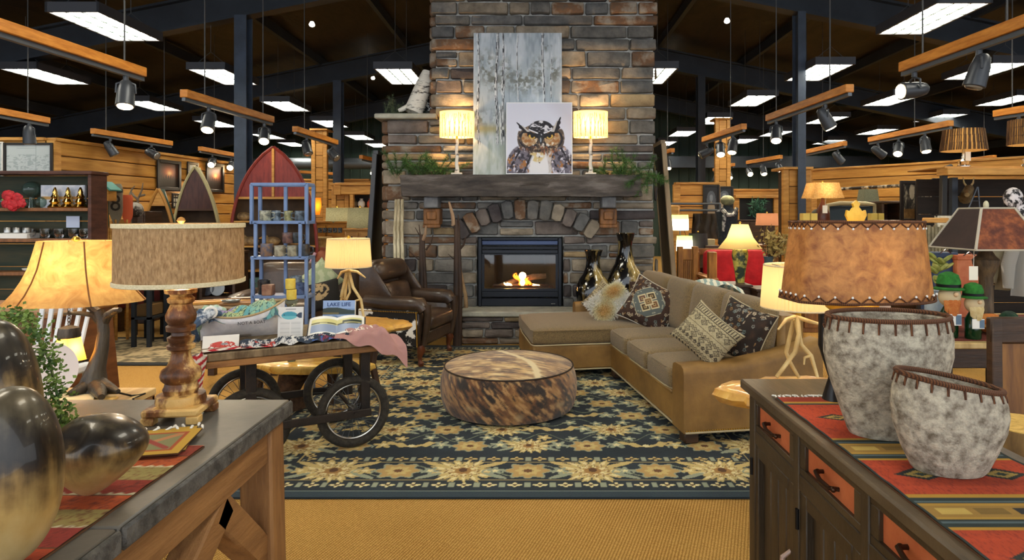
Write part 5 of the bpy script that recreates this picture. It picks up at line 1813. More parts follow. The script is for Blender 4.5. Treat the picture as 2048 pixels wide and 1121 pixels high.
cloth('star_bandana', 'navy star print bandanas bunched along the cart edge', lambda u, v: (-.66 + .62 * u, -.11 + .17 * v, CT + .012 + .03 * np.sin(v * PI) * (.6 + .4 * np.sin(u * 19)) + .008 * np.sin(u * 40 + v * 11)), 150, 40, paint_stars)
cloth('coral_cloth', 'folded coral cloth behind the star bandanas', lambda u, v: (-.2 + .16 * u, .08 + .1 * v, CT + .01 + .035 * np.sin(v * PI) + .006 * np.sin(u * 18)), 30, 20, lambda u, v: np.ones(u.shape + (3,)) * HX('D08052'))
def paint_stripe(u, v):
 im = np.zeros(u.shape + (3,))
 im[:] = HX('E8E0D4')
 put(im, np.mod(v * 9 + np.abs(u - .5) * 2.2, 1) < .5, 'B5202A')
 return im
def stripe_fn(u, v):
 s = v
 top_ = s < .42
 x = np.where(top_, -.5 - .36 * s / .42, -.93 + .1 * u - .06 * (s - .42))
 z = np.where(top_, CT + .008, CT + .004 - (s - .42) * .42) + .005 * np.sin(u * 9 + s * 6)
 y = np.where(top_, -.12 + .1 * u, -.15 + .012 * np.sin(u * 7))
 return x, y, z
cloth('striped_scarf', 'red and white chevron scarf hanging off the cart end', stripe_fn, 36, 90, paint_stripe)
def shirt_fn(u, v):
 x = -.14 + .44 * u * (.75 + .25 * (1 - v)) + .03 * np.sin(v * 5)
 yy = -.1 + .26 * v - .15 * (1 - v) * np.clip(u * 1.6, 0, 1)
 over = np.clip(-.135 - yy, 0, 1)
 bx_ = np.clip(x - .15, 0, 1)
 z = CT + .018 + .03 * np.sin(PI * v) * np.sin(PI * u) - over * .95 - bx_ * .5 + .016 * np.sin(u * 17 + v * 9) * (.4 + u) + .012 * np.sin(v * 21 - u * 8)
 return x, np.maximum(yy, -.142) - .25 * over, z
sw = cloth('pink_sweatshirt', 'folded dusty pink sweatshirt draped over the cart corner', shirt_fn, 70, 60, lambda u, v: np.ones(u.shape + (3,)) * HX('C08F88') + (fbm(u, v, 9, 3) - .5)[..., None] * .06, 'sweatshirt')
text('LAKETS', .05, mat('print cream', 'E9D8C8', .8), sw, MK @ Matrix.Translation((.03, -.03, CT + .05)) @ Matrix.Rotation(-.1, 4, 'Y') @ Matrix.Rotation(.35, 4, 'X'), .003)
tg = MB().box(at(402, 785, 3.5), (.03, .002, .05)).tube([at(400, 778, 3.5), at(396, 755, 3.52)], .001, 4).build('price_tag', M_TAG, label='white price tag hanging from the striped scarf', cat='tag')
# ================================================================== LEFT FOREGROUND CONSOLE
m_zinc = mat('dark zinc slab', '4A4640', .4, col2='6E675C', scale=3, ramp=(.3, .7), bump=.15, bscale=12)
m_zedge = mat('chiselled slab edge', '3A3834', .7, col2='6A6660', scale=30, bump=.8)
m_oak = mat('rustic oak', '6A4424', .65, col2='A97A48', scale=3, stretch=(5, .7, 5), bump=.5, ramp=(.3, .7))
m_oakv = mat('rustic oak upright', '6A4424', .65, col2='A97A48', scale=3, stretch=(5, 5, .7), bump=.5, ramp=(.3, .7))
lt = thing('console_table', 'rustic oak console with dark zinc top at the lower left', 'table', (-1.25, 1.3, 0))
LX, LY0, LY1 = -.79, .45, 2.03
for y0, y1 in ((LY0, 1.195), (1.2, LY1)):
 MB().bx(LX - .98, LX - .012, y0, y1, .85, .9, .004).build('top_slab', m_zinc, lt)
 MB().bx(LX - .012, LX, y0, y1, .852, .898, .005).build('slab_edge', m_zedge, lt)
MB().bx(LX - .06, LX - .02, LY0, LY1 - .03, .75, .849, .005).build('apron', m_oak, lt)
MB().bx(LX - .95, LX - .03, LY1 - .07, LY1 - .03, .7, .849, .005).build('apron', m_oak, lt)
MB().bx(LX - .95, LX - .91, LY0, LY1 - .03, .7, .849, .005).build('apron', m_oak, lt)
for x in (LX - .06, LX - .9):
 for y, ty in ((LY1 - .1, .02), (LY0 + .1, -.02)):
  MB().beam((x, y, .85), (x + .01, y + ty, 0), .1, .1, .008, up=(0, 1, 0)).build('leg', m_oakv, lt)
xb = LX - .06
for (a, c) in (((xb, 1.62, .74), (xb, 1.95, .42)), ((xb, 1.66, .74), (xb, 1.0, .3)), ((xb, .6, .4), (xb, .9, .72)), ((LX - .9, 1.5, .73), (LX - .9, 1.93, .4))):
 MB().beam(a, c, .075, .085, .006).build('brace', m_oak, lt)
MB().bx(xb - .04, xb + .04, LY0 + .1, LY1 - .1, .08, .16, .008).build('stretcher', m_oak, lt)
def paint_runner_left(u, v):
 im = np.zeros(u.shape + (3,))
 cols = ['D2601E', 'A88C4A', 'C85018', '9C8846', 'D06A24', '7A6A34', 'C44A1C', 'A6382A', 'B09A56', 'D05A1E', 'A83A26', 'A89858', 'C85A20', '9C3A22']
 k = np.floor(v * 14).astype(int) % 14
 for i, c in enumerate(cols):
  put(im, (k == i) * 1., c)
 f = np.mod(v * 14, 1)
 put(im, (f < .07 + .05 * np.sin(u * 160)) * (k % 2 == 0), 'E6D9B0')
 put(im, (f > .93) * (k % 3 == 0), '4A4424')
 put(im, (fbm(u * 3, v * 3, 40, 3, 2) - .55) * 2, '6A2A18')
 return im
kr = thing('kilim_runner', 'orange striped kilim runner under the bronze vases', 'runner', (-1.15, 1.2, .9))
sheet('weave', vmat('kilim weave', .95, .6, 350), lambda u, v: (-1.5 + .645 * u, .62 + .99 * v, .9066 + .0008 * np.sin(v * 60)), 120, 260, paint_runner_left, kr)
MB().bx(-1.5, -.855, .62, 1.61, .9003, .904).build('backing', mat('kilim back', '5A3A20', .95), kr)
def paint_mat(u, v):
 im = np.zeros(u.shape + (3,))
 im[:] = HX('D2A63A')
 e = np.maximum(np.abs(u - .5), np.abs(v - .5))
 put(im, e < .38, 'B5532A')
 put(im, e < .33, '8E8A5E')
 put(im, (np.abs(u - v) < .08) * (e < .33), 'C98A5A')
 put(im, (np.abs(u + v - 1) < .06) * (e < .3), 'A5453A')
 return im
def kmat(label, cx, cy, z, s, yaw):
 t = thing('kilim_mat', label, 'placemat', (cx, cy, z), 'kilim mats on the console')
 c, s_ = math.cos(yaw), math.sin(yaw)
 sheet('weave', vmat('kilim weave', .95, .6, 350), lambda u, v: (cx + ((u - .5) * c - (v - .5) * s_) * s, cy + ((u - .5) * s_ + (v - .5) * c) * s, z + .004 + 0 * u), 60, 60, paint_mat, t)
 b = MB(frame((cx, cy, z), yaw))
 b.bx(-s / 2, s / 2, -s / 2, s / 2, 0, .0035)
 b.build('backing', mat('kilim back', '5A3A20', .95), t)
 b = MB(frame((cx, cy, z), yaw))
 for i in range(7):
  x = -s / 2 + s * i / 6
  b.tube([(x, s / 2, .003), (x + U(-.01, .01), s / 2 + .02, .004)], [.0025, .004], 5)
 b.build('tassels', M_PAPER, t, kind='stuff')
kmat('lower yellow kilim mat peeking out beside the pebble vase', -1.0, 1.62, .9085, .19, .35)
kmat('upper yellow kilim mat with tassels on the console', -.985, 1.6, .9135, .185, .2)
# bronze and gold glazed vases
def glaze(name, zlo, zhi, seed):
 m = bpy.data.materials.new(name)
 m.use_nodes = True
 N, L = m.node_tree.nodes, m.node_tree.links
 b = N['Principled BSDF']
 b.inputs['Metallic'].default_value = .3
 b.inputs['Roughness'].default_value = .36
 b.inputs['Coat Weight'].default_value = .25
 tc = N.new('ShaderNodeTexCoord')
 sp = N.new('ShaderNodeSeparateXYZ')
 L.new(tc.outputs['Object'], sp.inputs[0])
 mp = N.new('ShaderNodeMapping')
 mp.inputs['Scale'].default_value = (1, 1, .12)
 mp.inputs['Location'].default_value = (seed, 0, 0)
 L.new(tc.outputs['Object'], mp.inputs['Vector'])
 nz = N.new('ShaderNodeTexNoise')
 nz.inputs['Scale'].default_value = 46
 nz.inputs['Detail'].default_value = 4
 L.new(mp.outputs['Vector'], nz.inputs['Vector'])
 n2 = N.new('ShaderNodeTexNoise')
 n2.inputs['Scale'].default_value = 22
 n2.inputs['Detail'].default_value = 10
 L.new(tc.outputs['Object'], n2.inputs['Vector'])
 mr = N.new('ShaderNodeMapRange')
 mr.inputs['From Min'].default_value = zlo
 mr.inputs['From Max'].default_value = zhi
 mr.inputs['To Max'].default_value = .66
 L.new(sp.outputs['Z'], mr.inputs['Value'])
 a1 = N.new('ShaderNodeMath')
 a1.operation = 'MULTIPLY_ADD'
 a1.inputs[1].default_value = .26
 L.new(nz.outputs['Fac'], a1.inputs[0])
 L.new(mr.outputs['Result'], a1.inputs[2])
 a2 = N.new('ShaderNodeMath')
 a2.operation = 'MULTIPLY_ADD'
 a2.inputs[1].default_value = .24
 L.new(n2.outputs['Fac'], a2.inputs[0])
 L.new(a1.outputs[0], a2.inputs[2])
 rp = N.new('ShaderNodeValToRGB')
 e = rp.color_ramp.elements
 e[0].position, e[1].position = .22, .93
 e[0].color, e[1].color = rgba('DCC48E'), rgba('665A46')
 for p, c in ((.48, 'B99A5E'), (.58, '8A6E42'), (.66, '3A2C1C'), (.71, '1E1710'), (.78, '2E261C'), (.86, '544A38')):
  k = e.new(p)
  k.color = rgba(c)
 L.new(a2.outputs[0], rp.inputs['Fac'])
 L.new(rp.outputs['Color'], b.inputs['Base Color'])
 return m
def egg(b, c, rx, ry, h, fn=None, n=40, m=30):
 c = Vector(c)
 def P(u, v):
  ph, th = PI * v, 2 * PI * u
  s = math.sin(ph) ** .9
  z = .5 - .5 * math.cos(ph)
  p = Vector((rx * s * math.cos(th), ry * s * math.sin(th), h * z))
  return c + (fn(p, th, z) if fn else p)
 return b.surf(P, n, m, cu=True)
v1 = thing('bronze_vase', 'large egg shaped bronze and gold vase at the front left corner', 'vase', (-.905, 1.04, .908), 'bronze and gold pebble vases')
egg(MB(), (-.905, 1.04, .908), .095, .08, .305, lambda p, t, z: Vector((p.x * (1.08 - .3 * z) + .03 * z, p.y, p.z))).build('body', glaze('bronze gold glaze a', .0, .3, 1), v1)
v2 = thing('bronze_vase', 'tallest bronze vase standing behind the egg shaped vase', 'vase', (-1.17, 1.32, .908), 'bronze and gold pebble vases')
egg(MB(), (-1.17, 1.32, .908), .105, .09, .37, lambda p, t, z: Vector((p.x * (1.1 - .35 * z) + .02 * z, p.y, p.z))).build('body', glaze('bronze gold glaze b', .0, .42, 4), v2)
v3 = thing('bronze_vase', 'squat bronze pebble vase with dimple beside the yellow mats', 'vase', (-.925, 1.32, .908), 'bronze and gold pebble vases')
def squat(p, t, z):
 w = .55 + .65 * math.sin(min(1, z * 1.25) * PI / 2)
 q = Vector((p.x * w + .035 * z, p.y * w, p.z + .035 * (z > .5) * (p.x / .09) * -1 * (z - .5)))
 d = math.hypot(q.x - .01, (q.z - .14) * 1.2)
 if q.y < 0 and d < .03:
  q.y += .012 * (1 - (d / .03) ** 2)
 return q
egg(MB(), (-.945, 1.32, .908), .083, .07, .168, squat, 60, 40).build('body', glaze('bronze gold glaze c', -.02, .2, 8), v3)
# turned wood lamp with burlap drum
def px_profile(cx, Y, rows):
 return [(hw * Y / F, H - (py - HZ) * Y / F) for hw, py in rows]
m_turn = mat('distressed turned wood', '4A2A14', .4, col2='DDB26A', scale=9, stretch=(1, 1, .6), ramp=(.4, .56), bump=.4, col3='7A4A22')
tl = thing('turned_lamp', 'turned distressed wood lamp with burlap drum shade on the console', 'lamp', (-1.052, 1.85, .9))
TX, TY = -1.052, 1.85
zz = lambda py: H - (py - HZ) * TY / F
MB(frame((TX, TY, 0), .12)).bx(-.078, .078, -.078, .078, .922, .945, .006).build('plinth', m_turn, tl)
for sx in (-1, 1):
 for sy in (-1, 1):
  MB(frame((TX, TY, 0), .12)).bx(sx * .078 - sx * .035, sx * .078, sy * .078 - sy * .035, sy * .078, .9, .923, .003).build('foot', m_turn, tl)
prof = px_profile(0, TY, [(44, 806), (46, 800), (44, 788), (30, 785), (33, 776), (30, 770), (29, 764), (36, 757), (38, 748), (35, 738), (25, 730), (20, 718), (17, 706), (19, 700), (25, 697), (26, 690), (20, 686), (24, 681), (25, 674), (18, 670), (17, 664), (26, 661), (27, 652), (22, 648), (27, 640), (28, 630), (23, 618), (19, 608), (24, 604), (25, 597), (19, 592), (21, 588), (29, 586), (30, 578), (26, 575), (8, 574), (8, 566)])
MB().lathe(prof, (TX, TY, 0), 32).build('column', m_turn, tl, smooth=35)
m_burlap = mat('burlap', '957650', .95, col2='C4A67A', scale=150, stretch=(1, 1, .3), bump=.5, bscale=200, transl=.3)
rs_ = 116 * TY / F
b = MB().lathe([(rs_ * .99, zz(564)), (rs_ * .985, zz(448))], (TX, TY, 0), 64, cap0=False, cap1=False)
b.lathe([(rs_ * .975, zz(448)), (rs_ * .98, zz(564))], (TX, TY, 0), 64, cap0=False, cap1=False)
sh = b.build('shade', m_burlap, tl, fixn=False)
for py in (562, 451):
 MB().lathe([(rs_ * 1.0, zz(py + 5)), (rs_ * 1.012, zz(py + 4)), (rs_ * 1.012, zz(py - 3)), (rs_ * 1.0, zz(py - 4))], (TX, TY, 0), 64, cap0=False, cap1=False).build('trim_band', C_CREAM, sh)
MB().lathe([(.004, zz(448)), (.012, zz(442)), (.009, zz(437)), (.002, zz(434))], (TX, TY, 0), 14).build('finial', W_ORANGE, tl)
bulb('bulb', (TX, TY, zz(520)), LAMP_W * .5, tl)
# trailing greenery and plates behind the vases
pl = thing('trailing_plant', 'trailing boxwood sprig spilling behind the bronze vases', 'plant', at(60, 700, 1.6))
m_leaf = mat('boxwood leaf', '35551E', .6, col2='88A045', scale=25, rnd=.1)
lb = MB()
cv = [at(10, 640, 1.52), at(42, 632, 1.5), at(75, 675, 1.46), at(98, 720, 1.44), at(112, 780, 1.42), at(122, 835, 1.4), at(126, 860, 1.4)]
rs = random.Random(2)
for i in range(900):
 t = rs.random() * (len(cv) - 1)
 k = int(t)
 p = cv[k].lerp(cv[min(k + 1, len(cv) - 1)], t - k) + Vector((rs.gauss(0, .014), rs.gauss(0, .016), rs.gauss(0, .012)))
 d = Vector((rs.uniform(-1, 1), rs.uniform(-1, .5), rs.uniform(-.5, 1))).normalized()
 s = d.orthogonal().normalized()
 l, w = rs.uniform(.009, .016), rs.uniform(.003, .0045)
 lb.add([p, p + d * l * .5 + s * w, p + d * l, p + d * l * .5 - s * w], [(0, 1, 2, 3)])
lb.build('leaves', m_leaf, pl, smooth=0, kind='stuff', fixn=False)
MB().tube(cv, .003, 5).build('stem', mat('green stem', '4A5A2A', .7), pl)
MB().tube([(at(60, 800, 1.52).x - .06, 1.52, .9), (at(60, 800, 1.52).x - .06, 1.52, 1.03)], [.045, .055], 16).build('pot', mat('stone pot', '8A8274', .8), pl)
MB(Matrix.Translation(at(95, 742, 1.95)) @ Matrix.Rotation(PI / 2 - .25, 4, 'X') @ Matrix.Rotation(.3, 4, 'Y')).lathe([(.0, 0), (.05, .0), (.085, .012), (.088, .015), (.05, .006), (0, .006)], (0, 0, 0), 36, cap0=False, cap1=False).build('ceramic_plate', mat('blush plate glaze', 'D2C0B4', .35), label='blush ceramic plate standing behind the trailing sprig', cat='plate')
wb = thing('white_chair', 'white painted slat back chair behind the trailing sprig', 'chair', at(72, 700, 2.5) * 1)
wb.location = Vector((at(72, 700, 2.9).x, 2.9, 0))
ORG[wb.name] = wb.location.copy()
xw, yw = wb.location.x, wb.location.y
m_wch = mat('chalk white paint', 'C8CDD2', .5)
for i in range(6):
 x = xw - .1 + .04 * i
 MB().beam((x, yw + .12, .78), (x - .02 + .008 * i, yw + .2, 1.1), .02, .012, .002).build('slat', m_wch, wb)
MB().tube([(xw - .13, yw + .2, 1.1), (xw, yw + .24, 1.12), (xw + .13, yw + .2, 1.11)], .018, 8).build('top_rail', m_wch, wb)
MB().bx(xw - .17, xw + .15, yw - .15, yw + .17, .74, .78, .01).build('seat', m_wch, wb)
for sx in (-.14, .13):
 for sy in (-.12, .14):
  MB().tube([(xw + sx, yw + sy, .76), (xw + sx * 1.2, yw + sy * 1.2, 0)], .016, 8).build('leg', m_wch, wb)
# pine display bench with the tree lamp
m_pineb = mat('pale pine boards', 'B08A50', .6, col2='DDBD84', scale=3, stretch=(7, 1, 1), bump=.2)
bn = thing('display_bench', 'pale pine display bench under the tree trunk lamp', 'table', (-2.15, 2.35, 0))
for i in range(4):
 MB().bx(-2.7, -1.65, 1.92 + .2 * i, 2.115 + .2 * i, .72, .75, .004).build('board', m_pineb, bn)
MB().bx(-2.68, -1.655, 1.925, 1.95, .61, .72, .004).build('apron', W_RUST, bn)
MB().bx(-1.69, -1.655, 1.92, 2.71, .61, .72, .004).build('apron', m_oak, bn)
MB().bx(-2.68, -1.655, 2.69, 2.715, .61, .72, .004).build('apron', W_RUST, bn)
for x in (-2.62, -1.72):
 for y in (1.98, 2.65):
  MB().bx(x - .035, x + .035, y - .035, y + .035, 0, .72, .005).build('leg', W_RUST, bn)
for k, (px, py, c) in enumerate(((150, 812, 'E0B96A'), (120, 800, 'E7D5A8'))):
 p = on(px, py, .755 + .008 * k)
 MB(frame(p, .2 + .3 * k)).bx(-.12, .12, -.08, .08, 0, .008, .001).build('cork_sheet', mat('board %d' % k, c, .8), label=('golden' if k == 0 else 'cream') + ' paper sheet lying on the pine bench', cat='sheet')
m_trunk = mat('bronze tree trunk', '2A2420', .45, col2='5E5648', scale=10, stretch=(2, 2, .4), ramp=(.35, .7), bump=1., bscale=14, metal=.3)
tr = thing('tree_lamp', 'tree trunk lamp with amber bell shade and hanging lantern', 'lamp', at(190, 785, 2.6))
Yt = 2.6
tw = [at(188, 790, Yt), at(187, 765, Yt), at(193, 735, Yt), at(203, 700, Yt), at(207, 665, Yt), at(205, 640, Yt), at(198, 622, Yt)]
MB().tube(tw, [.062, .05, .034, .026, .022, .021, .02], 14).build('trunk', m_trunk, tr)
for pts, rr_ in (([(195, 765, 0), (220, 778, -.05), (236, 784, -.08)], (.03, .022, .01)), ([(182, 768, 0), (160, 780, -.06), (138, 788, -.1)], (.034, .024, .01)), ([(190, 770, 0), (200, 785, -.1), (203, 795, -.16)], (.035, .025, .012))):
 MB().tube([at(*q[:2], Yt + q[2]) for q in pts], rr_, 10).build('root', m_trunk, tr)
MB().tube([at(205, 650, Yt), at(215, 632, Yt), at(230, 622, Yt - .03), at(240, 620, Yt - .04)], [.02, .018, .014, .01], 10).build('branch', m_trunk, tr)
MB().tube([at(202, 645, Yt), at(185, 630, Yt), at(160, 627, Yt), at(128, 627, Yt - .02)], [.018, .012, .009, .006], 8).build('branch', m_trunk, tr)
MB().tube([at(196, 625, Yt), at(175, 610, Yt), at(155, 590, Yt), at(152, 560, Yt)], [.018, .014, .01, .008], 8).build('branch', m_trunk, tr)
m_mica = mat('amber mica shade', 'A4743A', .55, col2='D9B068', scale=12, dist=1.2, ramp=(.3, .7), transl=.4, detail=8)
sx_, sYc = (152 - CX) * Yt / F, Yt
pr = [(r * Yt / F, H - (py - HZ) * Yt / F) for r, py in ((131, 603), (128, 600), (112, 582), (98, 560), (86, 535), (78, 508), (71, 482))]
def octo(p, a):
 k = 1 - .045 * abs(math.sin(3 * a))
 return Vector((p.x * k, p.y * k * .8, p.z + (.022 * math.cos(a * 2 - .2) if p.z < H - (598 - HZ) * Yt / F else 0) * 0))
shd = MB().lathe(pr, (sx_, sYc, 0), 60, cap0=False, cap1=False, fn=octo).build('shade', m_mica, tr)
for k in range(6):
 a = k * PI / 3 + .2
 MB().tube([Vector((sx_, sYc, 0)) + octo(Vector((r * math.cos(a), r * math.sin(a), z)), a) * 1.0 + Vector((math.cos(a), math.sin(a), 0)) * .002 for r, z in pr], .003, 5).build('seam', mat('shade seam', '7A4A1A', .7), shd)
MB().lathe([(.003, H - (484 - HZ) * Yt / F), (.018, H - (480 - HZ) * Yt / F), (.012, H - (475 - HZ) * Yt / F), (.002, H - (472 - HZ) * Yt / F)], (sx_, sYc, 0), 12).build('finial', M_GOLD, tr)
bulb('bulb', (sx_, sYc, H - (545 - HZ) * Yt / F), LAMP_W * .8, tr)
lx = at(138, 690, Yt - .02)
ln = MB(Matrix.Translation(lx)).lathe([(.062, -.07), (.06, -.066), (.04, .03), (.036, .035)], (0, 0, 0), 4, cap0=False, cap1=False, a0=.5).build('lantern_glass', mat('amber lantern glass', 'E9B24A', .5, transl=.7), tr)
MB(Matrix.Translation(lx)).lathe([(.04, .03), (.042, .04), (.036, .07), (.01, .08)], (0, 0, 0), 12).build('lantern_cap', m_trunk, tr)
MB(Matrix.Translation(lx)).lathe([(.066, -.075), (.066, -.066)], (0, 0, 0), 4, a0=.5).build('lantern_rim', m_trunk, tr)
b = MB(Matrix.Translation(lx))
for k in range(5):
 b.tube([(.006 * math.cos(i * PI / 4) * (k % 2), .006 * math.cos(i * PI / 4) * (1 - k % 2), .088 + .014 * k + .01 * math.sin(i * PI / 4)) for i in range(8)], .002, 4, closed=True)
b.build('chain', m_trunk, tr, kind='stuff')
bulb('lantern_bulb', lx - Vector((0, 0, .02)), LAMP_W * .35, tr, (1, .7, .35), .015)
MB().tube([at(236, 786, 2.5), on(262, 792, .753), on(290, 788, .753), Vector((-1.645, 2.55, .75)), Vector((-1.64, 2.55, .6)), Vector((-1.64, 2.6, .1))], .004, 6).build('lamp_cord', M_BLACK, tr)
# brown chest behind the tree lamp
ch = thing('wooden_chest', 'red brown paneled wooden chest behind the tree lamp', 'chest', (-2.95, 3.7, 0))
MB().prism([(0, 0), (1.02, 0), (.93, .92), (.05, .92)], (-3.65, 3.5, 0), (1, 0, 0), (0, 0, 1), (0, .5, 0)).build('body', mat('red brown chest wood', '5E3416', .45, col2='86522A', scale=3, stretch=(1, 1, 5)), ch, smooth=0)
for i in range(3):
 MB().bx(-3.55 + .29 * i, -3.3 + .29 * i, 3.48, 3.51, .2, .8, .012).build('panel', mat('red brown chest wood', '5E3416'), ch)
MB().bx(-3.62, -2.68, 3.46, 4.03, .92, .95, .008).build('lid', W_MID, ch)
# ================================================================== RIGHT FOREGROUND SIDEBOARD
m_side_w = mat('dark stained pine', '2A2014', .5, col2='4B3B26', scale=3, stretch=(5, 1, 1), bump=.35, ramp=(.3, .7))
m_side_v = mat('dark stained pine upright', '2A2014', .5, col2='4B3B26', scale=3, stretch=(5, 5, .8), bump=.35, ramp=(.3, .7))
m_coral = mat('coral painted panel', 'A9532E', .55, col2='C06A40', scale=6, bump=.2)
sb = thing('sideboard', 'dark stained sideboard with coral drawer fronts at the lower right', 'cabinet', (.98, 1.3, 0))
SX, SY0, SY1 = .745, .3, 2.29
MB().bx(SX, 1.21, SY0, SY1, .865, .9, .006).build('top', mat('sideboard top', '33281C', .4, col2='5A4A36', scale=3, stretch=(5, 1, 1), bump=.2), sb)
MB().bx(SX + .06, 1.17, SY0 + .04, SY1 - .04, .06, .864).build('carcass', m_side_v, sb, smooth=0)
fx = SX + .03
bays = [(1.885, 2.235), (1.495, 1.845), (1.105, 1.455), (.715, 1.065), (.33, .675)]
MB().bx(fx, fx + .03, SY0 + .02, SY1 - .02, .845, .8645, .002).build('rail', m_side_w, sb)
MB().bx(fx, fx + .03, SY0 + .02, SY1 - .02, .685, .735, .003).build('rail', m_side_w, sb)
MB().bx(fx, fx + .03, SY0 + .02, SY1 - .02, .06, .13, .003).build('rail', m_side_w, sb)
ends = [SY1 - .02] + [(bays[i][0] + bays[i + 1][1]) / 2 for i in range(4)] + [SY0 + .02]
for i, y in enumerate(ends):
 w = .04 if 0 < i < 5 else .055
 y0 = y - w / 2 if 0 < i < 5 else (y - w if i == 0 else y)
 MB().bx(fx - .002, fx + .03, y0, y0 + w, 0, .8645, .003).build('stile', m_side_v, sb)
for y0, y1 in bays:
 d = thing('drawer', None, None, (fx, (y0 + y1) / 2, .79))
 d.parent = sb
 d.location = Vector((fx, (y0 + y1) / 2, .79)) - ORG[sb.name]
 MB().bx(fx + .012, fx + .03, y0 + .035, y1 - .035, .755, .83, .002).build('drawer_panel', m_coral, d)
 for a in (MB().bx(fx + .002, fx + .03, y0, y1, .735, .756, .002), MB().bx(fx + .002, fx + .03, y0, y1, .829, .846, .002), MB().bx(fx + .002, fx + .03, y0, y0 + .036, .756, .83, .002), MB().bx(fx + .002, fx + .03, y1 - .036, y1, .756, .83, .002)):
  a.build('drawer_frame', m_side_w, d)
 ym = (y0 + y1) / 2
 MB().tube([(fx + .012, ym + .045, .795), (fx - .012, ym + .04, .797), (fx - .018, ym, .79), (fx - .012, ym - .04, .787), (fx + .012, ym - .045, .785)], [.006, .006, .007, .006, .006], 8).ball((fx - .004, ym - .045, .785), .008, 8, 6).ball((fx - .004, ym + .045, .795), .008, 8, 6).build('pull', mat('antique bronze pull', '4A3426', .35, metal=.8), d)
 dr = thing('cabinet_door', None, None, (fx, ym, .4))
 dr.parent = sb
 dr.location = Vector((fx, ym, .4)) - ORG[sb.name]
 for k in range(4):
  ya = y0 + .045 + (y1 - y0 - .09) * k / 4
  MB().bx(fx + .022, fx + .034, ya + .002, ya + (y1 - y0 - .09) / 4 - .002, .17, .645, .003).build('door_plank', m_side_v, dr)
 MB().bx(fx + .002, fx + .03, y0, y0 + .045, .13, .685, .003).build('door_stile', m_side_v, dr)
 MB().bx(fx + .002, fx + .03, y1 - .045, y1, .13, .685, .003).build('door_stile', m_side_v, dr)
 MB().bx(fx + .002, fx + .03, y0 + .045, y1 - .045, .645, .685, .003).build('door_rail', m_side_w, dr)
 MB().bx(fx + .002, fx + .03, y0 + .045, y1 - .045, .13, .175, .003).build('door_rail', m_side_w, dr)
 MB().tube([(fx + .004, y0 + .03, .47), (fx - .02, y0 + .032, .45), (fx - .024, y0 + .03, .41), (fx + .004, y0 + .028, .37)], [.006, .008, .009, .006], 8).build('horn_pull', mat('horn pull', 'A98A78', .3), dr)
 for z in (.22, .6):
  MB().tube([(fx - .004, y1 + .004, z - .03), (fx - .004, y1 + .004, z + .03)], .006, 8).build('hinge', M_BLACK, dr)
def paint_runner_right(u, v):
 im = np.zeros(u.shape + (3,))
 im[:] = HX('CE4A1E')
 put(im, (fbm(u * 4, v * 6, 26, 6, 3) - .52) * 3, '9C2F16')
 y = .45 + 1.58 * v
 def band(y0, y1, c):
  put(im, (y > y0) * (y < y1) * 1., c)
 for c0 in (1.585, 1.25, .9):
  band(c0 - .075, c0 + .075, 'C9982E')
  band(c0 - .062, c0 + .062, '26332F')
  band(c0 - .048, c0 + .048, '5B6C70')
  band(c0 - .04, c0 + .04, '26332F')
  band(c0 - .034, c0 + .034, 'C99A3A')
  band(c0 - .024, c0 + .024, 'B0863A')
  s = np.abs(y - c0) < .014
  put(im, s * (np.abs(u - .62) < .14), '2B2A28')
  put(im, s * (np.abs(u - .82) < .1), '6E9FB4')
  put(im, s * (np.abs(u - .35) < .08), '8A6A2A')
  put(im, s * (np.abs(u - .15) < .08), 'D8B45A')
 for cy in (1.83, 1.43, 1.08):
  for cx in (.27, .75):
   a = np.abs(u - cx) * 1.0 + np.abs(y - cy) * 5
   put(im, (a < .16) * 1., '2C3028')
   put(im, (a < .1) * 1., 'C4A24E')
   put(im, (a < .045) * 1., '33453A')
 put(im, (y > 1.985) * 1., 'B03A1C')
 put(im, (np.abs(y - 1.975) < .008) * 1., 'D2A036')
 put(im, (np.abs(y - 1.96) < .007) * 1., '2C3A34')
 put(im, np.maximum(u < .02, u > .975) * 1., '24322E')
 return im
kr = thing('woven_runner', 'red orange southwestern runner on the dark sideboard', 'runner', (.96, 1.24, .9))
sheet('weave', vmat('kilim weave', .95, .6, 350), lambda u, v: (.775 + .385 * u, .45 + 1.58 * v, .9066 + .0008 * np.sin(v * 90)), 150, 420, paint_runner_right, kr)
MB().bx(.775, 1.16, .45, 2.03, .9003, .904).build('backing', mat('kilim back', '5A3A20', .95), kr)
b = MB()
for i in range(26):
 x = .78 + .375 * i / 25
 b.tube([(x, 2.03, .904), (x + U(-.008, .008), 2.045, .907), (x + U(-.012, .012), 2.065, .903)], [.002, .003, .003], 5)
b.build('fringe', M_PAPER, kr, kind='stuff')
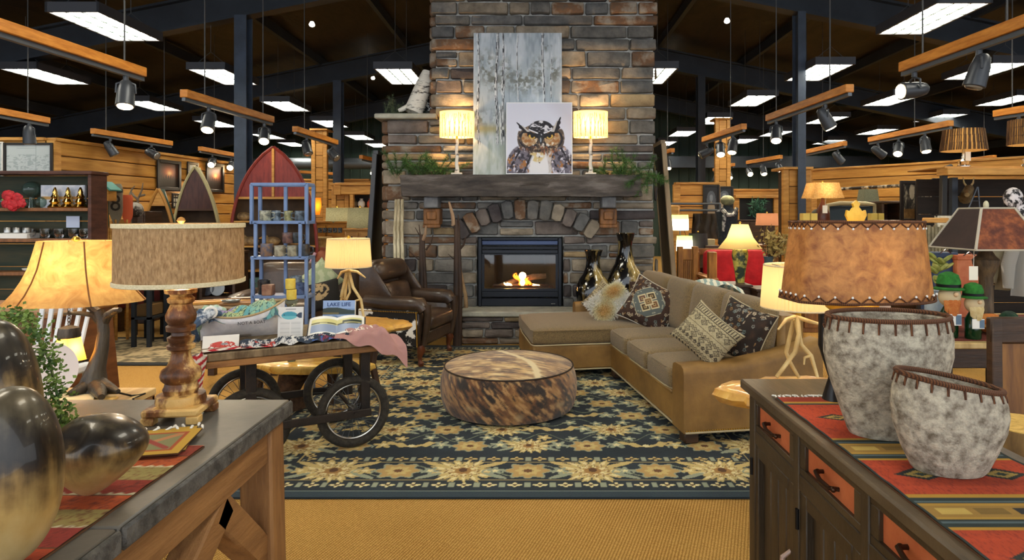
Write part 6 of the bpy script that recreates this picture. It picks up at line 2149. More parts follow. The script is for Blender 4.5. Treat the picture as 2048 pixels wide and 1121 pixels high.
# stitched stoneware vases
m_stonew = mat('crackled stoneware', '6E614E', .9, col2='CDC1A8', scale=42, ramp=(.33, .62), bump=1., bscale=80, detail=10, col3='A89C88')
m_rope = mat('brown twisted cord', '4A2A16', .7, col2='7A4A28', scale=60, tex='wave', bump=.6)
def stitched(label, px, Y, z0, ht, rx, ry, prof, tilt, nst, yaw=0.):
 x = (px - CX) * Y / F
 M = frame((x, Y, z0), yaw)
 t = thing('stitched_vase', label, 'vase', (x, Y, z0), 'stitched stoneware vases')
 def T(p, a=0):
  s = p.z / ht
  return Vector((p.x, p.y, p.z + tilt * p.x * max(0, s - .3) / .7))
 b = MB(M).lathe([(rx * r, ht * z) for z, r in prof], (0, 0, 0), 48, sy=ry / rx, fn=T, cap1=False)
 rin = prof[-1][1]
 b.lathe([(rx * rin, ht), (rx * (rin - .06), ht * .98), (rx * (rin - .03), ht * .8), (rx * .8, ht * .5), (rx * .3, ht * .45)], (0, 0, 0), 48, sy=ry / rx, fn=T, cap0=False)
 b.build('body', m_stonew, t)
 pts = [M @ T(Vector((rx * rin * math.cos(i * PI / 30), ry * rin * math.sin(i * PI / 30), ht + .003))) for i in range(60)]
 MB().tube(pts, .0065, 8, closed=True).build('cord_rim', m_rope, t)
 r1 = prof[-3][1]
 for i in range(nst):
  a = 2 * PI * (i + .3) / nst
  q = []
  for z, r in ((1.005, rin), (.97, rin + .02), (.9, rin * .45 + r1 * .55 + .012)):
   q.append(M @ T(Vector((rx * r * 1.01 * math.cos(a), ry * r * 1.01 * math.sin(a), ht * z))))
  MB().tube(q, [.0035, .003, .0025], 6).build('stitch', m_rope, t)
 return t
stitched('larger oval stoneware vase with stitched brown rim on the runner', 1775, 1.7, .908, .315, .17, .115, [(0, .6), (.03, .63), (.2, .74), (.45, .9), (.68, 1.), (.82, 1.), (.93, .97), (1, .94)], 0., 26, .06)
stitched('smaller tilted stoneware vase with stitched rim in front', 1897, 1.45, .908, .205, .125, .085, [(0, .6), (.04, .66), (.25, .82), (.5, .96), (.7, 1.), (.85, .97), (.94, .93), (1, .89)], -.17, 22, -.1)
# leather shade lamp
LLX, LLY = (1712 - CX) * 2.06 / F, 2.06
ll = thing('leather_lamp', 'lamp with laced rawhide shade on the far end of the sideboard', 'lamp', (LLX, LLY, .9))
zl_ = lambda py: H - (py - HZ) * LLY / F
m_raw = mat('rawhide shade', '75441E', .5, col2='BC8446', scale=24, dist=.5, ramp=(.3, .7), bump=.3, transl=.14, detail=10)
ro, ri = 139 * LLY / F, 121 * LLY / F
def rects(p, a):
 k = 1 / (abs(math.cos(a)) ** 5 + abs(math.sin(a)) ** 5) ** .2
 return Vector((p.x * min(k, 1.1), p.y * min(k, 1.1) * .62, p.z))
sh = MB(frame((LLX, LLY, 0), .1)).lathe([(ro, zl_(597)), (ro * .99, zl_(590)), (ri, zl_(444))], (0, 0, 0), 72, cap0=False, cap1=False, fn=rects).build('shade', m_raw, ll)
for r, py, up in ((ro, 597, 1), (ri, 444, -1)):
 pts = [frame((LLX, LLY, 0), .1) @ rects(Vector((r * 1.01 * math.cos(i * PI / 36), r * 1.01 * math.sin(i * PI / 36), zl_(py))), i * PI / 36) for i in range(72)]
 MB().tube(pts, .0045, 6, closed=True).build('rim_cord', m_rope, sh)
 pts, n = [], 160
 for i in range(n):
  a = 2 * PI * i / n
  w = abs(((i / n * 30) % 1) - .5) * 2
  pts.append(frame((LLX, LLY, 0), .1) @ rects(Vector((r * 1.012 * math.cos(a), r * 1.012 * math.sin(a), zl_(py) + up * (.002 + .018 * (1 - w)))), a))
 MB().tube(pts, .0025, 5, closed=True).build('lacing', m_rope, sh)
 b = MB()
 for i in range(30):
  a = 2 * PI * (i + .5) / 30
  b.ball(frame((LLX, LLY, 0), .1) @ rects(Vector((r * 1.02 * math.cos(a), r * 1.02 * math.sin(a), zl_(py) + up * .021)), a), .004, 6, 4)
 b.build('studs', M_PAPER, sh, kind='stuff')
m_yel = mat('golden carved wood', 'B98A14', .4, col2='E6BE3A', scale=6, bump=.2)
MB().lathe([(.02, zl_(640)), (.075, zl_(632)), (.07, zl_(622)), (.083, zl_(616)), (.084, zl_(606)), (.06, zl_(600)), (.02, zl_(596))], (LLX - .01, LLY, 0), 28).build('cap', m_yel, ll)
MB().lathe([(.09, .9), (.09, .92), (.05, .935), (.045, 1.0), (.06, 1.06), (.06, 1.16), (.04, 1.18)], (LLX, LLY, 0), 24).build('column', mat('black carved wood', '14110E', .35), ll)
MB().tube([(LLX - .1, LLY - .05, .9), (LLX - .095, LLY - .05, .98), (LLX - .115, LLY - .04, 1.08), (LLX - .1, LLY - .02, 1.17)], [.035, .018, .026, .03], 10).build('bracket', mat('black carved wood', '14110E'), ll)
MB().tube([(LLX - .085, LLY - .06, .98), (LLX - .09, LLY - .065, 1.08), (LLX - .08, LLY - .04, 1.19)], [.006, .007, .012], 8).build('gilt_edge', m_yel, ll)
b = MB().prism([(-.022, 0), (-.034, .025), (-.03, .042), (-.02, .036), (-.012, .048), (-.008, .052), (-.012, .064), (0, .074), (.012, .064), (.008, .052), (.012, .048), (.02, .036), (.03, .042), (.034, .025), (.022, 0)], (LLX, LLY - .004, zl_(446)), (1, 0, 0), (0, 0, 1), (0, .012, 0))
b.build('finial', m_yel, ll)
tgp = at(1770, 600, LLY - .12)
MB().box(tgp - Vector((0, 0, .045)), (.036, .003, .06), .001).tube([tgp - Vector((0, 0, .015)), tgp + Vector((0, .02, .02))], .001, 4).build('price_tag', M_TAG, ll)
bulb('bulb', (LLX, LLY, zl_(520)), LAMP_W * .5, ll)
# ================================================================== LEFT SIDE DISPLAYS
def X_(px, Y):
 return (px - CX) * Y / F
def Z_(py, Y):
 return H - (py - HZ) * Y / F
def shelfunit(name, label, cat, x0, x1, y0, y1, zs, ztop, m, mback, msh=None, th=.035):
 t = thing(name, label, cat, ((x0 + x1) / 2, (y0 + y1) / 2, 0))
 for x in (x0, x1 - th):
  MB().bx(x, x + th, y0, y1, 0, ztop, .004).build('side', m, t)
 MB().bx(x0 - .02, x1 + .02, y0 - .02, y1, ztop, ztop + th, .005).build('top', m, t)
 n = max(3, int(ztop / .22))
 for k in range(n):
  MB().bx(x0 + th, x1 - th, y1 - .02, y1 - .005, ztop * k / n + .004, ztop * (k + 1) / n - .004).build('back_plank', mback, t)
 for z in zs:
  MB().bx(x0 + th, x1 - th, y0, y1 - .02, z - th, z, .004).build('shelf', msh or m, t)
 return t
m_hut = mat('aged red brown wood', '3A2119', .6, col2='573428', scale=4, stretch=(1, 1, 5), bump=.3)
m_hutb = mat('weathered green boards', '26352A', .8, col2='47432F', scale=2.5, stretch=(.6, 1, 5), bump=.4, rnd=.2)
HY = 6.35
shelfunit('display_hutch', 'tall dark hutch with green boards and glassware at the left edge', 'hutch', -6.6, X_(182, HY), HY, HY + .24, [Z_(416, HY), Z_(478, HY), Z_(545, HY), .45], Z_(349, HY), m_hut, m_hutb, mat('shelf edge brown', '6A4426', .6, col2='8A5A34', scale=4, stretch=(6, 1, 1)))
zs1, zs2, zs3 = Z_(416, HY), Z_(478, HY), Z_(545, HY)
m_mgold = mat('mercury gold glass', 'C9A45A', .15, metal=1.)
for k, (px, w) in enumerate(((110, 'leftmost'), (136, 'middle'), (161, 'rightmost'))):
 x = X_(px, HY + .12)
 pr = [(.06, 0)]
 for q in range(4):
  r = .066 - .014 * q
  pr += [(r, .012 + .05 * q), (r * .55, .05 + .05 * q)]
 pr += [(.006, .215)]
 MB().lathe(pr, (x, HY + .12, zs1), 18).build('mercury_tree', m_mgold, label='gold mercury glass tree on the hutch, %s of three' % w, cat='ornament', group='mercury glass trees on the hutch')
t = thing('snow_scene_box', 'pale snow scene box behind the gold glass trees', 'box', (X_(143, HY + .3), HY + .3, zs1))
MB().bx(X_(99, HY + .3), X_(186, HY + .3), HY + .18, HY + .21, zs1, zs1 + .24, .003).build('panel', mat('snow print', 'B9C0CE', .7, col2='E2E2E6', scale=9, ramp=(.4, .6)), t)
MB().bx(X_(101, HY + .3), X_(184, HY + .3), HY + .174, HY + .179, zs1 + .09, zs1 + .12).build('amber_band', mat('amber band', 'C79A5C', .7), t)
m_dglass = mat('green tinted glass', '9FC0B4', .05, trans=.9, spec=.6)
for px, r, zz_, w in ((15, .07, 0, 'far left'), (64, .085, .11, 'high on its neck behind the red flowers'), (86, .062, 0, 'beside the gold trees'), (56, .05, 0, 'next to the red flowers')):
 MB().ball((X_(px, HY + .2), HY + .2, zs1 + r + zz_), r, 16, 10).lathe([(r * .4, zs1), (r * .25, zs1 + .02 + zz_), (r * .3, zs1 + zz_ + r * .2)], (X_(px, HY + .2), HY + .2, 0), 12).build('glass_float', m_dglass, label='round glass float on the hutch top shelf, ' + w, cat='glassware', group='glass floats on the hutch')
rf = thing('red_bouquet', 'bunch of red silk roses hanging over the hutch shelf', 'flowers', (X_(28, HY), HY + .02, zs1))
m_rose = mat('red silk petals', '8E0F18', .6, col2='C8242C', scale=20)
rs = random.Random(6)
for (px, py, r) in ((18, 392, .07), (36, 396, .06), (28, 410, .075), (44, 406, .055), (14, 408, .055)):
 c = at(px, py, HY - .06)
 b = MB()
 for k in range(16):
  a, e = rs.random() * 6.28, rs.uniform(-.3, 1)
  d = Vector((math.cos(a) * math.cos(e), -abs(math.sin(e)), math.sin(a) * math.cos(e)))
  b.ball(c + d * r * .45, (r * .5, r * .2, r * .5), 7, 5, Matrix.Rotation(a, 3, 'Y'))
 b.build('rose', m_rose, rf)
MB().prism([(0, 0), (.03, .03), (.09, .02), (.05, -.02)], at(2, 400, HY - .05), (1, 0, 0), (0, 0, 1), (0, .003, 0)).build('leaf', m_leaf, rf)
tray = thing('candle_tray', 'white tray of tin candles on the hutch second shelf', 'tray', (X_(24, HY), HY + .12, zs2))
MB().bx(X_(-10, HY), X_(49, HY), HY + .03, HY + .2, zs2, zs2 + .055, .004).build('tray', M_WHITE, tray)
for k, (px, w) in enumerate(((-2, 'left'), (17, 'middle'), (36, 'right'))):
 MB().lathe([(.036, zs2 + .058), (.038, zs2 + .06), (.038, zs2 + .11), (.034, zs2 + .115)], (X_(px, HY), HY + .11, 0), 16).build('tin_candle', mat('brushed tin', 'A9A7A2', .3, metal=.9), label='silver tin candle in the white tray, ' + w, cat='candle', group='tin candles in the white tray')
for k, px in enumerate((62, 76, 90, 104, 118, 132, 146, 158, 168)):
 dy = .1 + .12 * (k % 2)
 MB().lathe([(.03, zs2), (.042, zs2 + .04), (.045, zs2 + .1), (.04, zs2 + .1), (.036, zs2 + .045), (.01, zs2 + .015)], (X_(px, HY + dy), HY + dy, 0), 14).build('glass_tumbler', M_GLASS, label='clear tumbler on the hutch second shelf, %s from the left' % ('first', 'second', 'third', 'fourth', 'fifth', 'sixth', 'seventh', 'eighth', 'ninth')[k], cat='glass', group='clear tumblers on the hutch')
MB().box((X_(146, HY + .2), HY + .2, zs2 + .17), (.14, .004, .12)).build('notice_card', mat('pale blue card', 'C8D0E4', .8), label='pale blue card standing behind the tumblers', cat='card')
for px, w in ((57, 'left'), (74, 'right')):
 MB().lathe([(.02, zs3), (.05, zs3 + .012), (.056, zs3 + .028), (.05, zs3 + .024), (.01, zs3 + .01)], (X_(px, HY + .15), HY + .15, 0), 16).build('small_dish', M_WHITE, label='small white dish on the hutch third shelf, ' + w, cat='dish')
MB().lathe([(.03, zs3), (.03, zs3 + .09), (.012, zs3 + .12), (.012, zs3 + .15)], (X_(78, HY + .15), HY + .15, 0), 14).build('dark_bottle', mat('smoky bottle', '20242A', .15), label='small dark bottle behind the white dishes', cat='bottle')
MB().bx(-6.5, X_(80, 5.2), 5.0, 5.5, .55, .62, .01).build('red_bench', mat('oxblood paint', '5A1A1C', .5), label='oxblood painted bench below the hutch', cat='bench')
# framed drawing and small frames on the corner wall
def framed(name, label, cat, c, ux, w, h, mfr, paint, fw=.05, nx=60, ny=70, d=.03):
 """c centre on the wall, ux direction along the wall"""
 ux = Vector(ux).normalized()
 n = Vector((-ux.y, ux.x, 0))
 if n.dot(Vector((0, 0, H)) - Vector(c)) < 0:
  n = -n
 c = Vector(c) + n * .01
 t = thing(name, label, cat, c)
 z = Vector((0, 0, 1))
 for a, e, wd in ((-1, 0, 0), (1, 0, 0), (0, -1, 0), (0, 1, 0)):
  if a:
   MB().beam(c + ux * a * (w / 2 - fw / 2) - z * h / 2 + n * d / 2, c + ux * a * (w / 2 - fw / 2) + z * h / 2 + n * d / 2, fw, d, .004, up=n).build('frame_side', mfr, t)
  else:
   MB().beam(c + z * e * (h / 2 - fw / 2) - ux * (w / 2 - fw) + n * d / 2, c + z * e * (h / 2 - fw / 2) + ux * (w / 2 - fw) + n * d / 2, d, fw, .004, up=z).build('frame_rail', mfr, t)
 sheet('picture', vmat('framed print', .4), lambda u, v: tuple(c[i] + ux[i] * (u - .5) * (w - fw) + z[i] * (v - .5) * (h - fw) + n[i] * .012 for i in range(3)), nx, ny, paint, t)
 return t
def paint_sketch(u, v):
 im = np.zeros(u.shape + (3,))
 im[:] = HX('C9D2D2')
 put(im, (fbm(u, v, 26, 4, 3) > .56) * (v < .65) * (v > .12) * .5, '8E9A9C')
 put(im, (np.abs(v - .86) < .008) * (np.abs(u - .45) < .2) * .6, '8A9698')
 put(im, (np.abs(u - .66) < .006) * .5, '8A9698')
 put(im, np.maximum(u < .015, v > .985) * .6, '9AA6A8')
 return im
def paint_dusk(u, v):
 im = np.zeros(u.shape + (3,))
 im[:] = HX('2A1712')
 g = np.exp(-(((u - .5) / .3) ** 2 + ((v - .62) / .22) ** 2))
 put(im, g * 1.1, 'B9531C')
 put(im, np.exp(-(((u - .52) / .12) ** 2 + ((v - .58) / .1) ** 2)), 'F2C27A')
 tr_ = .3 + .25 * vnoise(u, v * 0, 22, 3) * np.abs(np.sin(u * 30))
 put(im, (v < tr_) * .85, '1A120E')
 return im
framed('sketch_frame', 'pale pencil sketch in a dark frame on the corner wall', 'picture', (X_(57, 9.2), 9.22, Z_(318, 9.22)), (1, 0, 0), .72, .47, mat('dark frame', '1E1A18', .5), paint_sketch, .035)
framed('framed_card', 'small white framed card at the left picture edge', 'picture', (X_(-6, 9.2), 9.22, Z_(325, 9.22)), (1, 0, 0), .2, .6, M_WHITE, paint_sketch, .02, 20, 30)
wd = Vector((.59, 4.7, 0)).normalized()
def wall_l(px):
 k = (px - CX) / F
 Y = (-7.19 - .1255 * 9.3) / (k - .1255)
 return Vector((k * Y, Y, 0)) + Vector((.075, 0, 0))
for px, py, w, h, lab in ((328, 351, .62, .56, 'sunset forest picture in dark frame left of the brown canoe'), (421, 356, .58, .6, 'sunset forest picture in dark frame right of the brown canoe')):
 p = wall_l(px)
 framed('sunset_picture', lab, 'picture', (p.x, p.y, Z_(py, p.y)), wd, w, h, mat('dark frame', '1E1A18'), paint_dusk, .06)
p = wall_l(376)
framed('small_dark_picture', 'small dark picture peeking behind the brown canoe tip', 'picture', (p.x, p.y, Z_(340, p.y)), wd, .32, .3, mat('dark frame', '1E1A18'), lambda u, v: np.ones(u.shape + (3,)) * HX('8A98A0'), .05, 10, 10)
p = wall_l(345)
framed('print_grid', 'grid of tiny prints in a black frame below the sunset picture', 'picture', (p.x, p.y, Z_(402, p.y)), wd, .3, .28, mat('dark frame', '1E1A18'), lambda u, v: np.where(((np.mod(u * 4, 1) > .25) & (np.mod(v * 3, 1) > .3))[..., None], HX('B9B4A4'), HX('1A1816')), .03, 40, 30)
# paddles standing beside the hutch
def paddle(label, px, Y, py0, py1, hw, c, c2=None, num=None):
 x = X_(px, Y)
 z0, z1 = Z_(py1, Y), Z_(py0, Y)
 w = hw * Y / F
 t = thing('paddle', label, 'paddle', (x, Y, 0), 'painted paddles beside the hutch')
 out = []
 n = 10
 for i in range(n + 1):
  s = i / n
  k = 1 if s > .35 else (.3 + .7 * math.sin(s / .35 * PI / 2))
  k *= 1 if s < .93 else math.sqrt(max(.15, 1 - ((s - .93) / .07) ** 2 * .5))
  out.append((w * k, (z1 - z0) * s))
 poly = [(a, b_) for a, b_ in out] + [(-a, b_) for a, b_ in reversed(out)]
 MB().prism(poly, (x, Y, z0), (1, 0, 0), (0, 0, 1), (0, .018, 0)).build('blade', mat('paddle ' + c, c, .5, col2=c2 or c, scale=5), t, smooth=0)
 MB().tube([(x, Y + .009, 0), (x, Y + .009, z0 + .05)], .017, 8).build('shaft', W_ORANGE, t)
 if num:
  text(num, .27, mat('paddle number', '3A342C', .7), t, face_cam((x, Y - .002, z0 + (z1 - z0) * .5)), .001)
  MB().bx(x - w * 1.01, x + w * 1.01, Y - .003, Y + .02, z0 + (z1 - z0) * .78, z0 + (z1 - z0) * .86).build('stripe', mat('paddle stripe', '45494C', .5), t)
paddle('weathered grey paddle numbered 8 beside the hutch', 231, 7.4, 368, 448, 13, '7E7462', '968C78', '8')
paddle('coral paddle with purple edge beside the numbered paddle', 254, 7.45, 390, 448, 10, 'D0603C')
paddle('teal green paddle behind the birdhouse', 206, 7.5, 385, 478, 10, '2F6A5C')
bh = thing('birdhouse', 'teal birdhouse with pitched white edged roof beside the hutch', 'birdhouse', (X_(205, 7.2), 7.2, 0))
xb_ = X_(203, 7.2)
MB().prism([(-.08, 0), (.08, 0), (.08, .14), (.0, .2), (-.08, .14)], (xb_, 7.2, Z_(402, 7.2)), (1, 0, 0), (0, 0, 1), (0, .14, 0)).build('house', W_ORANGE, bh, smooth=0)
for s in (-1, 1):
 MB().beam((xb_, 7.27, Z_(402, 7.2) + .22), (xb_ + s * .12, 7.27, Z_(402, 7.2) + .12), .2, .02, .002).build('roof', mat('teal roof paint', '4E8F84', .6), bh)
MB().tube([(xb_, 7.27, 0), (xb_, 7.27, Z_(402, 7.2))], .025, 8).build('post', W_MID, bh)
an = thing('antler_mount', 'bleached antler display on a small post behind the paddles', 'antlers', (X_(272, 7.8), 7.8, 0))
for pts in (((262, 420), (258, 395), (264, 378), (270, 372)), ((275, 418), (276, 398), (284, 380), (286, 366)), ((276, 400), (268, 392), (262, 384)), ((280, 392), (290, 390))):
 MB().tube([at(a, c, 7.8) for a, c in pts], [.016, .013, .01, .005][:len(pts)], 8).build('antler', mat('grey antler', '5A4A3C', .7, col2='9A8A74', scale=9), an)
MB().ball(at(270, 420, 7.8), (.1, .08, .1), 12, 8).build('skull', mat('bleached bone', 'B9B2A4', .7, col2='2E2620', scale=8, ramp=(.45, .55)), an)
MB().tube([(X_(270, 7.8), 7.8, 0), at(270, 430, 7.8)], .03, 8).build('post', W_DARK, an)
for px0, px1, Y, z1, m, lab in ((196, 222, 7.9, 1.45, W_ORANGE, 'honey pine crate stack beside the hutch'), (255, 290, 8.6, 1.55, W_DARK, 'dark wooden cabinet behind the antlers')):
 x0, x1 = X_(px0, Y), X_(px1, Y)
 t = thing('wood_cabinet', lab, 'cabinet', ((x0 + x1) / 2, Y, 0))
 MB().bx(x0, x1, Y, Y + .4, 0, z1, .006).build('body', m, t)
 MB().bx(x0 + .02, x1 - .02, Y - .015, Y + .005, .08, z1 - .05, .006).build('door', m, t)
 MB().ball((x1 - .05, Y - .02, z1 * .5), .015, 8, 6).build('knob', M_GOLD, t)
# canoe bookcases
def canoe_case(label, px, Y, ztop, W, zdeck, zs, mh, md, mrim, strip=True, lean=0., mg=None, pw=2.6):
 x = X_(px, Y)
 t = thing('canoe_bookcase', label, 'bookcase', (x, Y, 0), 'upright canoe bookcases')
 L = lambda z: x + lean * z
 w = lambda z: max(.004, W * (1 - (z / ztop) ** pw) ** .85) if z > .35 * ztop else W * (1 - .35 ** pw) ** .85 * (.93 + .07 * z / (.35 * ztop))
 dpt = lambda z: .16 + .3 * w(z)
 def shell(u, v):
  z = ztop * u
  a = PI * v
  return (L(z) - w(z) * math.cos(a), Y + dpt(z) * math.sin(a) ** .8, z)
 MB().surf(shell, 30, 17).build('hull', mh, t, smooth=60)
 inn = lambda u, v: (L(ztop * u) - (w(ztop * u) - .012) * math.cos(PI * v), Y + (dpt(ztop * u) - .015) * math.sin(PI * v) ** .8, ztop * u * .998)
 MB().surf(inn, 30, 17).build('lining', mat('canoe lining', '3A2A1A', .7, col2='57402A', scale=4), t, smooth=60)
 for s in (-1, 1):
  MB().tube([(L(ztop * i / 24) + s * w(ztop * i / 24), Y - .006, ztop * i / 24) for i in range(25)], .022, 6).build('gunwale', mg or mrim, t)
 if zdeck:
  n = 12
  pts = [(L(z) - x - w(z) + .0, z) for z in [zdeck + (ztop - zdeck) * i / n for i in range(n + 1)]] + [(L(z) - x + w(z), z) for z in [ztop - (ztop - zdeck) * i / n for i in range(n + 1)]]
  MB().prism(pts, (x, Y - .004, 0), (1, 0, 0), (0, 0, 1), (0, .02, 0)).build('deck', md, t, smooth=0)
  if strip:
   MB().beam((L(zdeck), Y - .012, zdeck), (L(ztop), Y - .012, ztop - .02), .02, .035, .003, up=(1, 0, 0)).build('deck_strip', mrim, t)
  MB().bx(L(zdeck) - w(zdeck), L(zdeck) + w(zdeck), Y - .012, Y + .03, zdeck - .03, zdeck).build('deck_beam', mrim, t)
 for z in zs:
  n = 10
  pts = [(L(z) - (w(z) - .015) * math.cos(PI * i / n), Y + (dpt(z) - .02) * math.sin(PI * i / n) ** .8) for i in range(n + 1)]
  MB().prism(pts, (0, 0, z - .022), (1, 0, 0), (0, 1, 0), (0, 0, .022)).build('shelf', mrim, t, smooth=0)
 return t
m_red = mat('barn red paint', '6E211A', .5, col2='8E3226', scale=5, stretch=(5, 1, 1))
CY = 8.4
zsr = [Z_(442, CY), Z_(492, CY), Z_(541, CY), Z_(590, CY)]
canoe_case('tall red canoe bookcase with honey trim beside the blue rack', 547, CY, Z_(294, CY), .6, Z_(394, CY), zsr, m_red, m_red, W_ORANGE, mg=m_red, pw=4.5)
canoe_case('brown decked canoe bookcase with cream hull, tip leaning left', 396, 9.9, Z_(334, 9.9), .42, Z_(418, 9.9), [.5, 1.1], mat('cream canvas hull', 'A89A64', .6, col2='C4B888', scale=8), mat('plum brown deck', '3E2420', .5, col2='54332A', scale=4, stretch=(6, 1, 1)), mat('brown gunwale', '4A3020', .5), False, -.02, mat('cream gunwale', 'B0A478', .6), 3.2)
canoe_case('small green canoe shelf with golden trim behind the lamp', 317, 9.2, Z_(378, 9.2), .3, Z_(408, 9.2), [.5, 1.1], mat('forest green hull', '2A4A3C', .5), W_ORANGE, mat('golden gunwale', 'B07A34', .5), False, pw=3)
# carved birds, loaves and baskets in the red canoe
m_duck = mat('carved decoy wood', '5A4028', .6, col2='A98A5A', scale=14)
for k, (px, zi, w) in enumerate(((487, 0, 'top left'), (490, 1, 'second shelf left'), (502, 1, 'second shelf, next'), (545, 1, 'second shelf middle'), (592, 1, 'second shelf right'))):
 c = Vector((X_(px, CY + .12), CY + .12, zsr[zi]))
 t = thing('wood_decoy', 'carved wooden decoy in the red canoe, ' + w, 'decoy', c, 'carved decoys in the red canoe')
 MB().ball(c + Vector((0, 0, .06)), (.11, .07, .06), 12, 8).build('body', m_duck, t)
 MB().ball(c + Vector((-.1, -.01, .11)), (.045, .035, .04), 10, 6).build('head', m_duck, t)
 MB().tube([c + Vector((-.13, -.01, .105)), c + Vector((-.18, -.01, .095))], [.018, .006], 6).build('bill', W_ORANGE, t)
bk = thing('wicker_basket', 'small wicker basket with hoop handle in the red canoe', 'basket', (X_(488, CY + .1), CY + .1, zsr[2]))
m_wick = mat('wicker', '6A4A22', .8, col2='B08A4C', scale=60, tex='weave', bump=.8)
MB().lathe([(.07, 0), (.1, .03), (.115, .1), (.108, .1), (.06, .02)], (X_(488, CY + .1), CY + .1, zsr[2]), 20).build('bowl', m_wick, bk)
MB().tube([(X_(488, CY + .1) + .11 * math.cos(PI * i / 12), CY + .1, zsr[2] + .09 + .09 * math.sin(PI * i / 12)) for i in range(13)], .008, 6).build('handle', m_wick, bk)
MB().lathe([(.05, 0), (.05, .1), (.02, .14), (.022, .17)], (X_(482, CY + .1), CY + .1, zsr[3]), 14).build('dark_jug', mat('dark jug glaze', '1E2A22', .3), label='dark green jug at the bottom of the red canoe', cat='jug')
MB().bx(X_(497, CY), X_(520, CY), CY + .02, CY + .2, zsr[3], zsr[3] + .22, .01).build('green_box', mat('pale teal box', '5A8078', .6, col2='7FA098', scale=7), label='pale teal printed box at the bottom of the red canoe', cat='box')
# blue steel mug rack
m_blue = mat('powder blue steel', '5E76A0', .45, col2='7288B0', scale=6)
RY = 5.3
rk = thing('mug_rack', 'powder blue steel tiered rack holding pottery mugs', 'rack', (X_(566, RY), RY, 0))
x0, x1, xi0, xi1 = X_(512, RY), X_(620, RY), X_(520, RY), X_(608, RY)
zt = [Z_(370, RY), Z_(445, RY), Z_(515, RY), Z_(592, RY)]
r_ = .014
def bar(p, q):
 MB().beam(p, q, .027, .027, .003).build('bar', m_blue, rk)
for y in (RY - .08, RY + .08):
 for x in (x0, x1):
  bar((x, y, zt[1] - .014), (x, y, zt[0]))
 for z in (zt[0], zt[1]):
  bar((x0, y, z), (x1, y, z))
 for x in (xi0, xi1):
  bar((x, y, zt[2]), (x, y, zt[1]))
 for x in (x0 + .01, x1):
  bar((x, y, 0), (x, y, zt[2]))
 for z in (zt[2], zt[3]):
  bar((x0 + .01, y, z), (x1, y, z))
bar((X_(564, RY), RY + .08, 0), (X_(564, RY), RY + .08, zt[0]))
for z in zt:
 for x in (x0, x1):
  bar((x, RY - .08, z), (x, RY + .08, z))
for z in zt[1:]:
 MB().bx(x0 + .01, x1 - .01, RY - .08, RY + .08, z + .004, z + .012).build('shelf', m_blue, rk)
MUG = []
def mug(label, px, z, Y, r, h, c, c2, ang):
 x = X_(px, Y)
 t = thing('pottery_mug', label, 'mug', (x, Y, z), 'pottery mugs on the blue rack')
 m = mat('mug glaze ' + c, c, .3, col2=c2, scale=30, ramp=(.4, .6), coat=.3)
 MB().lathe([(r * .9, 0), (r, .01), (r, h), (r * .88, h), (r * .85, .015), (.005, .012)], (x, Y, z), 18).build('cup', m, t)
 d = Vector((math.cos(ang), math.sin(ang), 0))
 c0 = Vector((x, Y, z + h * .5))
 MB().tube([c0 + d * r * .95 + Vector((0, 0, h * .3)), c0 + d * (r + .028) + Vector((0, 0, h * .25)), c0 + d * (r + .032) - Vector((0, 0, h * .15)), c0 + d * r * .95 - Vector((0, 0, h * .28))], .006, 6).build('handle', m, t)
z1_, z2_, z3_ = zt[1] + .013, zt[2] + .013, zt[3] + .013
for a in (('speckled grey mug at the left of the top tier', 531, z1_, RY - .04, .047, .088, '5C5E58', 'A9A890', 0), ('blue grey mug second on the top tier', 551, z1_, RY + .02, .042, .088, '39434C', '8A97A0', 0), ('olive mug on the right of the top tier', 577, z1_, RY, .034, .085, '6E6A44', 'A09A6A', 2.5), ('dark slate mug at the right of the top tier', 600, z1_, RY - .03, .042, .085, '2E343A', '5A6670', PI),
          ('mottled blue brown mug at left of the middle tier', 534, z2_, RY - .06, .052, .105, '4A5468', '8A6A50', PI), ('sand stoneware mug in the middle tier', 560, z2_, RY - .06, .047, .09, '7A7464', 'A9A48E', 0), ('cross marked grey mug on the middle tier', 586, z2_, RY - .06, .047, .09, '6C6A5E', '9A9884', 0), ('dark mug at the right end of the middle tier', 608, z2_, RY - .03, .047, .1, '22262C', '3E4650', 0),
          ('plum brown mug stacked above the middle tier', 576, z2_ + .106, RY + .02, .047, .09, '4C3A3A', '7C5A50', 0), ('black mug stacked above the middle tier', 592, z2_ + .106, RY + .05, .045, .09, '1C2024', '3A4248', 0),
          ('blue glazed cup on the lower tier', 600, z3_, RY - .02, .04, .1, '34466A', '5A6C90', 0), ('steel blue pitcher cup on the lower tier', 592, z3_, RY + .05, .05, .15, '46586A', '8494A0', 0), ('black kettle mug at the left of the lower tier', 528, z3_, RY + .02, .05, .12, '1A1A1C', '3A3A3C', PI)):
 mug(*a)
MB().bx(X_(533, RY), X_(553, RY), RY - .1, RY - .02, z3_, z3_ + .09, .006).build('stoneware_box', mat('rosy stoneware', '7A5240', .6, col2='A07A60', scale=14), label='square rosy stoneware pot on the lower tier of the blue rack', cat='pot')
m_wax = mat('yellow wax', 'C8A82E', .5, col2='E0C85A', scale=12)
gy = 4.82
for k, (py0, py1, w) in enumerate(((558, 578, 'upper'), (579, 599, 'lower'))):
 x = X_(581 + 2 * k, gy)
 MB().lathe([(.036, Z_(py1, gy)), (.037, Z_(py1, gy) + .004), (.037, Z_(py0, gy) - .004), (.034, Z_(py0, gy))], (x, gy, 0), 18).build('pillar_candle', m_wax, label='yellow pillar candle, %s of two in front of the rack' % w, cat='candle')
st = thing('candle_stand', 'tall glass and wood pedestal under the yellow candles', 'candle holder', (X_(583, gy), gy, 0))
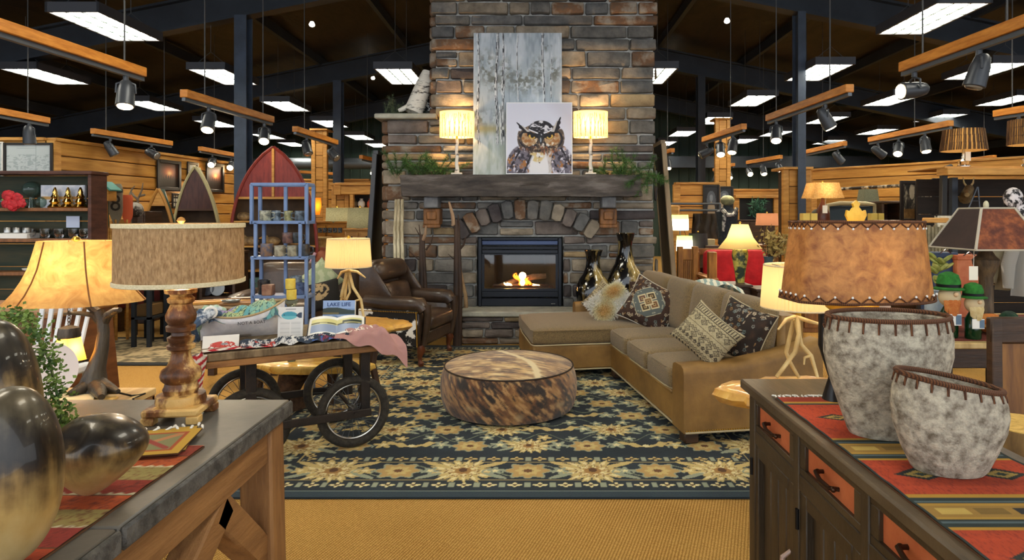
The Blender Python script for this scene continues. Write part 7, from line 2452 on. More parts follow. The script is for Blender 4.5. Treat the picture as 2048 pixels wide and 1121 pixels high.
MB().lathe([(.05, Z_(600, gy) - .002), (.05, Z_(606, gy)), (.03, Z_(612, gy)), (.045, Z_(622, gy)), (.05, Z_(630, gy)), (.03, Z_(640, gy)), (.03, .1), (.09, .02), (.09, 0)][::-1], (X_(583, gy), gy, 0), 20).build('pedestal', mat('smoked glass', '8A8F7C', .1, trans=.5), st)
# low plank table with boards and books behind the cart
pt = thing('plank_table', 'rough plank table with open boards behind the cart', 'table', (-3.1, 5.7, 0))
PY0, PY1, PZ = 5.35, 5.95, .7
for i in range(3):
 MB().bx(X_(400, 5.7), X_(545, 5.7), PY0 + .2 * i, PY0 + .195 + .2 * i, PZ - .04, PZ, .006).build('plank', m_plank, pt)
for px in (408, 536):
 for y in (PY0 + .05, PY1 - .1):
  MB().bx(X_(px, 5.7) - .03, X_(px, 5.7) + .03, y - .03, y + .03, 0, PZ - .04).build('leg', W_DARK, pt)
for (px, py, w, d, m, yaw, lab) in ((480, 602, .32, .2, M_PAPER, .25, 'cream open book on the plank table'), (445, 612, .5, .16, W_ORANGE, .45, 'honey wood board on the plank table'), (500, 622, .4, .14, W_RUST, .2, 'brown cutting board at the plank table edge')):
 p = on(px, py, PZ + .001) if py > 600 else on(px, py, PZ)
 p = Vector((X_(px, 5.65), 5.65 + (615 - py) * .012, PZ + .001))
 t = thing('display_board', lab, 'board', p)
 MB(frame(p, yaw)).bx(-w / 2, w / 2, -d / 2, d / 2, 0, .025, .004).build('board', m, t)
 MB(frame(p, yaw)).bx(-w / 2, w / 2, -.008, .008, .025, .03, .002).build('spine', W_MID, t)
p = Vector((X_(462, 5.5), 5.5, PZ + .03))
MB(frame(p, .3)).lathe([(.02, 0), (.07, .005), (.08, .02), (.074, .02), (.06, .008)], (0, 0, 0), 20, sy=.6).build('pewter_dish', mat('pewter', '8C949A', .3, metal=.8), label='oval pewter dish lying on the honey board', cat='dish')
# dark shelf and benches left of the cart
shelfunit('low_bookcase', 'low dark bookcase with plates under the burlap shade', 'bookcase', X_(398, 7.6), X_(470, 7.6), 7.6, 7.95, [.12, .5, .75], 1.02, W_DARK, m_hut)
for k, (px, z, c, w) in enumerate(((415, .5, '2A2C34', 'left'), (436, .5, '9AA0A6', 'right'), (420, .75, '6A3A3C', 'upper'))):
 MB(Matrix.Translation((X_(px, 7.7), 7.7, z + .09)) @ Matrix.Rotation(PI / 2 - .2, 4, 'X')).lathe([(.0, 0), (.06, 0), (.09, .015), (.085, .018), (.0, .006)], (0, 0, 0), 20, cap0=False, cap1=False).build('shelf_plate', mat('plate ' + c, c, .3), label='upright plate on the low dark bookcase, ' + w, cat='plate')
MB().box((X_(447, 7.5), 7.57, .82), (.1, .004, .14)).build('price_card', mat('pale grey card', 'B8C4C0', .8), label='pale grey price card hanging on the low bookcase', cat='card')
for px0, px1, Y, zt_, c, lab in ((262, 300, 7.0, .72, '23282E', 'charcoal open side table beside the brown chest'), (288, 338, 7.5, .62, '14181E', 'black stool with drawers near the rug roll')):
 x0_, x1_ = X_(px0, Y), X_(px1, Y)
 t = thing('side_table', lab, 'table', ((x0_ + x1_) / 2, Y, 0))
 m = mat('painted ' + c, c, .5)
 MB().bx(x0_ - .03, x1_ + .03, Y - .03, Y + .4, zt_, zt_ + .03, .004).build('top', m, t)
 MB().bx(x0_, x1_, Y, Y + .36, zt_ * .45, zt_ * .45 + .025).build('shelf', m, t)
 for x in (x0_ + .02, x1_ - .02):
  for y in (Y + .02, Y + .34):
   MB().bx(x - .02, x + .02, y - .02, y + .02, 0, zt_).build('leg', m, t)
 MB().bx(x0_ + .03, x1_ - .03, Y + .04, Y + .3, zt_ * .45 + .026, zt_ * .45 + .16, .01).build('basket', m_wick, t)
t = thing('red_cabinet', 'dark red lacquer cabinet behind the lamps', 'cabinet', (X_(330, 8.0), 8.0, 0))
MB().bx(X_(230, 8), X_(360, 8), 8.0, 8.4, .3, .98, .01).build('body', mat('dark red lacquer', '5A1C16', .4), t)
MB().bx(X_(226, 8), X_(364, 8), 7.97, 8.42, .98, 1.02, .005).build('top', W_DARK, t)
for px in (236, 354):
 MB().bx(X_(px, 8) - .03, X_(px, 8) + .03, 8.02, 8.08, 0, .3).build('leg', W_DARK, t)
for k, (px, z, c, w) in enumerate(((310, .62, '2E3E52', 'upper'), (318, .62, '1E2A38', 'second'))):
 MB().bx(X_(px - 10, 7.4), X_(px + 12, 7.4), 7.55, 7.8, .655 + .1 * k, .745 + .1 * k, .006).build('storage_box', mat('box ' + c, c, .6), label='dark blue storage box on the black stool, ' + ('lower' if k == 0 else 'upper'), cat='box')
rg = thing('hall_rug', 'cream patterned rug with black border on the left aisle', 'rug', (-4.6, 6.7, 0))
MB().bx(-5.2, -3.3, 6.2, 7.6, .001, .012, .003).build('border', mat('black rug border', '14181A', .9), rg)
sheet('pile', vmat('wool rug pile', .95, .6, 420), lambda u, v: (-5.1 + 1.7 * u, 6.3 + 1.2 * v, .0135 + 0 * u), 90, 60, lambda u, v: np.where((fbm(u * 2, v * 2, 14, 4, 3) > .5)[..., None], HX('B8A47C'), HX('6E6248')), rg)
# ------------------------------------------------------------------ centre left background
def drum_lamp(label, px, Y, py0, py1, r0, r1, base, zb, m, mb, lit=0., square=False, fin=True, name='table_lamp'):
 x = X_(px, Y)
 t = thing(name, label, 'lamp', (x, Y, zb))
 n = 4 if square else 28
 z0, z1 = Z_(py1, Y), Z_(py0, Y)
 k = Y / F
 pr_ = [(r0 * k, z0), (r0 * k * (.5 if r1 > r0 * .6 else .36) + r1 * k * (.5 if r1 > r0 * .6 else .64), z0 * .55 + z1 * .45), (r1 * k, z1)]
 if square:
  pr_ = [(a * 1.35, z) for a, z in pr_]
 MB().lathe(pr_, (x, Y, 0), n, cap0=False, cap1=False, a0=PI / 4 + .1, sy=.7 if square else 1).build('shade', m, t)
 bp = [(base[0] * k * a, zb + (z0 + .05 - zb) * b_) for a, b_ in base[1]]
 MB().lathe(bp, (x, Y, 0), 20).build('base', mb, t)
 if fin:
  MB().ball((x, Y, z1 + .02), .015, 8, 6).build('finial', M_GOLD, t)
 if lit:
  bulb('bulb', (x, Y, (z0 + z1) / 2), LAMP_W * lit, t)
 return t
VASEP = [(.5, 0), (.55, .04), (.3, .08), (.6, .2), (1, .45), (.95, .6), (.4, .8), (.2, .86), (.15, 1)]
STICK = [(.9, 0), (.9, .03), (.2, .06), (.18, .5), (.25, .52), (.18, .55), (.15, 1)]
m_gsh = mat('grey green linen shade', '6E6E58', .9, col2='8A8A70', scale=80, transl=.35)
m_cab = mat('golden oak cabinet', '96601E', .5, col2='C48A36', scale=4, stretch=(1, 1, 6), bump=.2)
def cabinet(label, px0, px1, Y, ztop, m, nd=2, depth=.45, name='cabinet', z0=0., drawers=0):
 x0_, x1_ = X_(px0, Y), X_(px1, Y)
 t = thing(name, label, 'cabinet', ((x0_ + x1_) / 2, Y, z0))
 MB().bx(x0_, x1_, Y, Y + depth, z0, ztop, .006).build('body', m, t)
 MB().bx(x0_ - .02, x1_ + .02, Y - .02, Y + depth, ztop, ztop + .03, .006).build('top', m, t)
 w = (x1_ - x0_) / nd
 for k in range(nd):
  d = MB().bx(x0_ + w * k + .015, x0_ + w * (k + 1) - .015, Y - .018, Y + .002, z0 + .06, ztop - (.18 if drawers else .03), .006).build('door', m, t)
  MB().ball((x0_ + w * (k + .5) + (.3 - .6 * (k % 2)) * w, Y - .025, (z0 + ztop) / 2), .014, 8, 6).build('knob', M_BLACK, d)
  if drawers:
   d = MB().bx(x0_ + w * k + .015, x0_ + w * (k + 1) - .015, Y - .018, Y + .002, ztop - .16, ztop - .02, .006).build('drawer', m, t)
   MB().ball((x0_ + w * (k + .5), Y - .025, ztop - .09), .014, 8, 6).build('knob', M_BLACK, d)
 return t
c = cabinet('golden oak buffet with tile band behind the mug rack', 615, 692, 9.6, Z_(447, 9.6), m_cab, 2)
for i in range(7):
 xt = X_(620 + 10 * i, 9.58)
 MB().bx(xt - .032, xt + .032, 9.572, 9.585, Z_(466, 9.58), Z_(456, 9.58), .004).build('tile', mat('slate tile', '2A2E30', .4, col2='6A7274', scale=40, ramp=(.45, .55)), c)
cabinet('golden oak chest with small drawers below the grey shades', 690, 748, 9.0, Z_(462, 9.0), m_cab, 2, drawers=1)
cabinet('pale oak nightstand behind the mug rack', 612, 642, 8.95, Z_(480, 8.95), mat('pale oak', 'B08A4C', .5, col2='D2AE70', scale=4, stretch=(1, 1, 6)), 1, drawers=1)
drum_lamp('grey green linen drum lamp, left of the pair by the chimney', 674, 9.75, 416, 446, 22, 21, (14, VASEP), Z_(447, 9.6) + .031, m_gsh, W_DARK, .7)
drum_lamp('grey green linen drum lamp, right of the pair by the chimney', 720, 9.2, 416, 456, 26, 23, (14, VASEP), Z_(462, 9.0) + .031, m_gsh, W_DARK, .5)
jg = thing('clay_jug', 'red clay jug with pink scarf behind the antler lamp', 'jug', at(648, 522, 8.3))
jx, jz = X_(648, 8.3), .78
MB().lathe([(.06, jz), (.1, jz + .06), (.11, jz + .14), (.08, jz + .22), (.05, jz + .25), (.06, jz + .29)], (jx, 8.3, 0), 20).build('body', mat('red clay', '7A3A1C', .6, col2='96522C', scale=9), jg)
MB().tube([(jx - .1, 8.25, jz + .22), (jx - .14, 8.22, jz + .1), (jx - .13, 8.2, jz)], [.02, .028, .03], 8).build('scarf', mat('pink scarf', 'C49AA4', .9), jg)
MB().tube([(jx + .05, 8.3, jz + .27), (jx + .13, 8.3, jz + .24), (jx + .11, 8.3, jz + .12)], .012, 8).build('handle', mat('red clay', '7A3A1C'), jg)
cabinet('dark wooden pedestal under the clay jug', 634, 664, 8.2, .745, W_DARK, 1, .3)
# window like opening with jars in the centre partition
t = thing('wall_opening', 'pine partition section with two dark display openings', None, (-3.1, 12.5, 0), kind='structure')
MB().bx(-4.0, -2.6, 12.62, 12.7, 0, 1.65).build('lower_panel', W_PINE, t)
MB().bx(-3.95, -2.6, 12.9, 12.95, 1.65, 1.92).build('dark_backing', m_blk, t)
for x in (-3.72, -3.18, -2.66):
 MB().bx(x - .035, x + .035, 12.56, 12.66, 1.6, 1.92, .004).build('mullion', W_ORANGE, t)
for px, c, w in ((708, '6A5A44', 'woven brown'), (723, 'D8D4CC', 'white'), (741, 'B04A2C', 'terracotta')):
 MB().lathe([(.05, 1.651), (.075, 1.7), (.07, 1.76), (.03, 1.8), (.035, 1.83)], (X_(px, 12.75), 12.75, 0), 14).build('partition_jar', mat('jar ' + c, c, .5), label=w + ' jar standing in the dark partition opening', cat='jar')
t = thing('orange_lantern', 'glowing orange lantern shade beside the red canoe', 'lamp', at(627, 448, 10.6))
MB().lathe([(.1, Z_(430, 10.6)), (.13, Z_(412, 10.6)), (.12, Z_(396, 10.6))], (X_(627, 10.6), 10.6, 0), 4, cap0=False, a0=.4).build('shade', mat('orange glass', 'D07A1E', .5, transl=.6), t)
MB().lathe([(.08, Z_(447, 10.6)), (.02, Z_(442, 10.6)), (.02, Z_(425, 10.6))], (X_(627, 10.6), 10.6, 0), 12).build('base', M_BLACK, t)
bulb('bulb', at(627, 412, 10.6), LAMP_W * .5, t)
cabinet('dark dresser under the orange lantern', 605, 655, 10.5, Z_(447, 10.6) - .032, W_DARK, 2)
# ================================================================== RIGHT BACKGROUND
m_mission = mat('mission oak', '7A4C1E', .5, col2='A8732F', scale=4, stretch=(3, 3, .8), bump=.2)
ms = thing('mission_settle', 'mission oak settle with vertical slats and red cushions', 'sofa', (2.6, 7.9, 0))
sy0, sy1 = 7.75, 8.55
sx0, sx1 = X_(1424, 7.75), 3.2
for x, y in ((sx0, sy0), (sx0, sy1), (sx1, sy0), (sx1, sy1)):
 MB().bx(x - .05, x + .05, y - .05, y + .05, 0, 1.04 if y == sy0 and x == sx0 else 1.0, .008).build('post', m_mission, ms)
for x in (sx0, sx1):
 MB().bx(x - .06, x + .06, sy0 - .08, sy1 + .05, .68, .72, .008).build('arm', m_mission, ms)
MB().bx(sx0, sx1, sy0 - .03, sy0 + .02, .25, .36, .006).build('seat_rail', m_mission, ms)
for z in (.45, .95):
 MB().bx(sx0, sx1, sy1 - .02, sy1 + .02, z, z + .09, .006).build('back_rail', m_mission, ms)
m_redc = mat('scarlet upholstery', '9C0A14', .8, col2='C01A22', scale=8, bump=.2)
cush(MB(), ((sx0 + sx1) / 2 + .02, 8.1, .46), (sx1 - sx0 - .12, .72, .2), .06, .02).build('seat_cushion', m_redc, ms, smooth=60)
for k in range(2):
 wq = (sx1 - sx0 - .12) / 2
 cush(MB(), (sx0 + .07 + wq * (k + .5), 8.4, .78), (wq - .02, .2, .5), .07, 0, side=.06, Q=Matrix.Rotation(-.1, 3, 'X')).build('back_cushion', m_redc, ms, smooth=60)
# slatted bench end facing the chimney
mb2 = thing('slatted_bench', 'oak slatted bench back between chimney and settle', 'bench', (1.9, 8.2, 0))
bx0, bx1 = X_(1360, 8.3), X_(1390, 8.3)
MB().bx(bx0, bx1, 8.28, 8.33, .9, 1.05, .006).build('top_rail', m_mission, mb2)
MB().bx(bx0, bx1, 8.28, 8.33, .3, .4, .006).build('lower_rail', m_mission, mb2)
for k in range(8):
 x = bx0 + (bx1 - bx0) * (k + .5) / 8
 MB().bx(x - .018, x + .018, 8.29, 8.32, .4, .9, .003).build('slat', m_mission, mb2)
for x in (bx0, bx1):
 MB().bx(x - .035, x + .035, 8.26, 8.35, 0, 1.08, .006).build('post', m_mission, mb2)
MB().bx(bx0, bx1, 8.35, 8.8, .36, .42, .006).build('seat', m_mission, mb2)
# two lit green topped lamps
m_green_sh = mat('green glass shade', 'A8D070', .4, transl=.7)
m_white_sh = mat('white glass shade', 'F4F2E6', .4, transl=.7)
for px, py0, py1, w, Y, lab in ((1360, 430, 461, 17, 9.4, 'green topped glass lamp, upper of the lit pair by the chimney'), (1369, 472, 503, 16, 8.9, 'green topped glass lamp, lower of the lit pair by the chimney')):
 x = X_(px, Y)
 t = thing('green_lamp', lab, 'lamp', (x, Y, 0), 'green topped floor lamps')
 r = w * Y / F
 zc = Z_(py0 + 9, Y)
 MB().lathe([(r, Z_(py1, Y)), (r * .98, zc)], (x, Y, 0), 24, cap0=False, cap1=False).build('lower_shade', m_white_sh, t)
 MB().lathe([(r * .98, zc), (r * .94, Z_(py0, Y))], (x, Y, 0), 24, cap0=False, cap1=False).build('upper_shade', m_green_sh, t)
 MB().tube([(x, Y, .02), (x, Y, Z_(py1, Y) + .05)], .013, 8).build('pole', mat('brushed nickel', 'A8A294', .3, metal=.9), t)
 MB().lathe([(.14, 0), (.14, .015), (.03, .03)], (x, Y, 0), 24).build('foot', M_BLACK, t)
 MB().tube([(x + r * .5, Y, Z_(py1, Y)), (x + r * .7, Y - .02, Z_(py1 + 14, Y)), (x + .02, Y, Z_(py1 + 22, Y))], .004, 5).build('cord', M_BLACK, t)
 bulb('bulb', (x, Y, Z_((py0 + py1) / 2 + 3, Y)), LAMP_W * .8, t, (1, .95, .8))
# bell lamp with painted vase
m_bell = mat('cream silk bell shade', 'E2CB8A', .8, transl=.6)
t = drum_lamp('cream bell shade lamp with painted vase base before the red settle', 1480, 7.2, 449, 497, 42, 16, (16, [(.5, 0), (.55, .05), (.6, .2), (1, .7), (.9, .85), (.4, .93), (.2, 1)]), .72, m_bell, mat('painted leaf vase', '2A3A2C', .4, col2='C8BC5A', scale=9, ramp=(.45, .55)), .55)
cabinet('dark lamp table in front of the red settle', 1460, 1502, 6.95, .69, W_DARK, 1, .4)
# dried leaf arrangement
fl = thing('dried_bouquet', 'large dried gold leaf bouquet in a slender teal vase', 'flowers', (X_(1537, 6.9), 6.9, 0))
m_dry = mat('dried gold leaf', '6E5A28', .7, col2='B49A54', scale=12, rnd=.1)
lb = MB()
sbm = MB()
rs = random.Random(12)
base = Vector((X_(1537, 6.9), 6.9, .98))
for k in range(22):
 tip = at(rs.uniform(1508, 1588), rs.uniform(455, 520), 6.9 + rs.uniform(-.2, .2))
 sbm.tube([base, base.lerp(tip, .5) + Vector((0, 0, .04)), tip], [.004, .003, .002], 4)
 for q in range(13):
  p = base.lerp(tip, rs.uniform(.45, 1.05)) + Vector((rs.gauss(0, .03), rs.gauss(0, .03), rs.gauss(0, .03)))
  d = Vector((rs.uniform(-1, 1), rs.uniform(-1, .2), rs.uniform(-.6, 1))).normalized()
  s = d.orthogonal().normalized()
  l = rs.uniform(.04, .075)
  lb.add([p, p + d * l * .4 + s * l * .35, p + d * l, p + d * l * .4 - s * l * .35], [(0, 1, 2, 3)])
lb.build('leaves', m_dry, fl, smooth=0, kind='stuff', fixn=False)
sbm.build('stems', W_BARK, fl, kind='stuff')
MB().lathe([(.06, .7), (.07, .73), (.05, .85), (.045, 1.0), (.055, 1.04)], (base.x, 6.9, 0), 18).build('vase', mat('slate teal vase', '3A4C52', .35), fl)
cabinet('narrow dark stand under the dried bouquet', 1515, 1560, 6.75, .668, W_DARK, 1, .35)
# pipe garment rack, figure, bags
gr = thing('pipe_rack', 'steel pipe garment rack right of the chimney', 'rack', (2.5, 10.3, 0))
gY = 10.3
for py in (408, 421):
 MB().tube([at(1338 if py == 408 else 1352, py, gY), at(1440, py, gY)], .02, 10).build('pipe', M_GREY, gr)
for px, py in ((1338, 408), (1440, 408)):
 MB().tube([(X_(px, gY), gY, 0), at(px, py, gY)], .02, 10).build('upright', M_GREY, gr)
for k, (px, c, c2) in enumerate(((1406, '241C16', '3C3022'), (1424, '2E2418', '4A3A28'), (1440, '1E1A18', '342C24'))):
 p = at(px, 425, gY)
 b = MB().surf(lambda u, v: p + Vector(((u - .5) * (.3 + .06 * v) + .02 * math.sin(v * 7), .05 * math.sin(u * PI * 2 + k) , -.02 - .42 * v)), 10, 10)
 b.surf(lambda u, v: p + Vector(((u - .5) * (.3 + .06 * v), .06 + .04 * math.sin(u * PI * 3), -.02 - .42 * v)), 10, 10)
 b.build('leather_hide', mat('hide ' + c, c, .5, col2=c2, scale=5), label='dark leather hide hanging on the pipe rack, %s' % ('left', 'middle', 'right')[k], cat='hide', group='hides on the pipe rack')
MB().bx(X_(1336, 10), X_(1360, 10), 10.0, 10.1, 0, 1.66, .03).build('bed_headboard', W_ORANGE, label='rounded honey wood headboard behind the green lamps', cat='headboard')
fg = thing('dressed_bust', 'dark dress form with scarf and cap beside the pipe rack', 'mannequin', (X_(1454, 9.6), 9.6, 0))
fx_ = X_(1454, 9.6)
MB().lathe([(.02, 1.0), (.14, 1.05), (.13, 1.2), (.16, 1.42), (.17, 1.55), (.06, 1.62), (.05, 1.68)], (fx_, 9.6, 0), 20, sy=.7).build('torso', mat('navy knit', '1A1E26', .9, col2='2A3038', scale=30), fg)
MB().tube([(fx_, 9.6, 0), (fx_, 9.6, 1.02)], .02, 8).build('pole', M_BLACK, fg)
MB().lathe([(.2, 0), (.2, .02), (.03, .04)], (fx_, 9.6, 0), 20).build('foot', M_BLACK, fg)
MB().ball((fx_, 9.58, 1.72), (.11, .09, .08), 14, 8).build('cap', mat('sage cap', '8A8A5E', .9, col2='5A5A48', scale=9), fg)
MB().tube([(fx_ - .12, 9.5, 1.6), (fx_ - .04, 9.46, 1.5), (fx_ + .06, 9.46, 1.5), (fx_ + .12, 9.5, 1.6)], [.03, .035, .035, .03], 8).tube([(fx_ - .08, 9.47, 1.5), (fx_ - .1, 9.46, 1.25)], [.035, .02], 8).build('scarf', mat('grey white scarf', 'A9A9A4', .9, col2='3A3A3C', scale=18, ramp=(.45, .55)), fg)
# pictures and display fireplace on the back right pine wall
BY = 15.5
def paint_dog(u, v):
 im = np.zeros(u.shape + (3,))
 im[:] = HX('16130F')
 put(im, ell(u, v, .5, .6, .3, .26) < 1, '5A6068')
 put(im, ell(u, v, .5, .3, .25, .25) < 1, 'A89478')
 put(im, ell(u, v, .5, .66, .12, .1) < 1, '8A9098')
 return im
for px, py, w, h, lab in ((1422, 408, .36, .8, 'tall dark photo left of the wooden post'), (1448, 400, .42, .62, 'dog portrait on the wooden post')):
 Yp = 13.33 if px < 1430 else 14.43
 framed('portrait', lab, 'picture', (X_(px, Yp), Yp, Z_(py, Yp)), (1, 0, 0), w, h, mat('dark frame', '1E1A18'), paint_dog, .04, 30, 40)
t = thing('display_fireplace', 'black display fireplace in the far pine wall', 'fireplace', (X_(1510, BY), BY, 0))
MB().bx(X_(1474, BY), X_(1546, BY), BY - .05, BY + .02, 1.1, Z_(398, BY)).build('black_surround', m_blk, t)
MB().bx(X_(1466, BY), X_(1554, BY), BY - .2, BY + .02, Z_(397, BY), Z_(391, BY), .01).build('mantel', W_ORANGE, t)
for px in (1468, 1552):
 MB().bx(X_(px, BY) - .1, X_(px, BY) + .1, BY - .12, BY, 0, Z_(397, BY), .01).build('pilaster', W_ORANGE, t)
nb = MB()
for k in range(6):
 sprig(nb, at(1500 + 6 * k, 432, BY - .2), (U(-1, 1), -.3, 1), .4, 40, .16, .03)
nb.build('fern', mat('teal fern', '2A5A48', .7, col2='5A8A70', scale=10), label='teal green fern in front of the display fireplace', cat='plant', fixn=False, smooth=0)
cabinet('dark sideboard under the teal fern', 1472, 1550, 14.9, 1.35, W_DARK, 3)
drum_lamp('pink woven basket shade lamp by the far fireplace', 1534, 11.5, 427, 451, 22, 20, (9, STICK), .95, mat('pink wicker shade', 'B07A5A', .8, col2='D8A888', scale=60, tex='weave', transl=.4), W_DARK, .5)
cabinet('brown console under the basket shade lamp', 1500, 1575, 11.4, .92, W_MID, 2)
drum_lamp('dark drum shade lamp behind the settle', 1396, 9.1, 467, 497, 20, 18, (8, STICK), .75, mat('charcoal shade', '2E2A2A', .8), W_DARK, 0)
cabinet('walnut end table behind the slatted bench', 1388, 1405, 8.95, .72, W_DARK, 1)
p = at(1425, 487, 8.9)
t = thing('jewelry_chest', 'open wooden jewelry chest beside the bell lamp', 'box', (p.x, 8.9, 1.0))
MB().bx(X_(1413, 8.9), X_(1438, 8.9), 8.9, 9.1, 1.0, 1.06, .004).build('tray', W_DARK, t)
MB().beam((X_(1413, 8.9), 9.1, 1.1), (X_(1438, 8.9), 9.1, 1.1), .03, .1, .01).build('lid', mat('cream lid', 'A8966A', .6), t)
cabinet('walnut stand under the jewelry chest', 1408, 1442, 8.87, .965, W_DARK, 1)
# cabinets and lamps in front of the right wall
t = drum_lamp('tan rectangular shade lamp with red brown urn by the post', 1645, 9.0, 366, 397, 33, 25, (14, VASEP), 1.12, mat('tan linen shade', 'B0854A', .8, col2='CFA86A', scale=50, transl=.45), mat('red brown urn', '3E2016', .35, col2='6A3420', scale=7), .7, square=True)
MB().box(at(1650, 419, 8.8), (.07, .004, .11), .001).tube([at(1650, 412, 8.8), at(1652, 396, 8.85)], .002, 4).build('price_tag', M_TAG, t)
cabinet('dark chest carrying the red brown urn lamp', 1618, 1672, 8.9, 1.085, W_DARK, 2)
bq = thing('blue_headboard', 'slate blue upholstered headboard with cream frame', 'headboard', (X_(1703, 9.6), 9.6, 0))
MB().bx(X_(1657, 9.6), X_(1750, 9.6), 9.6, 9.68, .6, Z_(411, 9.6), .02).build('panel', mat('slate blue cloth', '2E3A44', .9), bq)
MB().tube([at(1655, 440, 9.58), at(1655, 411, 9.58), at(1680, 407, 9.58), at(1730, 408, 9.58), at(1750, 410, 9.58), at(1750, 440, 9.58)], .035, 8).build('frame', mat('cream gilt frame', 'A89A74', .6), bq)
MB().bx(X_(1655, 9.6), X_(1752, 9.6), 9.55, 9.7, 0, .62).build('legs_panel', W_DARK, bq)
drum_lamp('grey linen square shade lamp on the far chest', 1736, 11.6, 379, 404, 17, 14, (8, STICK), 1.45, m_gsh, W_DARK, 0, square=True)
cabinet('dark tall chest behind the blue headboard', 1690, 1800, 11.5, 1.42, W_DARK, 3, drawers=1)
for k, (px, c, w) in enumerate(((1668, '14120F', 'dark feathered'), (1762, '5A3A30', 'rust'), (1778, '15161C', 'black'))):
 p = Vector((X_(px, 11.4), 11.75, 1.451))
 b = MB()
 for q in range(4):
  b.ball(p + Vector((.09 * (q - 1.5), .02 * q, .07)), (.12, .1, .09), 9, 6)
 b.build('folded_throw', mat('throw ' + c, c, .9, col2='5A5648', scale=7), label=w + ' folded throw on the dark tall chest', cat='throw')
sh2 = shelfunit('brown_hutch', 'brown open hutch left of the framed mirrors', 'hutch', X_(1764, 9.4), X_(1808, 9.4), 9.4, 9.8, [.7, 1.1], Z_(407, 9.4), W_DARK, m_hut)
for k, (px, w) in enumerate(((1621, 'left, beside the post'), (1756, 'right, beside the blue headboard'))):
 x = X_(px, 8.0 if k == 0 else 9.1)
 Yk = 8.0 if k == 0 else 9.1
 t = thing('yellow_box', 'pale yellow carton standing upright, ' + w, 'box', (x, Yk, 0))
 hz = Z_(427, Yk)
 MB().bx(x - .09, x + .09, Yk, Yk + .12, 1.05, hz, .003).build('carton', mat('yellow carton', 'D2B65A', .7), t)
 MB().bx(x - .008, x + .008, Yk - .003, Yk + .001, 1.05, hz).build('seam', mat('carton seam', '9A8030', .7), t)
 cabinet('short oak stand under the %s yellow carton' % ('left' if k == 0 else 'right'), px - 16, px + 16, Yk - .04, 1.02, W_MID, 1, .3)
def paint_reflection(u, v):  # blurred store reflection, painted into the mirror's own colours
 im = np.zeros(u.shape + (3,))
 im[:] = HX('3A332C')
 n = fbm(u, v, 7, 22, 4)
 put(im, (n - .5) * 6, '9A8E78')
 put(im, (.45 - n) * 6, '171412')
 put(im, (ell(u, v, .7, .75, .18, .2) < 1) * .8, 'C9B89C')
 put(im, (v < .3) * .6, '8A5A1E')
 return im
def paint_dark_reflection(u, v):  # dimmer reflection painted as colour on the black framed mirror
 im = np.zeros(u.shape + (3,))
 im[:] = HX('2A2E30')
 put(im, (fbm(u, v, 5, 28, 3) - .5) * 4, '6A7478')
 put(im, (v < .35) * (np.mod(v * 14, 1) < .5) * .7, '9A5A24')
 return im
for px0, px1, py0, py1, Y, mfr, pf, lab in ((1798, 1834, 362, 444, 8.6, mat('carved dark frame', '1E140F', .5), paint_reflection, 'tall carved mirror with painted store reflection, left of three'), (1832, 1862, 370, 442, 8.7, mat('birch frame', 'A89C88', .7, col2='4A4034', scale=14, ramp=(.45, .5)), paint_reflection, 'birch framed mirror, middle of three'), (1862, 1894, 357, 444, 8.3, mat('black slim frame', '141414', .5), paint_dark_reflection, 'black framed leaning mirror, right of three')):
 framed('tall_mirror', lab, 'mirror', (X_((px0 + px1) / 2, Y), Y, Z_((py0 + py1) / 2, Y)), (1, 0, 0), (px1 - px0) * Y / F, (py1 - py0) * Y / F, mfr, pf, .045, 40, 80)
cabinet('long dark counter under the three mirrors', 1795, 1900, 8.2, Z_(446, 8.2), W_DARK, 3, .7)
t = thing('snowshoe_rod', 'long carved rod hung on the right pine wall', 'decoration', (8.0, 13.6, 0))
a, c = at(1650, 380, 14.6), at(1800, 372, 12.9)
MB().tube([a, c], .035, 8).build('rod', mat('carved rod', '2A2018', .7, col2='B5A48A', scale=6, ramp=(.45, .55)), t)
# display shelf with header beam at the right edge
hb = thing('timber_shelf', 'timber framed display bay with dark back at the right edge', 'shelf', (6.0, 6.6, 0))
zh = Z_(352, 7.0)
MB().bx(X_(1878, 7.0), 6.6, 6.85, 7.05, zh, zh + .08, .006).build('header', W_ORANGE, hb)
MB().bx(X_(1878, 7.0), 6.6, 6.9, 7.6, zh + .081, zh + .1, .004).build('top_board', W_ORANGE, hb)
n = 9
for k in range(n):
 MB().bx(X_(1900, 7.0), 6.6, 7.6, 7.63, zh * k / n + .004, zh * (k + 1) / n - .004).build('back_plank', mat('dark umber plank', '1A130E', .8, col2='2A2018', scale=3, stretch=(.6, 1, 5), rnd=.2), hb)
MB().beam((X_(1886, 6.9), 6.95, 0), (X_(1893, 6.9), 6.95, zh), .06, .06, .005, up=(0, 1, 0)).build('upright', m_blk, hb)
MB().bx(X_(1940, 7), X_(1952, 7), 7.3, 7.36, 0, zh).build('upright', m_beam, hb)
MB().bx(X_(1885, 6.9), 6.6, 6.9, 7.55, .98, 1.02, .004).build('shelf', W_DARK, hb)
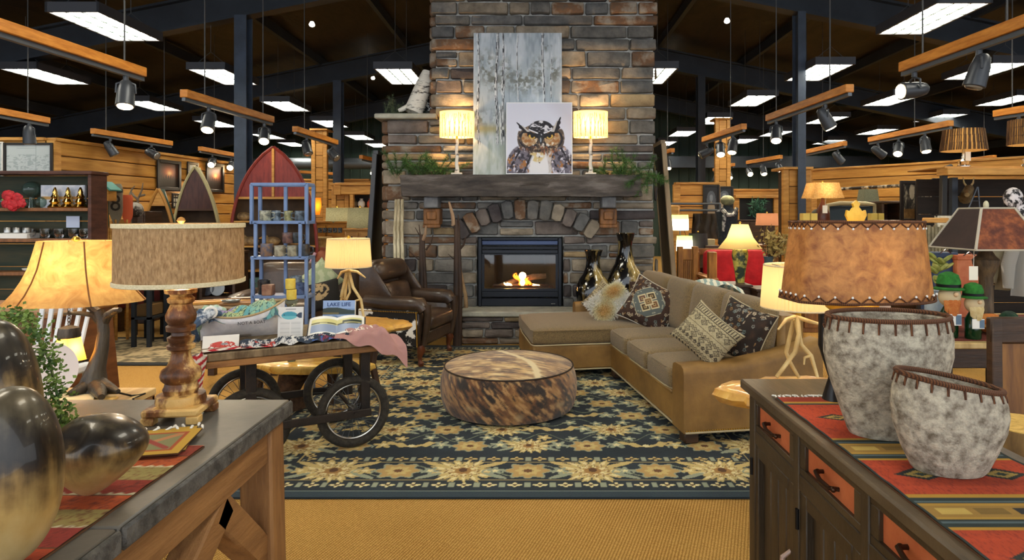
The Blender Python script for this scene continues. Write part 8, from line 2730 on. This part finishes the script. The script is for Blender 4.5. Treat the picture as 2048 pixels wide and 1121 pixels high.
# twig lamp standing on the header
m_twig = mat('twig bark', '3A2616', .8, col2='7A5A3A', scale=30, stretch=(1, 1, .2), bump=.6)
def twig_shade(label, px, Y, py0, py1, r0, r1, zb):
 x = X_(px, Y)
 t = thing('twig_lamp', label, 'lamp', (x, Y, zb), 'twig shade lamps')
 k = Y / F
 z0, z1 = Z_(py1, Y), Z_(py0, Y)
 s = MB().lathe([(r0 * k * .97, z0), (r1 * k * .97, z1)], (x, Y, 0), 28, cap0=False, cap1=False).build('shade', mat('amber shade lining', 'B08A50', .8, transl=.4), t)
 b = MB()
 rs = random.Random(px)
 for i in range(64):
  a = 2 * PI * i / 64 + rs.uniform(-.03, .03)
  for (f0, f1) in ((0, .36), (.32, .7), (.66, 1)):
   ra, rb = (r0 + (r1 - r0) * f0) * k, (r0 + (r1 - r0) * f1) * k
   b.tube([(x + ra * math.cos(a), Y + ra * math.sin(a), z0 + (z1 - z0) * f0), (x + rb * math.cos(a + .02), Y + rb * math.sin(a + .02), z0 + (z1 - z0) * f1)], .005 + .003 * rs.random(), 5)
 b.build('twigs', m_twig, s, kind='stuff')
 MB().lathe([(.07, zb), (.07, zb + .015), (.05, zb + .03), (.06, zb + .07), (.02, zb + .1), (.014, zb + .16), (.014, z0 + .06)], (x, Y, 0), 18).build('base', M_CHROME, t)
 MB().ball((x, Y, z1 + .02), .014, 8, 6).build('finial', M_GREY, t)
 MB().box((x - .01, Y - .09, z0 - .07), (.06, .004, .1), .001).build('price_tag', M_TAG, t)
 bulb('bulb', (x, Y, (z0 + z1) / 2), LAMP_W * .5, t)
twig_shade('twig shaded lamp with chrome base on the timber header', 1927, 7.1, 260, 302, 40, 35, zh + .101)
twig_shade('twig shaded lamp cut by the right picture edge', 2058, 6.9, 240, 290, 36, 34, zh + .101)
MB().tube([at(1888, 338, 7.1), at(1902, 336, 7.1)], [.03, .045], 12).build('black_spyglass', M_BLACK, label='small black spyglass beside the chrome lamp base', cat='ornament')
# little easel, skull ornaments and folded cloth in the bay
ea = thing('wire_easel', 'thin grey easel frame standing in the timber bay', 'easel', at(1952, 422, 7.2))
for p_, q_ in (((1936, 420), (1955, 374)), ((1960, 420), (1956, 374)), ((1944, 402), (1959, 402))):
 MB().tube([at(*p_, 7.2), at(*q_, 7.2)], .008, 6).build('leg', M_GREY, ea)
for k, (px, py, s) in enumerate(((2026, 398, .1), (2040, 420, .085))):
 MB().ball(at(px, py, 6.8), (s, s * .8, s * 1.25), 14, 10).build('printed_mask', mat('black white print', '17161A', .5, col2='D8D2D4', scale=14, ramp=(.45, .52)), label='black and white printed ornament in the bay, %s' % ('upper' if k == 0 else 'lower'), cat='ornament')
dt = thing('deer_head', 'small mounted deer head with antlers in the timber bay', 'trophy', at(1937, 380, 7.4))
MB().tube([at(1930, 398, 7.5), at(1934, 388, 7.4), at(1938, 378, 7.25), at(1934, 390, 7.1)], [.07, .06, .05, .025], 10).build('head', mat('deer fur', '6A5434', .9, col2='8F7850', scale=18), dt)
for s in (-1, 1):
 MB().tube([at(1937 + 3 * s, 374, 7.3), at(1937 + 9 * s, 366, 7.3), at(1937 + 11 * s, 355, 7.3)], [.012, .01, .004], 6).build('antler', m_antler, dt)
t = thing('towel_stand', 'dark stand holding the cream towel left of the mica lampshade', 'stand', (X_(1898, 6.54), 6.54, 0))
MB().tube([(X_(1898, 6.54), 6.54, 0), (X_(1898, 6.54), 6.54, Z_(432, 6.54))], .012, 8).build('pole', M_BLACK, t)
MB().tube([(X_(1872, 6.54), 6.54, Z_(432, 6.54)), (X_(1922, 6.54), 6.54, Z_(432, 6.54))], .01, 8).build('bar', M_BLACK, t)
MB(Matrix.Translation(at(1898, 480, 6.5))).surf(lambda u, v: Vector(((u - .5) * .24, .02 * math.sin(u * 12), .24 * v + .01)), 16, 6).surf(lambda u, v: Vector(((u - .5) * .24, .05 + .02 * math.sin(u * 12), .24 * v + .01)), 16, 6).build('cream_towel', mat('cream towel', 'BEB6A0', .9, col2='D8D2BE', scale=40), label='cream towel hanging left of the mica lampshade', cat='towel')
fgl = thing('plank_fence_rack', 'weathered picket rack of wood slats behind the rawhide lamp', 'rack', (X_(1870, 6.2), 6.2, 0))
for k in range(7):
 x = X_(1852 + 7 * k, 6.2)
 MB().bx(x - .014, x + .014, 6.2, 6.23, .2, Z_(454 - 3 * (k % 2), 6.2), .003).build('picket', mat('grey picket', '5C5440', .8, col2='8A7E60', scale=8), fgl)
MB().bx(X_(1848, 6.2), X_(1898, 6.2), 6.18, 6.25, 0, .2).build('base', W_DARK, fgl)
MB().bx(X_(1848, 6.2), X_(1898, 6.2), 6.19, 6.24, Z_(446, 6.2), Z_(436, 6.2), .008).build('rail', W_ORANGE, fgl)
# ------------------------------------------------------------------ gift table on the right with gnomes
gt = thing('dining_table', 'dark dining table with pale top holding the gnome bottles', 'table', (3.0, 3.95, 0))
gx0, gx1, gy0, gy1, gz = X_(1868, 3.6), 3.9, 3.6, 4.7, .76
MB().bx(gx0, gx1, gy0, gy1, gz - .035, gz, .006).build('top', mat('pale oak top', 'A98A54', .5, col2='C9AC74', scale=3, stretch=(6, 1, 1)), gt)
MB().bx(gx0 + .06, gx1 - .06, gy0 + .06, gy0 + .1, gz - .16, gz - .036, .004).build('apron', W_DARK, gt)
MB().bx(gx0 + .06, gx0 + .1, gy0 + .06, gy1 - .06, gz - .16, gz - .036, .004).build('apron', W_DARK, gt)
for x in (gx0 + .09, gx1 - .09):
 for y in (gy0 + .09, gy1 - .09):
  MB().bx(x - .05, x + .05, y - .05, y + .05, 0, gz - .036, .008).build('leg', W_DARK, gt)
MB().bx(gx0 + .15, gx1, gy0 + .06, gy1 - .1, gz + .0005, gz + .006).build('table_cloth', mat('rust plaid cloth', '5A2018', .9, col2='8A3A24', scale=18, tex='weave'), label='rust plaid table cloth under the gnome bottles', cat='cloth')
tz = gz + .0065
def gnome(label, px, Y, hat, beard, s):
 x = X_(px, Y)
 t = thing('gnome_bottle', label, 'gnome', (x, Y, tz), 'gnome bottles on the gift table')
 MB().lathe([(.042 * s, 0), (.045 * s, .01), (.045 * s, .12 * s), (.02 * s, .17 * s), (.016 * s, .24 * s)], (x, Y, tz), 20).build('bottle', mat('bottle green glass', '123A1E', .1, trans=.4), t)
 MB().ball((x, Y - .01, tz + .22 * s), (.055 * s, .05 * s, .06 * s), 14, 10).build('head', mat('plush beige', 'C9B48E', .9), t)
 b = MB()
 rs = random.Random(int(px))
 for i in range(90):
  a = rs.uniform(-1.2, 1.2)
  p0 = Vector((x + .05 * s * math.sin(a), Y - .045 * s * math.cos(a), tz + .235 * s))
  p1 = p0 + Vector((-.012 * math.sin(a), -.01, -(.075 + .04 * math.cos(a)) * s))
  b.tube([p0, p0.lerp(p1, .5) + Vector((0, -.012, 0)), p1], [.004, .004, .001], 4)
 b.build('beard', beard, t, kind='stuff')
 MB().lathe([(.075 * s, .255 * s), (.078 * s, .262 * s), (.056 * s, .268 * s), (.056 * s, .3 * s), (.045 * s, .335 * s), (.015 * s, .35 * s)], (x, Y, tz), 20).build('hat', hat, t)
 MB().lathe([(.0575 * s, .27 * s), (.0575 * s, .285 * s)], (x, Y, tz), 20, cap0=False, cap1=False).build('hat_band', M_BLACK, t)
 MB().ball((x, Y - .06 * s, tz + .235 * s), .013 * s, 8, 6).build('nose', mat('nose tan', 'D8B48A', .8), t)
 MB().bx(x - .04 * s, x + .035 * s, Y - .052 * s, Y - .05 * s, tz + .07 * s, tz + .13 * s).build('label_card', M_PAPER, t)
 MB().bx(x + .005 * s, x + .033 * s, Y - .054 * s, Y - .052 * s, tz + .075 * s, tz + .125 * s).build('label_print', mat('label blue', '5A7086', .6), t)
m_hat = mat('kelly green felt', '1E5A1C', .9, col2='2E7A2A', scale=30)
gnome('gnome bottle with bright orange beard and green hat', 1897, 3.75, m_hat, mat('orange beard', 'B8602A', .9, col2='D08A4A', scale=40), 1.12)
gnome('gnome bottle with blond beard and green hat', 1946, 3.7, m_hat, mat('blond beard', 'C9B078', .9, col2='E0CFA0', scale=40), .95)
sv = thing('succulent_stem', 'tall yellow green succulent in a grey jug beside the gnomes', 'plant', (X_(1878, 4.0), 4.0, tz))
xs_, zv = X_(1876, 4.0), tz
MB().lathe([(.05, zv), (.075, zv + .05), (.075, zv + .16), (.055, zv + .22), (.06, zv + .25)], (xs_, 4.0, 0), 20).build('jug', mat('grey blue jug', '7A8A98', .4, col2='A8B4BC', scale=5), sv)
rs = random.Random(4)
for k in range(22):
 a, zk = rs.random() * 6.28, zv + .27 + .2 * rs.random()
 d = Vector((math.cos(a), math.sin(a) * .7, .7)).normalized()
 MB().ball(Vector((xs_ + .02 * rs.uniform(-1, 2), 4.0, zk)) + d * .035, (.022, .012, .038), 7, 5, d.to_track_quat('Z', 'Y').to_matrix()).build('leaf', mat('succulent leaf', '6E7C2E', .6, col2='B0AC5A', scale=14, rnd=.15), sv)
for (px0, px1, py0, py1, Y, c, c2, lab) in ((1868, 1914, 507, 547, 4.5, '22304A', '3A4E6E', 'navy gift box behind the gnomes'), (1915, 1962, 512, 548, 4.45, 'B8562C', 'D08050', 'orange gift box behind the gnomes')):
 t = thing('gift_box', lab, 'box', (X_((px0 + px1) / 2, Y), Y, tz))
 MB().bx(X_(px0, Y), X_(px1, Y), Y, Y + .16, tz, Z_(py0, Y), .006).build('box', mat('box ' + c, c, .6, col2=c2, scale=6), t)
 MB().bx(X_(px0, Y) - .006, X_(px1, Y) + .006, Y - .006, Y + .166, Z_(py0, Y) - .03, Z_(py0, Y) + .004, .004).build('lid', mat('box ' + c, c), t)
 MB().tube([at(px0 + 12, py0, Y - .01), at((px0 + px1) / 2, py0 - 8, Y - .01), at(px1 - 12, py0, Y - .01)], .004, 6).build('handle', M_CHROME, t)
# mica lamp
MLX, MLY = X_(1972, 3.95), 3.95
ml = thing('mica_lamp', 'pyramid mica shade lamp on a carved column at the right', 'lamp', (MLX, MLY, tz))
zml = lambda py: Z_(py, MLY)
A0 = PI / 4
rb, rt = .31, .145
bot = [Vector((MLX + rb * math.cos(A0 + k * PI / 2), MLY + rb * math.sin(A0 + k * PI / 2), zml(497))) for k in range(4)]
top = [Vector((MLX + rt * math.cos(A0 + k * PI / 2), MLY + rt * math.sin(A0 + k * PI / 2), zml(417))) for k in range(4)]
m_mica2 = mat('rust mica', '5A2412', .5, col2='A85A2A', scale=16, ramp=(.35, .65), transl=.25, col3='7A3A1C')
m_brown = mat('umber parchment', '2E201C', .7, col2='3C2A24', scale=6)
for k in range(4):
 k2 = (k + 1) % 4
 mid = (bot[k] + bot[k2]) / 2
 MB().add([bot[k], bot[k2], top[k2], top[k]], [(0, 1, 2, 3)]).build('shade_panel', m_mica2 if k in (2, 0) else m_brown, ml, smooth=0)
 MB().tube([bot[k], top[k]], .008, 6).build('shade_corner', mat('pale shade strip', 'B8AE9A', .7), ml)
 MB().tube([bot[k], bot[k2]], .006, 6).build('shade_rim', mat('pale shade strip', 'B8AE9A'), ml)
 MB().tube([top[k], top[k2]], .006, 6).build('shade_rim', mat('pale shade strip', 'B8AE9A'), ml)
MB().lathe([(.1, tz), (.1, tz + .03), (.06, tz + .05), (.042, tz + .1), (.038, zml(555)), (.05, zml(545)), (.07, zml(530)), (.075, zml(520)), (.05, zml(512)), (.03, zml(500)), (.015, zml(470))], (MLX, MLY, 0), 24).build('column', mat('carved bronze column', '3A2C1E', .5, col2='6E5638', scale=12, stretch=(2, 2, .4), bump=.8), ml)
MB().ball((MLX, MLY, zml(411)), (.016, .016, .03), 8, 6).build('finial', mat('bone finial', 'D2C8A4', .5), ml)
MB().box(at(1947, 547, 3.8), (.055, .003, .085), .001).tube([at(1947, 534, 3.8), at(1948, 500, 3.85)], .0015, 4).build('price_tag', M_TAG, ml)
# sweaters
for (px0, px1, py0, py1, Y, lab, c) in ((1990, 2040, 495, 580, 5.2, 'cream knit cardigan hanging behind the mica lamp', 'C9BC94'), (2022, 2070, 490, 592, 5.0, 'white cable knit sweater at the right edge', 'CFCAC0')):
 t = thing('knit_sweater', lab, 'sweater', at((px0 + px1) / 2, py0, Y))
 m = mat('knit ' + c, c, .95, col2='E4E0D4', scale=60, tex='weave', bump=.8)
 w = (px1 - px0) * Y / F
 x = X_((px0 + px1) / 2, Y)
 z0, z1 = Z_(py1, Y), Z_(py0, Y)
 b = MB().surf(lambda u, v: Vector((x + (u - .5) * w * (.8 + .25 * (1 - v)), Y - .05 * math.sin(u * PI) + .015 * math.sin(u * 16), z0 + (z1 - z0) * v)), 18, 14)
 b.surf(lambda u, v: Vector((x + (u - .5) * w * (.8 + .25 * (1 - v)), Y + .06 * math.sin(u * PI), z0 + (z1 - z0) * v)), 18, 14)
 b.build('body', m, t)
 MB().tube([(x - w * .4, Y, z1 - .02), (x - w * .62, Y, z1 - .16), (x - w * .7, Y - .02, z0 + .06)], [.05, .05, .035], 10).build('sleeve', m, t)
 MB().tube([(x + w * .4, Y, z1 - .02), (x + w * .6, Y, z1 - .16), (x + w * .66, Y - .02, z0 + .06)], [.05, .05, .035], 10).build('sleeve', m, t)
cr = thing('clothes_rail', 'dark garment rail carrying the two knit sweaters', 'rack', (X_(2025, 5.1), 5.1, 0))
MB().tube([(X_(1975, 5.1), 5.1, Z_(491, 5.1)), (X_(2100, 5.1), 5.1, Z_(491, 5.1))], .014, 8).build('rail', M_BLACK, cr)
for px in (1975, 2100):
 MB().tube([(X_(px, 5.1), 5.1, 0), (X_(px, 5.1), 5.1, Z_(491, 5.1))], .014, 8).build('upright', M_BLACK, cr)
# wooden bowl with felt vegetables
bw = thing('wooden_bowl', 'carved wooden bowl of green and orange felt ornaments', 'bowl', (X_(2015, 3.75), 3.75, tz))
xb2 = X_(2016, 3.78)
MB().lathe([(.06, tz), (.13, tz + .02), (.17, tz + .06), (.155, tz + .06), (.1, tz + .025)], (xb2, 3.78, 0), 28, sy=.8).build('bowl', W_ORANGE, bw)
rs = random.Random(31)
for k in range(9):
 a, r = rs.random() * 6.28, .1 * rs.random() ** .5
 c = (('1E5A2A', '2E7A3A', 'green'), ('C8702C', 'E09A50', 'orange'), ('0E2418', '1E4A2A', 'dark green'))[k % 3]
 p = Vector((xb2 + r * math.cos(a), 3.78 + r * .8 * math.sin(a), tz + .075 + .02 * (k % 3)))
 MB().ball(p, (.055, .045, .034), 12, 8, Matrix.Rotation(a, 3, 'Z')).build('felt_ornament', mat('felt ' + c[0], c[0], .9, col2=c[1], scale=20), label='%s felt ornament heaped in the wooden bowl' % c[2], cat='ornament', group='felt ornaments in the wooden bowl')
# chair and stump stool
dc = thing('dining_chair', 'dark wood dining chair at the right picture edge', 'chair', (2.62, 3.1, 0))
DY = 3.0
xa, xc_ = X_(1992, DY), X_(2100, DY)
for x in (xa, xc_):
 MB().beam((x, DY, 0), (x + .02, DY + .04, 1.0), .05, .05, .006, up=(0, 1, 0)).build('post', W_DARK, dc)
 MB().beam((x, DY - .42, 0), (x, DY - .42, .45), .05, .05, .006, up=(0, 1, 0)).build('leg', W_DARK, dc)
MB().beam((xa - .01, DY + .03, .94), (xc_ + .03, DY + .03, .94), .03, .13, .01).build('top_rail', W_DARK, dc)
MB().bx(xa, xc_, DY - .45, DY + .04, .43, .47, .01).build('seat', W_DARK, dc)
MB().beam(((xa + xc_) / 2 - .06, DY + .02, .45), ((xa + xc_) / 2 - .02, DY + .04, .9), .02, .16, .004, up=(1, 0, 0)).build('splat', W_MID, dc)
ss = thing('stump_stool', 'pale log stump stool beside the dining chair', 'stool', (X_(2040, 2.6), 2.6, 0))
xs2 = X_(2050, 2.62)
MB().lathe([(.15, .35), (.155, .37), (.155, .61), (.15, .62)], (xs2, 2.62, 0), 30, fn=lambda p, a: Vector((p.x * (1 + .03 * math.sin(3 * a)), p.y * (1 + .03 * math.sin(3 * a)), p.z))).build('stump', mat('stump bark', '5A4426', .8, col2='8A6C3E', scale=12, stretch=(1, 1, .2), bump=.6), ss)
MB().lathe([(.148, .62), (.148, .624)], (xs2, 2.62, 0), 30).build('cut_face', mat('stump face', 'B89040', .6, col2='DDB866', scale=12, dist=2), ss)
MB().lathe([(.2, .31), (.21, .33), (.2, .35)], (xs2, 2.62, 0), 30).build('tray_ring', mat('pale ring', '8A8272', .6), ss)
for a in (0.4, 1.97, 3.5, 5.1):
 MB().tube([(xs2 + .16 * math.cos(a), 2.62 + .16 * math.sin(a), 0), (xs2 + .1 * math.cos(a), 2.62 + .1 * math.sin(a), .33)], .022, 8).build('leg', W_DARK, ss)
# second white chair piece seen between vase and table
t = thing('cushioned_chair', 'dark chair with cream cushion beyond the gift table', 'chair', (2.5, 4.9, 0))
cx_ = X_(1975, 4.3)
MB().bx(cx_ - .22, cx_ + .2, 3.2, 3.55, .4, .44, .01).build('seat', W_DARK, t)
cush(MB(), (cx_, 3.38, .48), (.36, .3, .07), .03, .01).build('cushion', C_CREAM, t, smooth=60)
for sx in (-.19, .17):
 for y in (3.23, 3.52):
  MB().bx(cx_ + sx - .02, cx_ + sx + .02, y - .02, y + .02, 0, .4).build('leg', W_DARK, t)
